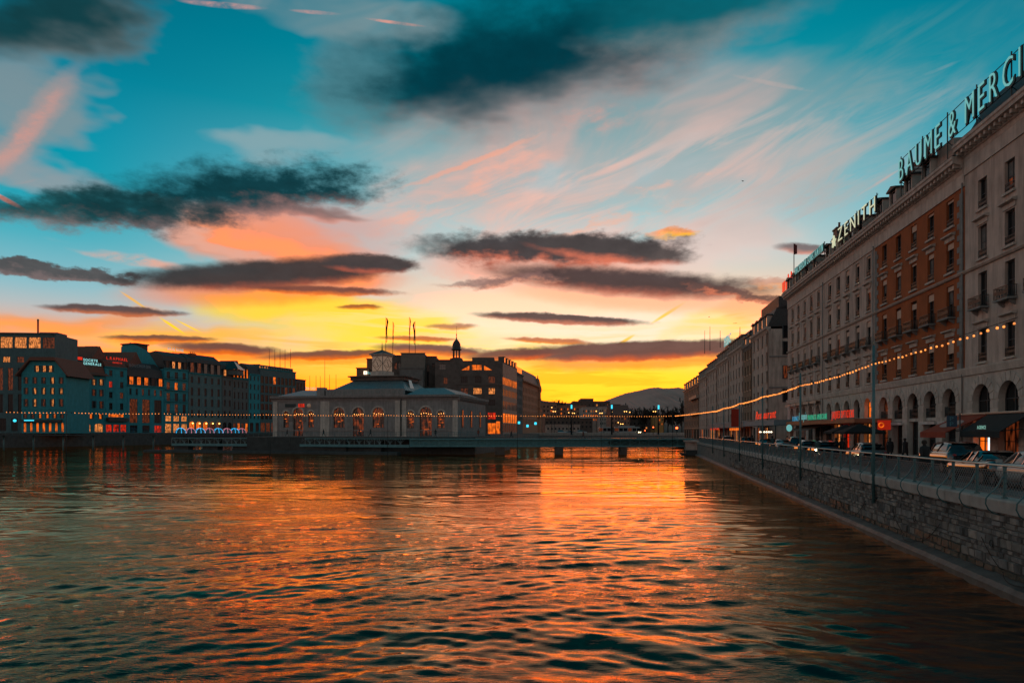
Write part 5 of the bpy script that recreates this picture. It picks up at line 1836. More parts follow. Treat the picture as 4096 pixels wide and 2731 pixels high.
# ------------------------------------------------------------------ the hall with the clock
MROT = math.radians(-10.95)
hp = U(1095, HY, 170)
ZM = 3.9
hall = thing('clock_hall', 'low stone riverside hall with arched windows and metal roof', 'building', (hp.x, hp.y, ZM), MROT)
WH = 47.3
uh = lambda px: (px - 1095) / 735 * WH
HALLM = mat('hall_stone', (0.27, 0.245, 0.235), 0.9, 0.14, 0.9, 0.25, 9, streak=0.25)
zl = lambda z: z - ZM
ops, wn = [], []
INS = mat('hall_interior', (0.03, 0.02, 0.015), 0.12, spec=0.8, emit=srgb(245, 100, 30), estr=0.12, evar=1.0, escale=1.4, spots=(0.45, 0.75))
for px_, w_, b_, t_ in [(1147, 1.5, 6.1, 10.15), (1197, 2.7, 3.98, 10.95), (1250, 1.5, 6.1, 10.15), (1365, 2.85, 6.0, 10.95), (1443, 2.85, 3.98, 10.95), (1523, 2.95, 6.0, 10.95),
                        (1650, 1.7, 5.9, 10.05), (1709, 3.0, 3.98, 10.95), (1767, 1.75, 5.9, 10.05)]:
    u = uh(px_)
    ops.append((u - w_ / 2, u + w_ / 2, zl(b_), zl(t_), w_ / 2))
    wn.append((u, zl(b_), w_, round(t_ - b_, 2), w_ / 2))
inst('wall', facade_mesh(WH, 8.9, ops, 0.5, 29), HALLM, hall)
for u, v, w, h, rs in wn:
    wo = window(hall, u, v, w, h, rs, (3, 3) if w > 2 else (1, 3), glass=INS, frame=FRAME, reveal=0.42)
    n = 14
    b = MB()
    for k in range(n):
        t0, t1 = math.pi * k / n, math.pi * (k + 1) / n
        b.hexa([(-(w / 2) * math.cos(t0), -.06, (w / 2) * math.sin(t0)), (-(w / 2) * math.cos(t1), -.06, (w / 2) * math.sin(t1)), (-(w / 2) * math.cos(t1), .0, (w / 2) * math.sin(t1)), (-(w / 2) * math.cos(t0), .0, (w / 2) * math.sin(t0)),
                (-(w / 2 + .38) * math.cos(t0), -.06, (w / 2 + .38) * math.sin(t0)), (-(w / 2 + .38) * math.cos(t1), -.06, (w / 2 + .38) * math.sin(t1)), (-(w / 2 + .38) * math.cos(t1), .0, (w / 2 + .38) * math.sin(t1)), (-(w / 2 + .38) * math.cos(t0), .0, (w / 2 + .38) * math.sin(t0))])
    b.obj('arch_surround', STONE_W, wo, (0, -0.42, h - rs))
    for k in range(5 if w > 2 else 3):  # glowing dots that imitate the bulb strings mirrored in the panes
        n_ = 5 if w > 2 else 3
        MB().lathe([(0, -0.1), (0.09, 0), (0, 0.1)], 6).obj('bulb_reflection', ORLAMP, wo, (w * ((k + 0.5) / n_ - 0.5), -0.12, 9.35 - ZM - v + random.uniform(-0.15, 0.15)))
    for k in range(random.randint(1, 3)):  # short amber bars set at random over the pane
        MB().box(-random.uniform(0.15, 0.4), random.uniform(0.15, 0.4), 0, 0.03, -0.06, 0.06).obj('amber_dash', AMBER, wo, (random.uniform(-w * 0.3, w * 0.3), -0.1, (h - rs) * random.uniform(0.15, 0.7)))
# side wall windows
for d_ in (4.5, 13.0, 22.5):
    o = MB().prism_y([(x, z) for x, z in arch_poly(1.4, 4.4, 0.7)], -0.12, 0.1).obj('window', FRAME, hall, (WH, d_, 2.2), math.pi / 2)
    MB().quad(*[(x, -0.14, z) for x, z in arch_poly(1.1, 4.1, 0.55)]).obj('pane', DIM, o, (0, 0, 0.12))
cornice(hall, WH, 8.6, HALLM, None, 0.9, 1.35, ov=0.6)
MB().prism_y([(WH, 8.6), (WH + 0.3, 8.7), (WH + 0.85, 9.4), (WH + 0.9, 9.95), (WH, 9.95)], 0.0, 29.6).obj('cornice', HALLM, hall)
MB().box(-0.1, WH + 0.1, -0.12, 0.0, 1.35, 1.6).obj('plinth', HALLM, hall)
for px_ in (1102, 1300, 1318, 1600, 1625, 1822):
    MB().box(uh(px_) - 0.6, uh(px_) + 0.6, -0.22, 0.0, 0, 8.6).obj('pilaster', STONE_W, hall)
MB().tube([(uh(1615), -0.3, 0.2), (uh(1615), -0.3, 9.0)], 0.1, 6).obj('drainpipe', IRON, hall)
MB().box(uh(1312), uh(1622), -0.15, 1.2, 9.95, 11.5).obj('attic_parapet', HALLM, hall)
for i in range(14):
    x = uh(1312) + 0.8 + i * (uh(1622) - uh(1312) - 1.6) / 13
    MB().box(x - 0.45, x + 0.45, -0.2, -0.15, 10.3, 11.2).obj('parapet_panel', STONE_D, hall)
MB().box(uh(1275), uh(1306), -0.15, 1.5, 9.95, 12.0).obj('parapet_block', HALLM, hall)
# metal roofs with standing seams
RX0, RX1 = uh(1316), uh(1620)
TX0, TX1 = uh(1464) - 6.6, uh(1464) + 6.6
b = MB().add([(RX0, 1.5, 11.2), (RX1, 1.5, 11.2), (RX1, 27, 11.2), (RX0, 27, 11.2), (TX0, 9, 14.2), (TX1, 9, 14.2), (TX1, 20, 14.2), (TX0, 20, 14.2)],
            [(0, 1, 5, 4), (1, 2, 6, 5), (2, 3, 7, 6), (3, 0, 4, 7), (4, 5, 6, 7)])
rf = b.obj('roof', ZINC, hall)
for i in range(20):
    f = (i + 0.5) / 20
    a0, a1 = Vector((RX0 + (RX1 - RX0) * f, 1.5, 11.2)), Vector((TX0 + (TX1 - TX0) * f, 9, 14.2))
    MB().tube([a0, a1], 0.07, 4).obj('roof_seam', ZINC, rf)
for i in range(12):
    f = (i + 0.5) / 12
    MB().tube([(RX1, 1.5 + 25.5 * f, 11.2), (TX1, 9 + 11 * f, 14.2)], 0.07, 4).obj('roof_seam', ZINC, rf)
MB().quad((RX1 - 1.0, 8, 12.1), (RX1 - 1.0, 11, 12.1), (TX1 + 1.2, 12.4, 14.35), (TX1 + 1.2, 10.4, 14.35)).obj('skylight', GLASS_B, rf)
MB().prism_x([(0.3, 9.9), (14, 12.2), (28, 9.9)], 0.3, RX0 - 1.0).obj('side_roof', ZINC, hall)
MB().add([(RX1 + 0.6, 0.4, 9.95), (WH - 0.2, 0.4, 9.95), (WH - 0.2, 28, 9.95), (RX1 + 0.6, 28, 9.95), (RX1 + 2.2, 6, 11.9), (WH - 5, 6, 11.9), (WH - 5, 22, 11.9), (RX1 + 2.2, 22, 11.9)],
         [(0, 1, 5, 4), (1, 2, 6, 5), (2, 3, 7, 6), (3, 0, 4, 7), (4, 5, 6, 7)]).obj('side_roof', ZINC, hall)
MB().box(TX0 - 0.6, TX1 + 0.6, 8.4, 20.6, 14.2, 15.1).box(TX0 - 1.1, TX1 + 1.1, 7.9, 21.1, 15.1, 15.4).obj('roof_deck', DKB, hall)
# clock tower
ct = thing('clock_tower', 'square glazed clock tower with pyramid roof on the hall', 'clock tower', hall.matrix_basis @ Vector((uh(1464) - 0.4, 13.0, 15.4)), MROT + math.radians(-20))
ct.scale = (1.04, 1.04, 0.80)
s_ = 1.75
MB().box(-s_ - 0.3, s_ + 0.3, -s_ - 0.3, s_ + 0.3, 0, 1.7).box(-s_ - 0.5, s_ + 0.5, -s_ - 0.5, s_ + 0.5, -0.02, 0.5).obj('base', STONE_W, ct)
MB().box(-s_, s_, -s_, s_, 1.7, 6.6).obj('shaft', STONE_D, ct)
MB().box(-s_ - 0.15, s_ + 0.15, -s_ - 0.15, s_ + 0.15, 6.6, 7.1).box(-s_ - 0.55, s_ + 0.55, -s_ - 0.55, s_ + 0.55, 7.1, 7.4).obj('cornice', STONE_W, ct)
MB().add([(-s_ - .6, -s_ - .6, 7.4), (s_ + .6, -s_ - .6, 7.4), (s_ + .6, s_ + .6, 7.4), (-s_ - .6, s_ + .6, 7.4), (0, 0, 8.9)], [(0, 1, 4), (1, 2, 4), (2, 3, 4), (3, 0, 4)]).obj('roof', SLATE, ct)
MB().tube([(0, 0, 8.7), (0, 0, 11.6)], [0.16, 0.02], 6).obj('spire', IRON, ct)
DIAL = mat('frosted_dial', (0.42, 0.40, 0.36), 0.4, 0.15, 1, emit=srgb(255, 190, 140), estr=0.10)
for k in range(4):
    a_ = k * math.pi / 2
    dx, dy = math.sin(a_), -math.cos(a_)
    o = MB().box(-s_ + 0.12, s_ - 0.12, -0.05, 0.05, 1.85, 6.5).obj('clock_face', DIAL, ct, (dx * (s_ + 0.02), dy * (s_ + 0.02), 0), a_)
    ring = MB()
    for j in range(12):
        t0 = j * math.pi / 6
        c_, sn = math.cos(t0), math.sin(t0)
        ring.tube([(1.0 * sn, -0.07, 4.3 + 1.0 * c_), (1.28 * sn, -0.07, 4.3 + 1.28 * c_)], 0.09, 4)
    ring.obj('hour_marks', SHUT, o)
    MB().tube([(0, -0.09, 4.5), (0.42, -0.09, 3.3)], 0.09, 4).obj('hour_hand', SHUT, o)
    MB().tube([(0.05, -0.1, 4.4), (-0.25, -0.1, 4.95)], 0.07, 4).obj('minute_hand', SHUT, o)
    for (xa, za, xb, zb) in ((-s_, 4.2, 0, 1.85), (0, 1.85, s_, 4.2), (s_, 4.2, 0, 6.5), (0, 6.5, -s_, 4.2)):
        MB().tube([(xa, -0.07, za), (xb, -0.07, zb)], 0.06, 4).obj('glazing_bar', IRON, o)
# plates on the hall front
for (px_, w_, h_, z_, m_, n_) in [(1165, 2.8, 0.85, 11.1, SHUT, 'name_board'), (1211, 1.6, 0.85, 11.1, REDLIT, 'red_board'), (1166, 0.9, 1.1, 7.6, GLASS_B, 'poster'), (1222, 0.9, 1.1, 7.6, GLASS_B, 'poster')]:
    MB().box(-w_ / 2, w_ / 2, -0.1, 0, 0, h_).obj(n_, m_, hall, (uh(px_), -0.01, zl(z_)))
MB().lathe([(0, -0.5), (0.45, -0.3), (0.5, 0), (0.45, 0.3), (0, 0.5)], 12).obj('round_emblem', DIAL, hall, (uh(1243), -0.1, zl(11.5)))

# ------------------------------------------------------------------ platforms, sluice and footbridge
PLAT = mat('dark_platform', (0.045, 0.05, 0.05), 0.85, 0.3, 1)
pf = thing('hall_platform', 'dark stone platform carrying the clock hall above the water', 'platform', (hp.x, hp.y, 0), MROT)
MB().box(-2.5, WH + 6, -7.5, 34, -1, ZM - 0.02).obj('deck', PAVE, pf)
for i in range(10):
    MB().box(-2.5 + i * 5.6 + 0.02, -2.5 + (i + 1) * 5.6 - 0.02, -7.75, -7.5, -1, ZM - 0.1).obj('facing_slab', PLAT, pf)
MB().tube([(-2.5, -7.4, ZM + 1.05), (WH + 6, -7.4, ZM + 1.05)], 0.04, 5).obj('handrail', TEAL_I, pf)
hp_m = cached('hpost', lambda: MB().tube([(0, 0, 0), (0, 0, 1.05)], 0.035, 5).mesh('rail_post'))
for i in range(40):
    inst('rail_post', hp_m, TEAL_I, pf, (-2.4 + i * 1.38, -7.4, ZM))
# lattice weir in front of the platform
wp = U(690, HY, 172)
we_ = U(1640, HY, 152)
wlen = (we_ - wp).length
wr = math.atan2(we_.y - wp.y, we_.x - wp.x)
weir = thing('weir_bridge', 'long dark teal lattice weir bridge in front of the hall', 'weir bridge', (wp.x, wp.y, 0), wr)
MB().box(0, wlen, -0.2, 2.6, 3.35, 3.6).obj('deck', TEAL_I, weir)
MB().box(0, wlen, -0.35, -0.2, 1.55, 2.15).obj('lower_girder', mat('weir_plate', (0.08, 0.21, 0.23), 0.55, 0.2, 1), weir)
nb = int(wlen / 2.6)


def fan():
    b = MB()
    for k in (-1.2, -0.6, 0.0, 0.6, 1.2):
        b.tube([(1.3 - k * 0.25, 0, 0.0), (1.3 + k, 0, 1.25)], 0.035, 4)
    b.tube([(0, 0, 0), (0, 0, 1.25)], 0.05, 4)
    return b.mesh('lattice_bay')


fanm = cached('fan', fan)
FANM = mat('pale_lattice', (0.25, 0.33, 0.33), 0.5, metal=0.3)
for i in range(nb):
    inst('lattice_bay', fanm, FANM, weir, (i * 2.6, -0.27, 2.15))
    if i % 2 == 0:
        MB().tube([(0, 0, 0), (0, 0, 1.0)], 0.03, 4).obj('rail_post', TEAL_I, weir, (i * 2.6, -0.1, 3.6))
MB().tube([(0, -0.1, 4.6), (wlen, -0.1, 4.6)], 0.035, 5).obj('handrail', TEAL_I, weir)
for i in range(int(wlen / 9)):
    MB().box(i * 9.0, i * 9.0 + 4.5, 0.4, 2.2, -1, 3.35).obj('weir_pier', PLAT, weir)
tag(inst('floating_boom', MB().prism_x([(-1.4, -0.3), (-1.2, 0.55), (0.6, 0.6), (0.8, -0.3)], -6, wlen - 2).mesh('floating_boom'), PLAT, None, (wp.x, wp.y - 3.0, 0), wr), 'long black floating boom lying on the water below the weir', 'boom')
# walkway on piles to the left bank
wk = thing('pile_walkway', 'dark walkway on thin piles running to the left bank', 'walkway', U(-150, HY, 186).xy.to_3d(), math.radians(-2.5))
wl = 95.0
MB().box(0, wl, 0, 3.0, 4.0, 4.35).obj('deck', PLAT, wk)
MB().tube([(0, 0.1, 5.3), (wl, 0.1, 5.3)], 0.05, 5).obj('handrail', TEAL_I, wk)
for i in range(12):
    MB().tube([(i * 8.4 + 2, 1.5, -1), (i * 8.4 + 2, 1.5, 4.0)], 0.22, 6).obj('pile', TEAL_I, wk)
for i in range(48):
    inst('rail_post', hp_m, TEAL_I, wk, (i * 2.0, 0.1, 4.3))
# footbridge to the right bank
YB = 150.0
bx0, bx1 = U(1640, HY, YB).x, U(2775, HY, YB).x
fb = thing('footbridge', 'teal steel lattice footbridge from the hall to the right quay', 'bridge', (bx0, YB, 0))
BL = bx1 - bx0
BRM = mat('bridge_paint', (0.09, 0.25, 0.27), 0.5, 0.2, 1, streak=0.2)
MB().box(0, BL, 0.0, 3.2, 3.32, 3.55).obj('deck', BRM, fb)
MB().box(0, BL, -0.22, 0.0, 1.72, 2.02).obj('bottom_chord', BRM, fb)
MB().box(0, BL, -0.22, 0.0, 3.28, 3.5).obj('top_chord', BRM, fb)
MB().box(0, BL * 0.70, 0.3, 0.36, 2.02, 3.28).obj('web_plate', BRM, fb)
MB().box(0, BL, 2.9, 3.1, 1.72, 3.3).obj('rear_girder', BRM, fb)
xb = cached('xbay', lambda: MB().tube([(0, 0, 0), (2.1, 0, 1.26)], 0.05, 4).tube([(0, 0.08, 1.26), (2.1, 0.08, 0)], 0.05, 4).box(-0.07, 0.07, -0.08, 0.08, 0, 1.26).mesh('lattice_bay'))
nbay = int(BL / 2.1)
for i in range(nbay):
    inst('lattice_bay', xb, BRM, fb, (i * 2.1, -0.12, 2.02))
    inst('rail_post', hp_m, BRM, fb, (i * 2.1, -0.05, 3.5))
for z in (4.6, 4.25, 3.9):
    MB().tube([(0, -0.05, z), (BL, -0.05, z)], 0.035 if z > 4.5 else 0.02, 5).obj('handrail' if z > 4.5 else 'rail_wire', TEAL_I, fb)
for px_, w_ in ((1998, 2.2), (2237, 1.75), (2495, 1.4)):
    x = U(px_, HY, YB).x - bx0
    MB().prism_y([(x - w_ / 2, -1), (x + w_ / 2, -1), (x + w_ / 2, 1.72), (x - w_ / 2, 1.72)], -0.1, 3.3).obj('pier', mat('pier_concrete', (0.12, 0.085, 0.07), 0.9, 0.3, 1), fb)
# stone abutment at the right end
ab = thing('bridge_abutment', 'pale stone block where the footbridge meets the right quay', 'abutment', Q(sof(150.0), 0, 0), QROT)
for k in range(4):
    MB().box(-3.5, 3.5, 0.0, 2.4 - (0.02 * k), -0.6 + k * 0.86, -0.6 + k * 0.86 + 0.84).obj('stone_course', STONE_G if k > 1 else PLAT, ab)
MB().box(-4, 4, -0.2, 2.7, 2.84, 3.2).obj('cap_stone', STONE_W, ab)
MB().box(-4.4, 4.4, 0, 3.2, -0.9, 0.35).obj('foot', PLAT, ab)

# strings of bulbs across the river
anch = [(-60, 111.0), (265, 118.0), (640, 125.0), (1080, 132.5), (1550, 138.0), (2070, 141.0), (2405, 142.5), (2690, 143.0)]
lab = ['at the far left over the office block', 'in front of the gable and shuttered houses', 'in front of the left bank houses', 'before office block and hall wing', 'across the middle of the clock hall',
       'across the hall end and dark bank', 'over the far bridge and bus']
for i in range(7):
    a_, b_ = anch[i], anch[i + 1]
    pa, pb = U(a_[0], HY, a_[1]), U(b_[0], HY, b_[1])
    pa.z = pb.z = ZL
    light_string(pa, pb, 0.10, 'row of glowing bulbs strung over the river ' + lab[i], gaps=(0,) if i in (1, 2, 5) else (), r=1.15)
pa = U(2700, HY, 143.0)
pa.z = ZL
pe = Q(SP0 + 5 * DSP, -0.18, ZL)
light_string(pa, pe, 0.05, 'short row of bulbs joining the river string to the quay string', r=1.2)
for i, (px_, y_) in enumerate(anch):
    if i in (0,):
        continue
    x = U(px_, HY, y_).x
    tag(MB().tube([(x, y_, -1), (x, y_, ZL + 0.4)], [0.06, 0.04], 6).obj('light_mast', IRON),
        'thin mast in the river holding the bulbs ' + ['', 'before the gable house', 'before the black mansard house', 'left of the clock hall', 'before the clock hall middle', 'beside the dark bank building', 'over the middle of the footbridge', 'at the right end of the footbridge'][i], 'mast', 'masts of the river lights')


# ------------------------------------------------------------------ island buildings behind the hall
def block(label, pl, pr, pt, y, m, depth=14, name='office_building', wins=(), pb=1735, rz=0.0, cap=None):
    """free-standing flat roofed block; wins = (px, py_top, py_bottom, width_px, glass)"""
    k = y / F
    x0 = (pl - 2048) * k
    W = (pr - pl) * k
    z0 = EYE + (HY - pb) * k
    H = (pb - pt) * k
    t = thing(name, label, 'building', (x0, y, z0), rz)
    ops, wn = [], []
    for (px, a, b_, w, g) in wins:
        u, v0, v1, ww = (px - pl) * k, (pb - b_) * k, (pb - a) * k, round(w * k, 2)
        ops.append((u - ww / 2, u + ww / 2, v0, v1))
        wn.append((u, v0, ww, round(v1 - v0, 2), g))
    inst('wall', facade_mesh(W, H, ops, 0.3, depth), m, t)
    for u, v, w, h, g in wn:
        window(t, u, v, w, h, 0, (2, 1) if w > 1.6 else (1, 0), glass=g, reveal=0.27)
    MB().box(-0.2, W + 0.2, -0.25, 0.4, H, H + 0.35).obj('roof_edge', cap or m, t)
    return t, W, H


COPB = mat('copper_brown_panel', (0.15, 0.085, 0.055), 0.5, 0.2, 1, metal=0.3)
block('low brown roof block with a small sign left of the clock tower', 1426, 1475, 1474, 236, COPB, 10)
block('copper brown block rising just left of the clock tower', 1467, 1500, 1437, 240, COPB, 10)
block('dark recessed block with small lit windows right of the clock tower', 1556, 1625, 1424, 242, DKB, 12, wins=[(1566, 1451, 1472, 8, GLASS), (1582, 1451, 1476, 10, DIM), (1597, 1451, 1474, 9, GLASS_B), (1614, 1451, 1474, 11, WARM)])
t, W, H = block('plain grey brown concrete cube with four flags on its roof', 1604, 1699, 1415, 238, mat('concrete_brown', (0.17, 0.145, 0.125), 0.85, 0.15, 1), 10, rz=0.0)
block('lower grey concrete wall block below the flag cube', 1598, 1692, 1473, 233, mat('concrete_grey', (0.14, 0.135, 0.13), 0.85, 0.2, 1), 4)
block('dark block with a narrow slot right of the flag cube', 1696, 1746, 1428, 241, DKB, 10, wins=[(1712, 1460, 1545, 10, GLASS), (1735, 1455, 1470, 14, GLASS)])
block('dark glazed link block below the cupola', 1740, 1812, 1442, 236, DKB, 14, wins=[(1770, 1455, 1478, 26, GLASS_B), (1782, 1510, 1535, 16, DIM), (1766, 1560, 1580, 20, GLASS)])
# sign on the low block
p = U(1455, 1497, 235)
t = thing('bank_sign', 'white square sign with a red chevron and teal letters by the clock tower', 'sign', p)
k_ = 235 / F
MB().box(0, 13 * k_, -0.1, 0, 0, 13 * k_).obj('sign_square', WHITELIT, t)
MB().prism_y([(9 * k_, 1 * k_), (4 * k_, 6.5 * k_), (9 * k_, 12 * k_), (12 * k_, 12 * k_), (7.5 * k_, 6.5 * k_), (12 * k_, 1 * k_)], -0.16, -0.1).obj('chevron', REDNEON, t)
letters(t, 'Ba', 15 * k_, 15 * k_, 1.5 * k_, 10 * k_, TEALNEON, y=-0.1, extrude=0.02)
# flags
FLC = mat('limp_flag_cloth', (0.10, 0.04, 0.03), 0.9, 0.4, 1.0)
for i, (px_, pt, pb, cx) in enumerate([(1543, 1268, 1412, 1), (1571, 1285, 1425, 0.6), (1637, 1267, 1418, 0.7), (1661, 1284, 1418, -1)]):
    y_ = 240
    k_ = y_ / F
    p0, p1 = U(px_, pb, y_), U(px_, pt, y_)
    t = thing('flagpole', ['limp dark flag on the pole nearest the clock tower', 'limp dark flag on the second pole from the clock tower', 'limp dark flag on the third pole from the clock tower', 'limp dark flag on the pole farthest from the clock tower'][i], 'flag', p0, 0, 'flags above the concrete cube')
    hh = (p1 - p0).z
    MB().tube([(0, 0, 0), (0, 0, hh)], [0.10, 0.05], 6).obj('pole', IRON, t)
    b = MB()
    n = 12
    for j in range(n):
        f0, f1 = j / n, (j + 1) / n
        wf = lambda f: (0.22 + 0.45 * math.sin(math.pi * min(1, f * 1.1)) * (1 - 0.55 * f)) * (1.5 if f < 0.25 else 1.0)
        za, zb = hh - 0.3 - f0 * hh * 0.68, hh - 0.3 - f1 * hh * 0.68
        sw = lambda f: cx * (0.12 + 0.16 * math.sin(f * 9))
        for (o0, o1) in ((0.0, 0.5), (0.5, 1.0)):
            ya, yb_ = 0.3 * math.sin(3.14 * o0 + i), 0.3 * math.sin(3.14 * o1 + i)
            b.quad((sw(f0) + cx * wf(f0) * o0, ya, za), (sw(f0) + cx * wf(f0) * o1, yb_, za), (sw(f1) + cx * wf(f1) * o1, yb_, zb), (sw(f1) + cx * wf(f1) * o0, ya, zb))
    b.obj('cloth', FLC, t)
# cupola
p = U(1826, 1448, 250)
k_ = 250 / F
t = thing('roof_cupola', 'small onion domed bell turret with open arches and finial', 'turret', p)
MB().box(-2.2, 2.2, -2.2, 2.2, -14, 1.2).obj('base', DKB, t)
for j in range(8):
    a_ = j * math.pi / 4
    MB().tube([(1.25 * math.cos(a_), 1.25 * math.sin(a_), 1.2), (1.25 * math.cos(a_), 1.25 * math.sin(a_), 4.4)], 0.16, 6).obj('column', DKB, t)
MB().lathe([(1.9, 4.4), (1.95, 4.7), (1.5, 4.9), (1.55, 5.6), (1.45, 6.5), (1.1, 7.4), (0.55, 8.0), (0.2, 8.4), (0.25, 8.8), (0.12, 9.2), (0.18, 10.2), (0.05, 10.5), (0.04, 13.2), (0, 13.2)], 14).obj('dome', SLATE, t)
MB().lathe([(1.75, 1.2), (1.75, 1.5), (1.3, 1.6), (0, 1.6)], 14).obj('gallery', DKB, t)
# bank building with the lit band
yb0 = 236.0
kb = yb0 / F
cx0 = (2011 - 2048) * kb
bank = thing('bank_building', 'dark stone bank building with an amber lit window band on its river side', 'building', (cx0, yb0, 4.2))
zf = lambda py: EYE + (HY - py) * kb - 4.2
Wf = (2011 - 1812) * kb
ops, wn = [], []
for (px_, a_, b_, w_, g) in [(1857, 1505, 1532, 28, GLASS), (1913, 1504, 1532, 26, GLASS), (1967, 1504, 1532, 26, DIM), (1857, 1552, 1577, 28, DIM), (1910, 1551, 1576, 34, WARM), (1967, 1551, 1576, 26, WARM),
                            (1967, 1598, 1622, 28, GLASS), (1910, 1470, 1478, 20, DIM), (1907, 1458, 1480, 40, AMBER)]:
    if (px_, a_) == (1910, 1470):
        continue
    u, v0, v1, w = (px_ - 1812) * kb, zf(b_), zf(a_), round(w_ * kb, 2)
    ops.append((u - w / 2, u + w / 2, v0, v1))
    wn.append((u, v0, w, round(v1 - v0, 2), g))
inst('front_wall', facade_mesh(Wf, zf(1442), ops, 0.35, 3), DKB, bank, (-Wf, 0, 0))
for u, v, w, h, g in wn:
    window(bank, u - Wf, v, w, h, 0, (3, 1), glass=g, reveal=0.3)
for s_ in (-1, 1):
    x = (1907 - 2011) * kb + s_ * 3.9
    MB().prism_y([(x - 1.35, zf(1480)), (x + 1.35, zf(1480)), (x - s_ * 1.35, zf(1462))], -0.08, 0.02).obj('triangular_light', AMBER, bank)
MB().box(-Wf * 0.62, -3.0, 1, 9, zf(1442), zf(1428)).obj('roof_storey', DKB, bank)
MB().box(-Wf - 0.1, 0.1, -0.2, 0.0, zf(1540), zf(1536)).obj('string_course', DKB, bank)
MB().box((1985 - 2011) * kb, (2000 - 2011) * kb, -0.06, 0.0, 0.1, zf(1685)).obj('shop_window', AMBER, bank)
MB().box((1952 - 2011) * kb, (1982 - 2011) * kb, -0.06, 0.0, 0.1, zf(1692)).obj('shop_window', AMBER, bank)
MB().box((1952 - 2011) * kb, (1982 - 2011) * kb, -0.08, 0.0, zf(1676), zf(1650)).obj('shop_window', REDLIT, bank)
rb = math.atan2(1, 0.2)
Wr = 26.0
Hr = zf(1450)
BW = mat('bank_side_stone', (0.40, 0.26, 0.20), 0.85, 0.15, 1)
opr, wr_ = [], []
zr_ = lambda py: EYE + (HY - py) * kb - 4.2
rowsr = [(1507, 1537, 18, 0.72, AMBER), (1554, 1582, 10, 0.4, GLASS), (1602, 1636, 10, 0.4, GLASS), (1652, 1690, 6, 0.85, AMBER), (1694, 1728, 8, 0.6, DIM)]
for (a_, b_, n, ws, g) in rowsr:
    for i in range(n):
        u = Wr * (i + 0.5) / n
        w = round(Wr / n * ws, 2)
        opr.append((u - w / 2, u + w / 2, max(zr_(b_), 0.1), zr_(a_)))
        wr_.append((u, max(zr_(b_), 0.1), w, round(zr_(a_) - max(zr_(b_), 0.1), 2), g if random.random() > 0.08 else DIM))
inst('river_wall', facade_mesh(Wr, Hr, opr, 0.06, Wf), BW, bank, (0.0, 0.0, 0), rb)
for u, v, w, h, g in wr_:
    window(bank, u, v, w, h, 0, (0, 0), glass=g, reveal=0.03, xf=(0.0, 0.0, rb), t=0.04)
for i in range(5):
    o = MB().box(-1.2, 1.2, -0.1, 2.0, 0, 2.3).obj('dormer', DKB, bank, (0.2 * (3 + i * 5.2) * 0.98, (3 + i * 5.2) * 0.98, Hr), rb)
    MB().quad((-0.9, -0.12, 0.3), (0.9, -0.12, 0.3), (0.9, -0.12, 2.0), (-0.9, -0.12, 2.0)).obj('pane', random.choice([AMBER, DIM]), o)
# cyan squares at its foot
for (px_, py_) in [(2018, 1689), (2076, 1690), (2110, 1703), (2142, 1693)]:
    p = U(px_, py_, 244)
    t = tag(MB().box(-0.4, 0.4, -0.15, 0.15, -0.45, 0.45).obj('lit_shop_sign', CYAN, None, p), 'small cyan lit sign at street level ' + {2018: 'on the corner of the bank building', 2076: 'at the far end of the bank shop front', 2110: 'before the house past the bank', 2142: 'under the ornate corner house'}[px_], 'sign', 'cyan shop signs on the island')
# neighbours along the island edge
for (s0, s1, pt, l_, m_, orn) in [(26.3, 38.0, 1470, 'plain grey house beyond the lit bank side', DULL, False), (38.3, 78.0, 1466, 'ornate brown corner house with mansard and scrolled outline', mat('ornate_brown', (0.36, 0.18, 0.11), 0.9, 0.2, 1), True)]:
    p = Vector((cx0 + 0.196 * s0, yb0 + 0.98 * s0, 4.2))
    W = s1 - s0
    k_ = p.y / F
    H = EYE + (HY - (1530 if orn else 1500)) * k_ - 4.2
    t = thing('apartment_building', l_, 'building', p, rb)
    n = max(4, int(W / 3.4))
    ops, wn = [], []
    for r_ in range(5):
        v0, v1 = H * (0.2 + r_ * 0.155), H * (0.2 + r_ * 0.155 + 0.1)
        for c_ in range(n):
            u = W * (c_ + 0.5) / n
            ops.append((u - 0.6, u + 0.6, v0, v1))
            wn.append((u, v0, 1.2, round(v1 - v0, 2)))
    inst('wall', facade_mesh(W, H, ops, 0.3, 14), m_, t)
    for u, v, w, h in wn:
        window(t, u, v, w, h, 0, (1, 0), glass=random.choice(GD), reveal=0.27)
    cornice(t, W, H - 0.4, m_, None, 1.2 if orn else 0.6, 1.2)
    zt = EYE + (HY - pt) * k_ - 4.2
    MB().prism_x([(-0.4, H + 0.8), (1.2, zt - 0.8), (2.5, zt), (10, zt), (13.5, H + 0.8)], 0, W).obj('roof', SLATE, t)
    if orn:
        for i in range(4):
            zc = H * (0.35 + 0.2 * i)
            MB().box(W - 2.2, W + 0.5, -1.3, 0.2, zc, zc + 0.5).obj('corner_balcony', m_, t)
        MB().lathe([(1.6, 0), (1.7, H * 0.2), (1.5, H * 0.9), (1.9, H * 0.95), (1.9, H), (1.3, H + 2), (0.9, H + 4), (0.2, H + 5), (0.25, H + 5.6), (0, H + 6.4)], 12).obj('corner_turret', m_, t, (W - 0.5, 0.3, 0))
    else:
        MB().box(1, W - 1, 0.2, 3, H + 0.5, H + 3.4).obj('lit_attic', AMBER, t)
isl = MB()
pi_ = [Vector((-70, 200, 0)), Vector((cx0 + 0.2 * -36 + 4, 200, 0)), Vector((cx0 + 0.2 * 100 + 4, 336, 0)), Vector((-90, 336, 0))]
isl.hexa([tuple(p.xy) + (-1,) for p in pi_] + [tuple(p.xy) + (4.2,) for p in pi_])
struct(isl.obj('island_ground', PAVE))

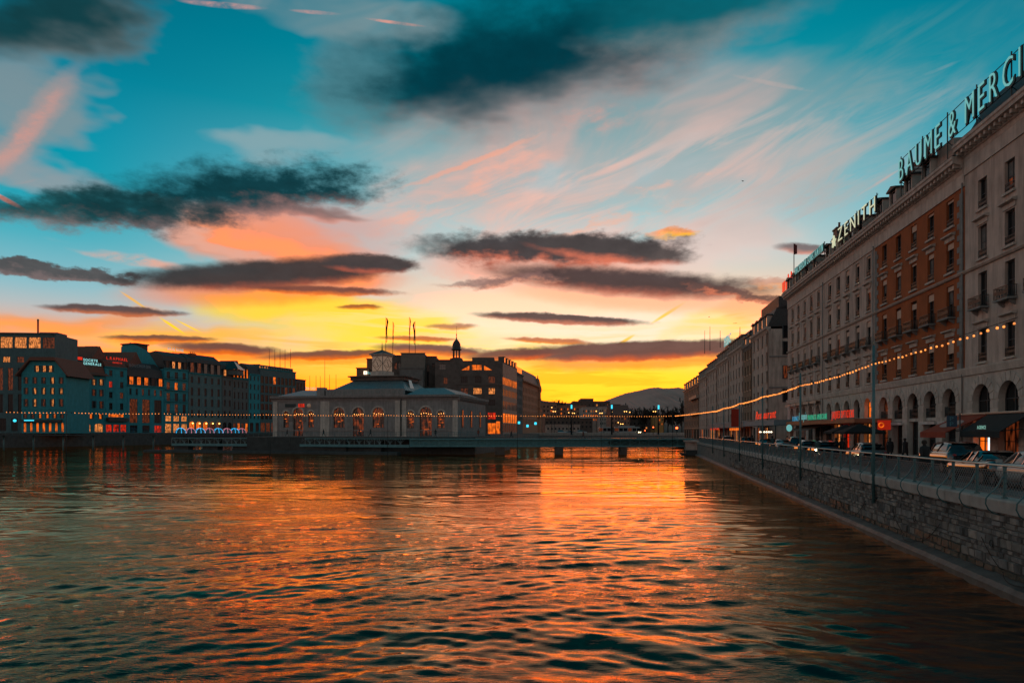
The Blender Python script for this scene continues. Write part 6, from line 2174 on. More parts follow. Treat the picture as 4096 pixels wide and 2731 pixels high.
# ------------------------------------------------------------------ far bridge and its traffic
YF = 290.0
kf = YF / F
fx0, fx1 = (2060 - 2048) * kf, (2790 - 2048) * kf
rbg = thing('road_bridge', 'low pale road bridge with traffic far down the river', 'bridge', (fx0, YF, 0))
RL = fx1 - fx0
MB().box(0, RL, 0, 14, 2.5, 4.1).obj('deck', STONE_D, rbg)
n = 32
for i in range(n):
    MB().box(i * RL / n + 0.03, (i + 1) * RL / n - 0.03, -0.35, 0.0, 3.5, 4.75).obj('parapet_slab', STONE_G, rbg)
for px_, w_ in ((2190, 6), (2382, 7), (2600, 6), (2700, 8)):
    x = (px_ - 2048) * kf - fx0
    MB().box(x - w_ / 2, x + w_ / 2, 0.5, 13.5, -1, 2.5).obj('pier', STONE_D, rbg)
# two part bus
BUSM = mat('bus_white', (0.34, 0.33, 0.32), 0.4, 0.1, 1)
bp = U(2395, HY, YF + 2)
bus = thing('articulated_bus', 'long white articulated bus with a raised roof pack on the far bridge', 'bus', (bp.x, bp.y, 4.12))
BLn = 170 * kf
for a_, b_ in ((0.0, 0.29), (0.37, 1.0)):
    MB().prism_y([(a_ * BLn + (0.4 if a_ == 0 else 0), 0.35), (b_ * BLn, 0.35), (b_ * BLn - (0.0 if b_ < 1 else 0.1), 1.2), (b_ * BLn - (0.0 if b_ < 1 else 0.5), 2.9), (b_ * BLn - (0.1 if b_ < 1 else 0.9), 3.1), (a_ * BLn + 0.4, 3.1), (a_ * BLn + 0.05, 2.6), (a_ * BLn, 0.8)], 0, 2.5).obj('body', BUSM, bus)
    m_ = 6 if a_ > 0 else 3
    for i in range(m_):
        w_ = (b_ - a_) * BLn / m_
        MB().box(a_ * BLn + i * w_ + 0.15, a_ * BLn + (i + 1) * w_ - 0.1, -0.03, 0.0, 1.2, 2.55).obj('side_window', GLASS if (i + m_) % 3 else DIM, bus)
MB().box(0.29 * BLn, 0.37 * BLn, 0.15, 2.35, 0.5, 2.95).obj('bellows', SHUT, bus)
MB().box(0.48 * BLn, 0.86 * BLn, 0.4, 2.1, 3.1, 3.5).obj('roof_pack', BUSM, bus)
for f in (0.12, 0.45, 0.9):
    o = MB().prism_y([(0.48 * math.cos(t_), 0.48 * math.sin(t_)) for t_ in [j * math.pi / 6 for j in range(12)]], -0.05, 0.25).obj('wheel', SHUT, bus, (f * BLn, 0, 0.48))
    MB().prism_y([(0.25 * math.cos(t_), 0.25 * math.sin(t_)) for t_ in [j * math.pi / 4 for j in range(8)]], -0.08, -0.05).obj('rim', BUSM, o)
for x in (0.955, 0.995):
    MB().lathe([(0, -0.2), (0.18, 0), (0, 0.2)], 8).obj('headlamp', HEADL, bus, (x * BLn - 0.1, -0.05, 0.75))


# ------------------------------------------------------------------ cars
CAR_KINDS = {
    'hatch': dict(L=4.0, W=0.86, prof=[(0.0, .55, .62, .62), (0.08, .40, .82, .86), (0.28, .30, .90, .95), (0.36, .28, .93, 1.06), (0.50, .28, .95, 1.45), (0.68, .28, .96, 1.50), (0.86, .30, .97, 1.40), (0.96, .36, .96, 1.02), (1.0, .5, .8, .82)]),
    'saloon': dict(L=4.7, W=0.90, prof=[(0.0, .50, .62, .62), (0.06, .36, .78, .82), (0.26, .28, .88, .93), (0.33, .28, .90, 1.02), (0.46, .28, .92, 1.38), (0.62, .28, .94, 1.42), (0.78, .28, .96, 1.20), (0.86, .30, .97, 1.03), (0.96, .34, .96, 1.0), (1.0, .5, .85, .87)]),
    'suv': dict(L=4.6, W=0.94, prof=[(0.0, .60, .78, .78), (0.06, .42, .98, 1.02), (0.26, .36, 1.06, 1.10), (0.33, .34, 1.08, 1.22), (0.44, .34, 1.10, 1.62), (0.66, .34, 1.12, 1.68), (0.88, .34, 1.13, 1.60), (0.96, .40, 1.12, 1.22), (1.0, .6, .95, .97)]),
}


def car_meshes(kind):
    K_ = CAR_KINDS[kind]
    L_, W_ = K_['L'], K_['W']
    # refine the stations
    pr = K_['prof']
    st = []
    for i in range(len(pr) - 1):
        for j in range(3):
            f = j / 3
            g = f * f * (3 - 2 * f) if False else f
            st.append([pr[i][q] * (1 - g) + pr[i + 1][q] * g for q in range(4)])
    st.append(list(pr[-1]))
    body, glass, roof = MB(), MB(), MB()
    rings, gr = [], []
    for x, zb, zs, zt in st:
        e = 1.0 - 0.22 * max(0, 1 - x / 0.10) ** 2 - 0.18 * max(0, 1 - (1 - x) / 0.08) ** 2
        w = W_ * e
        cab = zt > zs + 0.06
        ztop = zs + (0.03 if cab else zt - zs)
        rings.append([(x * L_, s * ww, z) for s, ww, z in [(-1, w * 0.86, zb), (-1, w, zb + 0.18), (-1, w * 1.0, (zb + zs) / 2), (-1, w * 0.96, zs - 0.04), (-1, w * 0.86, ztop), (1, w * 0.86, ztop), (1, w * 0.96, zs - 0.04), (1, w, (zb + zs) / 2), (1, w, zb + 0.18), (1, w * 0.86, zb)]])
        gr.append((x * L_, w, zs, zt, cab))
    n = 10
    vs = [p for r in rings for p in r]
    fs = [(i * n + k, i * n + (k + 1) % n, (i + 1) * n + (k + 1) % n, (i + 1) * n + k) for i in range(len(rings) - 1) for k in range(n)]
    fs += [tuple(range(n)), tuple((len(rings) - 1) * n + k for k in range(n - 1, -1, -1))]
    body.add(vs, fs, True)
    cabs = [g for g in gr if g[4]]
    g2, r2 = [], []
    for x, w, zs, zt, c in cabs:
        t = (zt - zs) / 0.55
        wr = w * (0.86 - 0.20 * min(1, t))
        g2.append([(x, -w * 0.86, zs), (x, -wr - 0.01, zt - 0.05), (x, wr + 0.01, zt - 0.05), (x, w * 0.86, zs)])
        r2.append([(x, -wr, zt - 0.055), (x, -wr * 0.9, zt), (x, wr * 0.9, zt), (x, wr, zt - 0.055)])
    m = len(g2)
    glass.add([p for r in g2 for p in r], [(i * 4 + k, i * 4 + k + 1, (i + 1) * 4 + k + 1, (i + 1) * 4 + k) for i in range(m - 1) for k in range(3)] + [(0, 1, 2, 3), (m * 4 - 1, m * 4 - 2, m * 4 - 3, m * 4 - 4)], True)
    hi = [i for i, c in enumerate(cabs) if c[3] > c[2] + 0.38]
    r3 = [r2[i] for i in hi]
    roof.add([p for r in r3 for p in r], [(i * 4 + k, i * 4 + k + 1, (i + 1) * 4 + k + 1, (i + 1) * 4 + k) for i in range(len(r3) - 1) for k in range(3)], True)
    # pillars
    pil = MB()
    for i in (0, hi[0], (hi[0] + hi[-1]) // 2, hi[-1]):
        j = min(i, m - 1)
        for s in (0, 3):
            a_ = Vector(g2[j][s])
            b_ = Vector(g2[min(j + (1 if i else hi[0]), m - 1)][1 if s == 0 else 2])
            pil.tube([a_, b_], 0.035, 4)
    return body.mesh('body'), glass.mesh('cabin_glass'), roof.mesh('roof'), pil.mesh('pillars'), L_, W_


wheel_m = cached('wheel', lambda: MB().prism_y([(0.33 * math.cos(t_), 0.33 * math.sin(t_)) for t_ in [j * math.pi / 9 for j in range(18)]], -0.11, 0.11).mesh('wheel'))
rim_m = cached('rim', lambda: MB().prism_y([(0.21 * math.cos(t_), 0.21 * math.sin(t_)) for t_ in [j * math.pi / 6 for j in range(12)]], -0.12, 0.12).mesh('rim'))
lamp_m = cached('carlamp', lambda: MB().lathe([(0, -0.09), (0.09, -0.05), (0.11, 0.0), (0.09, 0.05), (0, 0.09)], 8).mesh('headlamp'))
TYRE = mat('tyre_rubber', (0.015, 0.015, 0.015), 0.9)
RIMM = mat('alloy_rim', (0.35, 0.35, 0.36), 0.3, metal=0.9)
CARGL = mat('car_glass', (0.012, 0.016, 0.018), 0.05, 0.1, 1, spec=0.8, metal=0.15)


def car(label, kind, paint, s, off, rev=False, lights=False, tail=False, group='cars on the quay street', z=ZS, loc=None, rz=None):
    """a car s metres along the quay and off metres behind its edge; it points away from the viewer unless rev"""
    ms = cached(('car', kind), lambda: car_meshes(kind))
    body, glass, roof, pil, L_, W_ = ms
    p = loc if loc is not None else Q(s, off, z)
    r = rz if rz is not None else QROT + (0 if rev else math.pi)
    t = thing('parked_car' if not lights else 'car', label, 'car', p, r, group)
    inst('body', remat(('cb', kind), body, paint), None, t, (-L_ / 2, 0, 0))
    inst('cabin_glass', remat(('cg', kind), glass, CARGL), None, t, (-L_ / 2, 0, 0))
    inst('roof', remat(('cr', kind), roof, paint), None, t, (-L_ / 2, 0, 0))
    inst('pillars', remat(('cp', kind), pil, paint), None, t, (-L_ / 2, 0, 0))
    for x in (-L_ * 0.31, L_ * 0.30):
        for sd in (-1, 1):
            o = inst('wheel', wheel_m, TYRE, t, (x, sd * (W_ - 0.08), 0.33))
            inst('rim', rim_m, RIMM, o)
    hz = 0.70 if kind != 'suv' else 0.86
    for sd in (-1, 1):
        inst('headlamp', remat('hl', lamp_m, HEADL if lights else CARGL), None, t, (-L_ / 2 + 0.10, sd * W_ * 0.68, hz - 0.05))
        inst('tail_lamp', remat('tl', lamp_m, REDL if tail else mat('tail_lens', (0.2, 0.01, 0.01), 0.2)), None, t, (L_ / 2 - 0.07, sd * W_ * 0.72, hz + 0.12))
        MB().box(-L_ * 0.19, -L_ * 0.15, sd * (W_ + 0.02) - 0.09, sd * (W_ + 0.02) + 0.09, hz + 0.28, hz + 0.42).obj('mirror', paint, t)
    return t


PB = mat('black_paint', (0.012, 0.012, 0.014), 0.12, 0.1, 1, spec=0.7, coat=0.6)
PD = mat('dark_blue_paint', (0.015, 0.03, 0.045), 0.15, 0.1, 1, spec=0.7, coat=0.6)
PS = mat('silver_paint', (0.30, 0.30, 0.30), 0.25, 0.1, 1, metal=0.6, coat=0.4)
PG = mat('grey_paint', (0.08, 0.085, 0.09), 0.2, 0.1, 1, metal=0.4, coat=0.5)
PW = mat('pale_paint', (0.40, 0.39, 0.37), 0.3, 0.1, 1, coat=0.4)


def sof_px(px, off):
    """distance along the quay at which a line off metres behind the edge is seen in photo column px"""
    d = QD + off
    y = F * d / (math.cos(TH) * (px - (2048 + 527)))
    return (y + d * math.sin(TH)) / math.cos(TH)


car('black saloon parked behind the railing nearest the viewer', 'saloon', PB, sof_px(3955, 3.3), 3.3)
car('black tall car parked just beyond the near black saloon', 'suv', PB, sof_px(3800, 5.4), 5.4)
car('pale car at the picture edge behind the near railing', 'hatch', PW, sof_px(4135, 3.4), 3.4)
car('dark small car driving towards the viewer with glowing headlamps', 'hatch', PG, sof_px(3462, 3.6), 3.6, lights=True)
car('dark hatchback behind the second light pole from the viewer', 'hatch', PD, sof_px(3290, 3.2), 3.2)
car('grey hatchback just left of the second light pole', 'hatch', PG, sof_px(3225, 3.0), 3.0)
car('dark tall car beyond the two hatchbacks on the quay', 'suv', PD, sof_px(3178, 4.6), 4.6)
car('silver saloon far along the quay before the third light pole', 'saloon', PS, sof_px(3125, 3.0), 3.0)
car('dark saloon with red tail lamps near the third light pole', 'saloon', PB, sof_px(3062, 2.8), 2.8, rev=True, tail=True)
car('dark hatchback far along the quay past the third light pole', 'hatch', PB, sof_px(2985, 2.8), 2.8, rev=True, tail=True)
car('pale hatchback farthest along the quay near the red banner', 'hatch', PW, sof_px(2905, 2.8), 2.8)
for (px_, l_, kd, pm) in [(2248, 'silver estate car crossing the far bridge, left of two', 'suv', PS), (2284, 'dark car between the two silver cars on the far bridge', 'saloon', PG), (2326, 'silver van like car crossing the far bridge, right of two', 'suv', PW)]:
    p = U(px_, HY, YF + 1.8)
    p.z = 4.12
    car(l_, kd, pm, 0, 0, loc=p, rz=math.pi, group='cars on the far bridge')


# ------------------------------------------------------------------ people
def body_mesh(pose):
    """one skinned figure, 1.75 m, facing +x"""
    P = {'pelvis': (0, 0, 0.93), 'waist': (0.01, 0, 1.1), 'chest': (0.02, 0, 1.32), 'neck': (0.03, 0, 1.47), 'head': (0.06, 0, 1.60), 'crown': (0.05, 0, 1.71)}
    R = {'pelvis': (0.15, 0.12), 'waist': (0.14, 0.11), 'chest': (0.17, 0.12), 'neck': (0.062, 0.062), 'head': (0.088, 0.10), 'crown': (0.062, 0.07)}
    sw = {'walk': 0.34, 'stand': 0.03, 'stride': 0.22}[pose]
    for s, nm_ in ((1, 'l'), (-1, 'r')):
        f = sw * s
        P['hip' + nm_] = (0.0, 0.10 * s, 0.88)
        P['knee' + nm_] = (f * 0.55 + 0.04, 0.10 * s, 0.49)
        P['ankle' + nm_] = (f * 1.0 - (0.08 if f < 0 else 0), 0.10 * s, 0.09 + (0.05 if f < -0.1 else 0))
        P['toe' + nm_] = (f * 1.0 + 0.16 - (0.08 if f < 0 else 0), 0.11 * s, 0.035)
        P['sho' + nm_] = (0.01, 0.19 * s, 1.40)
        P['elb' + nm_] = (-f * 0.4 - 0.03, 0.24 * s, 1.13)
        P['wri' + nm_] = (-f * 0.75 + 0.06, 0.23 * s, 0.88)
        P['hand' + nm_] = (-f * 0.8 + 0.09, 0.22 * s, 0.79)
        R['hip' + nm_] = (0.10, 0.10)
        R['knee' + nm_] = (0.062, 0.062)
        R['ankle' + nm_] = (0.042, 0.045)
        R['toe' + nm_] = (0.035, 0.03)
        R['sho' + nm_] = (0.068, 0.07)
        R['elb' + nm_] = (0.046, 0.046)
        R['wri' + nm_] = (0.032, 0.028)
        R['hand' + nm_] = (0.034, 0.018)
    E = [('pelvis', 'waist'), ('waist', 'chest'), ('chest', 'neck'), ('neck', 'head'), ('head', 'crown')]
    for n_ in 'lr':
        E += [('pelvis', 'hip' + n_), ('hip' + n_, 'knee' + n_), ('knee' + n_, 'ankle' + n_), ('ankle' + n_, 'toe' + n_), ('chest', 'sho' + n_), ('sho' + n_, 'elb' + n_), ('elb' + n_, 'wri' + n_), ('wri' + n_, 'hand' + n_)]
    names = list(P)
    me = bpy.data.meshes.new('figure')
    me.from_pydata([P[n_] for n_ in names], [(names.index(a_), names.index(b_)) for a_, b_ in E], [])
    o = bpy.data.objects.new('figure', me)
    COL.objects.link(o)
    o.modifiers.new('skin', 'SKIN')
    for i, n_ in enumerate(names):
        me.skin_vertices[0].data[i].radius = R[n_]
        me.skin_vertices[0].data[i].use_root = (n_ == 'pelvis')
    sb = o.modifiers.new('sub', 'SUBSURF')
    sb.levels = sb.render_levels = 1
    dg = bpy.context.evaluated_depsgraph_get()
    out = bpy.data.meshes.new_from_object(o.evaluated_get(dg))
    bpy.data.objects.remove(o)
    out.polygons.foreach_set('use_smooth', [True] * len(out.polygons))
    return out


coat_m = cached('coat', lambda: MB().add([(x_ * math.cos(t_) + dx, y_ * math.sin(t_), z_) for (x_, y_, z_, dx) in [(0.20, 0.24, 0.62, 0.0), (0.18, 0.225, 0.85, 0.0), (0.155, 0.20, 1.08, 0.01), (0.175, 0.225, 1.30, 0.02), (0.14, 0.20, 1.43, 0.02), (0.075, 0.085, 1.50, 0.03)] for t_ in [j * math.pi / 6 for j in range(12)]],
                                        [(i * 12 + j, i * 12 + (j + 1) % 12, (i + 1) * 12 + (j + 1) % 12, (i + 1) * 12 + j) for i in range(5) for j in range(12)], True).mesh('coat'))
hair_m = cached('hair', lambda: MB().lathe([(0.0, 0.13), (0.07, 0.115), (0.105, 0.06), (0.112, 0.0), (0.10, -0.05)], 12).mesh('hair'))
SKIN_D = mat('trousers_dark', (0.02, 0.02, 0.022), 0.9)
HAIR = mat('dark_hair', (0.02, 0.013, 0.01), 0.8)
CO = [mat('coat_black', (0.015, 0.016, 0.018), 0.9), mat('coat_brown', (0.06, 0.03, 0.02), 0.9), mat('coat_rust', (0.22, 0.05, 0.025), 0.9), mat('coat_teal', (0.03, 0.07, 0.075), 0.9)]


def person(label, loc, rz, pose='walk', coat=0, h=1.0, group=None):
    me = cached(('body', pose), lambda: body_mesh(pose))
    t = thing('person', label, 'person', loc, rz, group)
    t.scale = (h, h, h)
    inst('body', me, SKIN_D, t)
    inst('coat', remat('coat', coat_m, CO[coat]), None, t)
    inst('hair', hair_m, HAIR, t, (0.045, 0, 1.635))
    return t


person('person in a dark coat walking along the quay behind the near railing', Q(sof_px(3700, 1.2), 1.2, ZS + 0.05), QROT + 0.2, 'walk', 0, 1.02)
for (px_, off, l_, c_, r_) in [(3347, 4.2, 'person in black standing by the parasols, left of a pair', 0, 1.0), (3368, 4.4, 'person in black beside another by the parasols', 0, 2.5), (3380, 5.5, 'person in a rust jacket near the parasols', 2, 0.4), (3270, 2.4, 'person in a dark jacket walking between parked cars', 3, 3.0),
                               (3010, 2.0, 'person in dark clothes on the quay before the red banner', 0, 1.5), (2985, 2.4, 'person in brown on the far quay pavement', 1, 0.5),
                               (3090, 1.6, 'person in a teal jacket on the quay pavement under the restaurant sign', 3, 0.2), (3150, 6.5, 'person in black crossing the street before the shop canopy', 0, 2.2), (3325, 7.5, 'person in brown in front of the red lit shop', 1, 1.2), (3560, 7.8, 'person in a dark coat by the red hanging board', 0, 2.8), (3622, 8.2, 'person in black before the orange house arcade', 0, 0.6), (2930, 1.7, 'person in black far along the quay pavement', 0, 3.0), (2880, 1.7, 'person in rust jacket farthest along the quay pavement', 2, 3.0)]:
    person(l_, Q(sof_px(px_, off), off, ZS + (0.05 if off < 2.2 else -0.02)), QROT + r_, 'stride', c_, 1.0, 'people on the quay street')
hm = hall.matrix_basis
for (px_, l_, c_, r_, d_) in [(1173, 'person standing by the left door of the clock hall', 1, 0.5, -2.5), (1341, 'person in black walking before the left arch of the hall', 0, 3.1, -5.0), (1468, 'person in black beside the middle hall door', 0, 0.2, -3.0), (1527, 'person striding in front of the right middle arch', 0, 0.1, -5.5),
                              (1773, 'person with a backpack before the right hall wing', 0, 1.2, -5.5), (1931, 'person in a rust jacket at the hall corner', 2, 1.5, -5.8)]:
    p = hm @ Vector((uh(px_), d_, 0.0))
    person(l_, p, MROT + r_, 'walk', c_, 1.0, 'people by the clock hall')
for (px_, l_, c_, r_) in [(2045, 'person in black crossing the footbridge near the hall', 0, 0.0), (2333, 'person in a red jacket walking over the middle of the footbridge', 2, 3.1)]:
    p = U(px_, HY, YB + 1.2)
    p.z = 3.56
    person(l_, p, r_, 'walk', c_, 1.0, 'people on the footbridge')

# ------------------------------------------------------------------ street furniture of the quay
# awnings and lit shop of the near houses
def awning(label, y_a, y_b, z0, z1, off, m, oval=None):
    t = thing('awning', label, 'awning', fpoint(y_a, 0, 0), FROT)
    W = (y_a - y_b) / FC
    MB().add([(0, -0.15, z1), (W, -0.15, z1), (W, -off, z0), (0, -off, z0), (0, -0.15, z1 - 0.06), (W, -0.15, z1 - 0.06), (W, -off, z0 - 0.06), (0, -off, z0 - 0.06)], [(0, 1, 2, 3), (7, 6, 5, 4), (3, 2, 6, 7), (0, 3, 7, 4), (1, 5, 6, 2)]).obj('canvas', m, t)
    MB().box(0, W, -off - 0.03, -off, z0 - 0.42, z0 - 0.02).obj('valance', m, t)
    MB().tube([(-0.1, -0.2, z1 + 0.08), (W + 0.1, -0.2, z1 + 0.08)], 0.09, 6).obj('roller', BLIND, t)
    for x in (0.15, W - 0.15):
        MB().tube([(x, -0.1, z0 + 0.2), (x, -off + 0.1, z0)], 0.03, 4).obj('arm', IRON, t)
    if oval:
        sl_ = (z1 - z0) / (off - 0.15)
        b = MB()
        n_ = 24
        b.add([(W / 2 + W * 0.34 * math.cos(j * 2 * math.pi / n_), -(off * 0.55) + off * 0.20 * math.sin(j * 2 * math.pi / n_), z1 - sl_ * (off * 0.55 - off * 0.20 * math.sin(j * 2 * math.pi / n_) - 0.15) + 0.02) for j in range(n_)], [tuple(range(n_))])
        b.obj('printed_oval', oval, t)
    return t


awning('red sloping shop awning with a pale oval on it', 52.6, 48.6, 5.0, 6.25, 2.9, mat('red_canvas', (0.30, 0.05, 0.025), 0.9), oval=mat('oval_print', (0.42, 0.30, 0.27), 0.9))
awning('black sloping shop awning beside the red one', 48.5, 43.5, 5.05, 6.25, 2.0, mat('black_canvas', (0.02, 0.025, 0.026), 0.9))
t = thing('shop_sign', 'small pale lettering on the black awning shop front', 'sign', fpoint(46.0, 2.1, 0), FROT)
letters(t, 'AGENCE', 0, 1.1, 5.2, 0.24, mat('pale_teal_print', (0.3, 0.4, 0.38), 0.6, emit=srgb(150, 220, 200), estr=0.35), extrude=0.01)
MB().box(-0.1, 1.2, 0.02, 0.05, 5.12, 5.16).obj('sign_rail', IRON, t)
t = thing('tube_lamp', 'upright white tube lamp glowing in the amber shop window', 'lamp', fpoint(49.1, -0.2, ZS), FROT)
MB().tube([(0, 0, 0.6), (0, 0, 2.7)], 0.06, 6).obj('tube', mat('white_tube', (0.8, 0.8, 0.8), 0.4, emit=srgb(200, 250, 255), estr=1.6), t)
MB().box(-0.15, 0.15, -0.12, 0.12, 0.5, 0.6).obj('base', IRON, t)
# parking sign
p = U(3807, 1690, 47.0)
t = thing('parking_sign', 'blue parking sign board with two white letters on a pole', 'sign', (p.x, p.y, ZS), FROT * 0 - 0.35)
MB().tube([(0.5, 0.06, 0), (0.5, 0.06, 3.5)], 0.04, 6).obj('pole', IRON, t)
o = MB().box(-0.31, 0.31, -0.04, 0.04, 2.55, 3.32).obj('board', mat('sign_blue', (0.008, 0.05, 0.09), 0.5), t)
PRN = mat('sign_white_print', (0.05, 0.20, 0.26), 0.5)
letters(t, 'P', -0.12, 0.22, 2.98, 0.28, PRN, y=-0.05, extrude=0.01)
letters(t, 'P', -0.12, 0.22, 2.62, 0.28, PRN, y=-0.05, extrude=0.01)
# red lit board in the arcade
p = U(3537, 1695, 64)
t = thing('shop_board', 'red lit hanging board with a pale ring in the arcade', 'sign', (p.x, p.y, p.z - 0.9), -0.2)
MB().box(-0.55, 0.55, -0.08, 0.08, 0.35, 1.25).obj('panel', mat('red_panel_lit', (0.3, 0.03, 0.02), 0.5, emit=srgb(235, 45, 15), estr=0.28), t)
MB().lathe([(0.16, 0), (0.26, 0.0), (0.26, 0.04), (0.16, 0.04)], 12).obj('ring', AMBER, t, (-0.3, -0.12, 0.8)).rotation_euler = (math.pi / 2, 0, 0)
# restaurant sign and red banners in front of the far row
t = thing('restaurant_sign', 'red neon script sign over the pale blue restaurant canopy', 'sign', fpoint(line_y(3026, FX - 3), 3, 0), FROT)
Wn = (line_y(3026, FX - 3) - line_y(3108, FX - 3)) / FC
letters(t, 'Restaurant', 0, Wn, 7.1, 1.3, REDNEON, extrude=0.015, shear=0.3, gap=0.1)
MB().tube([(0, 0.06, 7.0), (Wn, 0.06, 7.0)], 0.04, 4).obj('letter_rail', IRON, t)
t = thing('restaurant_canopy', 'pale blue flat canopy of the restaurant with a row of lamps', 'canopy', fpoint(line_y(2975, FX - 3), 3, 0), FROT)
Wn = (line_y(2975, FX - 3) - line_y(3100, FX - 3)) / FC
MB().box(0, Wn, 0, 3, 6.0, 6.8).obj('fascia', mat('pale_blue_fascia', (0.16, 0.24, 0.28), 0.6), t)
for i in range(6):
    MB().lathe([(0, -0.14), (0.13, -0.07), (0.16, 0), (0, 0.16)], 8).obj('lamp', WHITELIT, t, (Wn * (0.62 + i * 0.065), -0.1, 5.0))
for i in range(5):
    MB().tube([(Wn * i / 4, 0.2, ZS), (Wn * i / 4, 0.2, 6.0)], 0.08, 6).obj('post', IRON, t)
t = thing('street_awning', 'long pale pink shop awning band below the grey terrace', 'awning', fpoint(line_y(2832, FX - 2), 2, 0), FROT)
Wn = (line_y(2832, FX - 2) - line_y(2972, FX - 2)) / FC
MB().prism_x([(0, 5.9), (0, 6.9), (2.0, 7.3), (2.0, 6.9)], 0, Wn).obj('canvas', mat('pink_canvas', (0.38, 0.27, 0.25), 0.8), t)
MB().box(Wn * 0.1, Wn * 0.4, -0.05, 0.0, 5.5, 5.9).obj('lit_strip', REDLIT, t)
MB().box(Wn * 0.7, Wn * 0.95, -0.05, 0.0, 5.3, 5.8).obj('lit_strip', AMBER, t)
p = U(2942, 1726, 92)
t = thing('banner', 'plain red street banner hanging from a pole', 'banner', (p.x, p.y, ZS), -0.2)
MB().tube([(0.75, 0.1, 0), (0.75, 0.1, 5.6)], 0.06, 6).obj('pole', IRON, t)
MB().box(-0.55, 0.55, -0.02, 0.02, 2.9, 5.3).obj('cloth', mat('red_banner', (0.35, 0.03, 0.015), 0.8), t)
# parasols
PARA = mat('black_parasol', (0.015, 0.016, 0.016), 0.95)
for (px_, off, l_) in [(3438, 7.8, 'black square parasol nearer the orange house'), (3385, 8.0, 'black square parasol behind the nearer one')]:
    t = thing('parasol', l_, 'parasol', Q(sof_px(px_, off), off, ZS), QROT, 'parasols by the shops')
    MB().tube([(0, 0, 0), (0, 0, 2.9)], 0.04, 6).obj('pole', IRON, t)
    MB().add([(-1.7, -1.7, 2.2), (1.7, -1.7, 2.2), (1.7, 1.7, 2.2), (-1.7, 1.7, 2.2), (0, 0, 2.95), (-1.7, -1.7, 2.02), (1.7, -1.7, 2.02), (1.7, 1.7, 2.02), (-1.7, 1.7, 2.02)], [(0, 1, 4), (1, 2, 4), (2, 3, 4), (3, 0, 4), (0, 5, 6, 1), (1, 6, 7, 2), (2, 7, 8, 3), (3, 8, 5, 0)]).obj('canopy', PARA, t)
    MB().lathe([(0.3, 0), (0.3, 0.08), (0, 0.08)], 10).obj('foot', IRON, t)
# round lit pharmacy style sign, single head lamp and tail lamps along the street
p = U(3157, 1711, 78)
t = thing('round_sign', 'round glowing teal shop sign below the canopy', 'sign', p, -0.2)
MB().prism_y([(0.30 * math.cos(j * math.pi / 8), 0.40 * math.sin(j * math.pi / 8)) for j in range(16)], -0.08, 0.08).obj('disc', TEALNEON, t)
MB().box(-0.04, 0.04, 0.08, 1.5, -0.04, 0.04).obj('bracket', IRON, t)
p = U(3276, 1799, 50)
t = thing('motor_scooter', 'scooter with a bright single headlamp by the railing', 'scooter', (p.x, p.y, ZS), QROT + math.pi)
MB().tube([(-0.55, 0, 0.55), (-0.3, 0, 0.42), (0.35, 0, 0.42), (0.6, 0, 0.7)], [0.1, 0.16, 0.2, 0.12], 8).obj('body', PB, t)
MB().tube([(-0.62, 0, 0.3), (-0.5, 0, 1.0)], 0.05, 6).obj('steering_column', IRON, t)
for x in (-0.65, 0.6):
    o = inst('wheel', remat('scw', wheel_m, TYRE), None, t, (x, 0, 0.24))
    o.scale = (0.7, 0.5, 0.7)
MB().lathe([(0, -0.1), (0.09, -0.05), (0.11, 0), (0.09, 0.05), (0, 0.1)], 8).obj('headlamp', mat('white_headlamp', (1, 1, 1), 0.2, emit=(1.0, 0.9, 0.5), estr=30.0), t, (-0.72, 0, 0.86))

# ------------------------------------------------------------------ far centre: poles, lamps, houses, trees, hills
POLE = mat('dark_pole', (0.02, 0.02, 0.02), 0.7)
for i, (px_, pt, pb) in enumerate([(2286, 1619, 1634), (2447, 1619, 1634), (2634, 1620, 1636)]):
    y_ = 268.0
    k_ = y_ / F
    p = U(px_, 1738, y_)
    t = thing('lit_pylon', ['tall street pylon with a cyan light panel, left of three', 'tall street pylon with a cyan light panel above the bus', 'tall street pylon with a cyan light panel, right of three'][i], 'pylon', p)
    MB().tube([(0, 0.1, 0), (0, 0.1, (1738 - pt) * k_)], [0.35, 0.22], 8).obj('mast', POLE, t)
    MB().box(-0.30, 0.30, -0.3, -0.1, (1738 - pb) * k_, (1738 - pt) * k_).obj('light_panel', CYAN, t)
lampw = [(2157, 1627), (2207, 1629), (2217, 1645), (2275, 1650), (2293, 1652), (2385, 1644), (2404, 1652), (2448, 1647), (2502, 1645), (2519, 1648), (2618, 1645), (2473, 1689), (2487, 1695)]
for i, (px_, py_) in enumerate(lampw):
    y_ = 330.0
    p = U(px_, 1738, y_)
    k_ = y_ / F
    h_ = (1738 - py_) * k_
    t = thing('street_lamp', 'distant amber twin street lamp beyond the far bridge, number %d from the left' % (i + 1), 'street lamp', p, 0, 'amber street lamps beyond the bridge')
    t['label'] = 'distant amber street lamp beyond the far bridge, %s' % ['leftmost', 'second from left', 'lower one beside the second', 'fourth from left', 'fifth from left', 'left of the bus pylon, upper', 'left of the bus pylon, lower', 'beside the bus pylon', 'right of the bus pylon, upper', 'right of the bus pylon, lower', 'beside the right pylon', 'low one over the bus', 'lowest one over the bus'][i]
    MB().tube([(0, 0, 0), (0, 0, h_)], [0.14, 0.08], 5).obj('pole', POLE, t)
    for s in ((-0.5, 0.5) if i % 2 == 0 else (0.0,)):
        MB().lathe([(0, -0.24), (0.24, -0.1), (0.28, 0.05), (0, 0.22)], 8).obj('lamp_head', ORLAMP, t, (s, 0, h_))
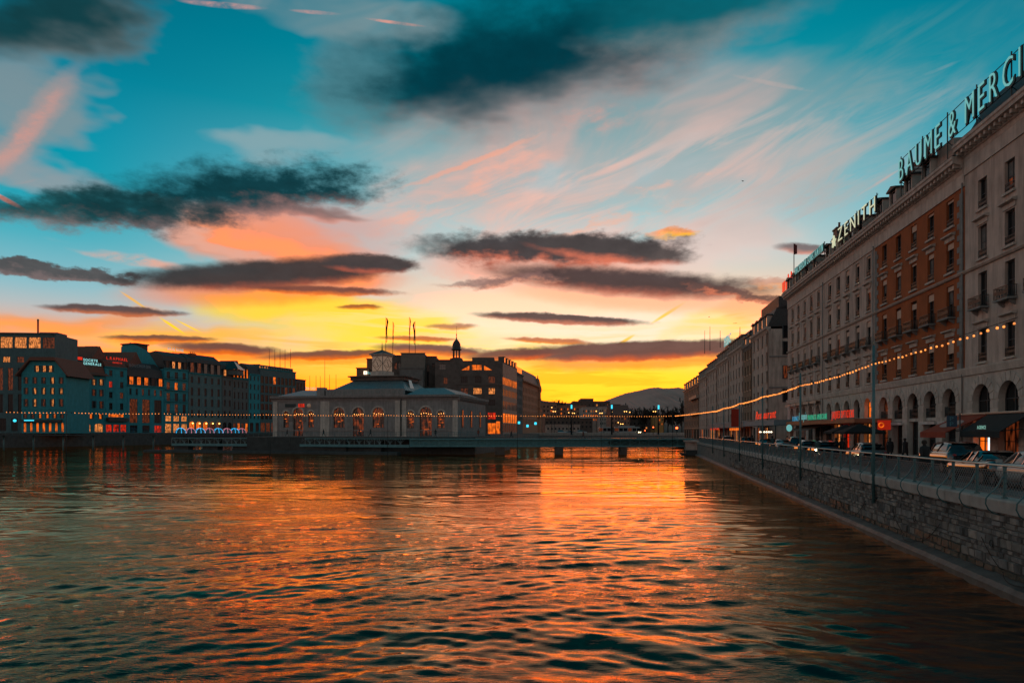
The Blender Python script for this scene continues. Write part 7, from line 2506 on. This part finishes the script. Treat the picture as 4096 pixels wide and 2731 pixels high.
for i, (px_, py_, rr) in enumerate([(2707, 1711, 0.5), (2613, 1708, 0.28), (2580, 1721, 0.25)]):
    y_ = 275.0
    p = U(px_, 1738, y_)
    h_ = (1738 - py_) * y_ / F
    t = thing('traffic_light', ['bright red traffic light at the right end of the far bridge', 'red traffic light near the right cyan pylon', 'red traffic light just right of the bus'][i], 'traffic light', p)
    MB().tube([(0, 0.2, 0), (0, 0.2, h_ + 0.5)], 0.08, 6).obj('pole', POLE, t)
    MB().box(-0.3, 0.3, 0, 0.3, h_ - 1.1, h_ + 0.5).obj('housing', POLE, t)
    MB().lathe([(0, -rr), (rr * 0.7, -rr * 0.6), (rr, 0), (rr * 0.7, rr * 0.6), (0, rr)], 10).obj('red_lens', REDL, t, (0, -0.05, h_))
# kerbside light trail of lamps on the right bank far end
FARB = mat('far_house', (0.26, 0.14, 0.10), 0.9, 0.25, 0.6)
FARD = mat('far_house_dark', (0.10, 0.07, 0.06), 0.9, 0.25, 0.6)
FARG = mat('far_house_grey', (0.38, 0.30, 0.26), 0.9, 0.25, 0.6)


def far_house(label, pl, pr, pt, y, m, rows=2, cols=6, lit=0.3, pitched=False, r0=None):
    wins = []
    for r_ in range(rows):
        for c_ in range(cols):
            px_ = pl + (pr - pl) * (c_ + 0.5) / cols
            a_ = pt + 10 + r_ * 17
            wins.append((px_, a_, a_ + 8, (pr - pl) / cols * 0.45, random.choice([AMBER, WARM]) if random.random() < lit else GLASS))
    t, W, H = block(label, pl, pr, pt, y, m, 20, 'far_house', wins, 1742)
    if pitched:
        MB().prism_x([(-0.5, H), (10, H + 6), (20.5, H)], -0.5, W + 0.5).obj('roof', ROOF_R, t)
    return t


far_house('brown far building behind the left cyan pylon', 2140, 2228, 1612, 470, FARB, 3, 6, 0.2)
far_house('long brown far building with small lit windows', 2225, 2345, 1622, 480, FARB, 3, 9, 0.15)
far_house('far flat building with a roof box above the left treeline', 2290, 2440, 1606, 560, FARD, 3, 10, 0.1)
far_house('small roof box on the far flat building', 2322, 2374, 1595, 566, FARD, 1, 4, 0.0)
far_house('far pale building with two rows of lit windows', 2330, 2400, 1630, 440, FARG, 3, 7, 0.6)
far_house('far grey brown house with pale bays', 2398, 2442, 1628, 430, FARG, 4, 5, 0.1)
far_house('far dark sloped building by the middle pylon', 2432, 2482, 1618, 520, FARD, 3, 4, 0.1)
far_house('low far house with a pitched roof right of the bus', 2445, 2520, 1660, 380, FARB, 2, 6, 0.1, True)
far_house('low dark market building behind the far bridge', 2180, 2370, 1675, 345, FARD, 2, 12, 0.05)
far_house('low far building with arches behind the silver cars', 2185, 2320, 1700, 335, FARG, 1, 9, 0.0)
far_house('low far buildings right of the bus under the trees', 2500, 2640, 1680, 390, FARD, 2, 9, 0.25)
far_house('small amber lit far tower front near the right pylon', 2634, 2654, 1665, 360, mat('amber_stone', (0.4, 0.2, 0.06), 0.8), 2, 2, 0.5)
# bare trees
def tree_mesh(seed, h=9.0, spread=4.5):
    rr = random.Random(seed)
    tr, tw = MB(), MB()
    tr.tube([(0, 0, 0), (0.1, 0, h * 0.3), (0, 0.1, h * 0.5)], [0.28, 0.2, 0.1], 6)
    for i in range(9):
        a_ = rr.uniform(0, 6.28)
        z0 = h * rr.uniform(0.25, 0.5)
        e = Vector((math.cos(a_) * spread * rr.uniform(0.4, 0.9), math.sin(a_) * spread * rr.uniform(0.4, 0.9), h * rr.uniform(0.6, 1.0)))
        mid = Vector((e.x * 0.45, e.y * 0.45, (z0 + e.z) / 2 + 0.2))
        tr.tube([(0, 0, z0), mid, e], [0.11, 0.07, 0.03], 4)
        for j in range(34):
            f = rr.uniform(0.25, 1)
            b0 = Vector((0, 0, z0)).lerp(mid, f * 2) if f < 0.5 else mid.lerp(e, f * 2 - 1)
            d_ = Vector((rr.gauss(0, 1), rr.gauss(0, 1), rr.gauss(0.5, 0.8))).normalized() * rr.uniform(0.6, 1.9)
            s_ = d_.cross(Vector((0, 0, 1))).normalized() * 0.10
            m_ = b0 + d_ * 0.5 + Vector((rr.gauss(0, .2), rr.gauss(0, .2), rr.gauss(0, .2)))
            tw.add([b0 - s_, b0 + s_, m_ + s_ * 2.2, m_ - s_ * 2.2, b0 + d_], [(0, 1, 2, 3), (3, 2, 4)])
    return tr.mesh('trunk'), tw.mesh('crown')


TRK = mat('bark', (0.03, 0.022, 0.018), 0.95)
TWG = mat('twigs', (0.04, 0.028, 0.022), 0.95)
tm = [tree_mesh(s) for s in (1, 2, 3, 4)]
trees = [(2488, 1612, 400), (2520, 1634, 420), (2545, 1630, 430), (2566, 1628, 410), (2590, 1622, 430), (2606, 1630, 400), (2625, 1636, 420), (2655, 1634, 405), (2672, 1624, 400), (2690, 1640, 420), (2708, 1634, 400), (2728, 1618, 385), (2738, 1592, 370), (2500, 1640, 440), (2577, 1640, 380), (2640, 1642, 385),
         (2240, 1600, 620), (2262, 1604, 640), (2284, 1608, 630), (2305, 1610, 650), (2222, 1598, 640)]
for i, (px_, py_, y_) in enumerate(trees):
    k_ = y_ / F
    hgt = max(6.0, (1742 - py_) * k_)
    p = U(px_, 1742, y_)
    t = thing('bare_tree', 'bare dark winter tree on the far right bank, %s' % (['tall one at the left end', 'second in the wood', 'third in the wood', 'fourth in the wood', 'tallest in the middle of the wood', 'just past the middle of the wood', 'right of the pylon', 'low one past the pylon', 'round topped one', 'low one near the brown house', 'second from the brown end house', 'next to the brown end house', 'tall one touching the brown end house', 'low one behind the pitched roof', 'front one left of the pylon', 'front one at the pylon'][i] if i < 16 else ''), 'tree', p, i * 1.3, 'bare trees by the far bridge')
    if i >= 16:
        t['label'] = 'bare treetop on the far skyline left of the roof box, %s' % ['second from the left', 'third from the left', 'fourth from the left', 'rightmost of five', 'leftmost of five'][i - 16]
    t.scale = (hgt / 11.5, hgt / 11.5, hgt / 9.0)
    if i in (0, 12):
        t.scale = (hgt / 22, hgt / 22, hgt / 9.0)
    inst('trunk', tm[i % 4][0], TRK, t)
    inst('crown', tm[i % 4][1], TWG, t)
# banks, hill and mountain
b = MB()
b.hexa([(-300, 600, -1), (600, 600, -1), (600, 900, -1), (-300, 900, -1), (-300, 600, 3.2), (600, 600, 3.2), (600, 900, 3.2), (-300, 900, 3.2)])
struct(b.obj('far_bank_ground', PAVE))


def ridge(name, prof, y, m, depth, seed, rough=0.04):
    rr = random.Random(seed)
    pts = []
    for i in range(len(prof) - 1):
        n_ = 14
        for j in range(n_):
            f = j / n_
            pts.append((prof[i][0] * (1 - f) + prof[i + 1][0] * f, prof[i][1] * (1 - f) + prof[i + 1][1] * f))
    pts.append(prof[-1])
    vs, nr_ = [], 14
    for k in range(nr_):
        g = k / (nr_ - 1)
        for (px_, py_) in pts:
            top = U(px_, py_ + rr.uniform(-0.8, 0.8), y)
            yy_ = y - depth * (1 - g)
            zz_ = top.z * (g ** 0.8) * (1 + rr.uniform(-rough, rough) * (1 - g))
            vs.append((top.x, yy_, max(zz_, 0) if k else -5))
    n_ = len(pts)
    fs = [(i * n_ + j, i * n_ + j + 1, (i + 1) * n_ + j + 1, (i + 1) * n_ + j) for i in range(nr_ - 1) for j in range(n_ - 1)]
    struct(MB().add(vs, fs, True).obj(name, m))


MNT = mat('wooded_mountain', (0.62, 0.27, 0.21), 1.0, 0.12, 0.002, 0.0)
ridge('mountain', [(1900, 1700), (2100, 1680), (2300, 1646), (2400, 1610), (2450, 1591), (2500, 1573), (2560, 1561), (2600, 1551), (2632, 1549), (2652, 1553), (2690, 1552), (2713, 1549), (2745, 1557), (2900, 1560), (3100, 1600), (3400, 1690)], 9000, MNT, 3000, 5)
ridge('hill', [(900, 1690), (1300, 1660), (1700, 1640), (2050, 1600), (2160, 1600), (2200, 1606), (2290, 1613), (2340, 1618), (2420, 1640), (2600, 1670), (2900, 1690)], 1500, mat('dark_hill', (0.10, 0.06, 0.045), 1.0, 0.2, 0.02), 500, 6)

# gulls
gull = cached('gull', lambda: MB().add([(0, 0.25, 0), (0, -0.3, 0), (-0.5, 0.05, 0.16), (-1.0, -0.1, 0.05), (0.5, 0.05, 0.16), (1.0, -0.1, 0.05), (0, 0, -0.1)], [(0, 2, 1), (2, 3, 1), (0, 1, 4), (4, 1, 5), (0, 6, 2), (1, 2, 6), (0, 4, 6), (1, 6, 4)]).mesh('gull'))
for i, (px_, py_, y_) in enumerate([(2972, 725, 180), (2836, 1268, 260), (2940, 1293, 280)]):
    o = inst('gull', gull, mat('gull_dark', (0.08, 0.07, 0.07), 0.9), None, U(px_, py_, y_), 0.4 + i)
    tag(o, ['gull high in the blue sky left of the roof signs', 'gull flying low over the far terrace roofs', 'gull flying near the corner house sign'][i], 'bird', 'gulls in the sky')
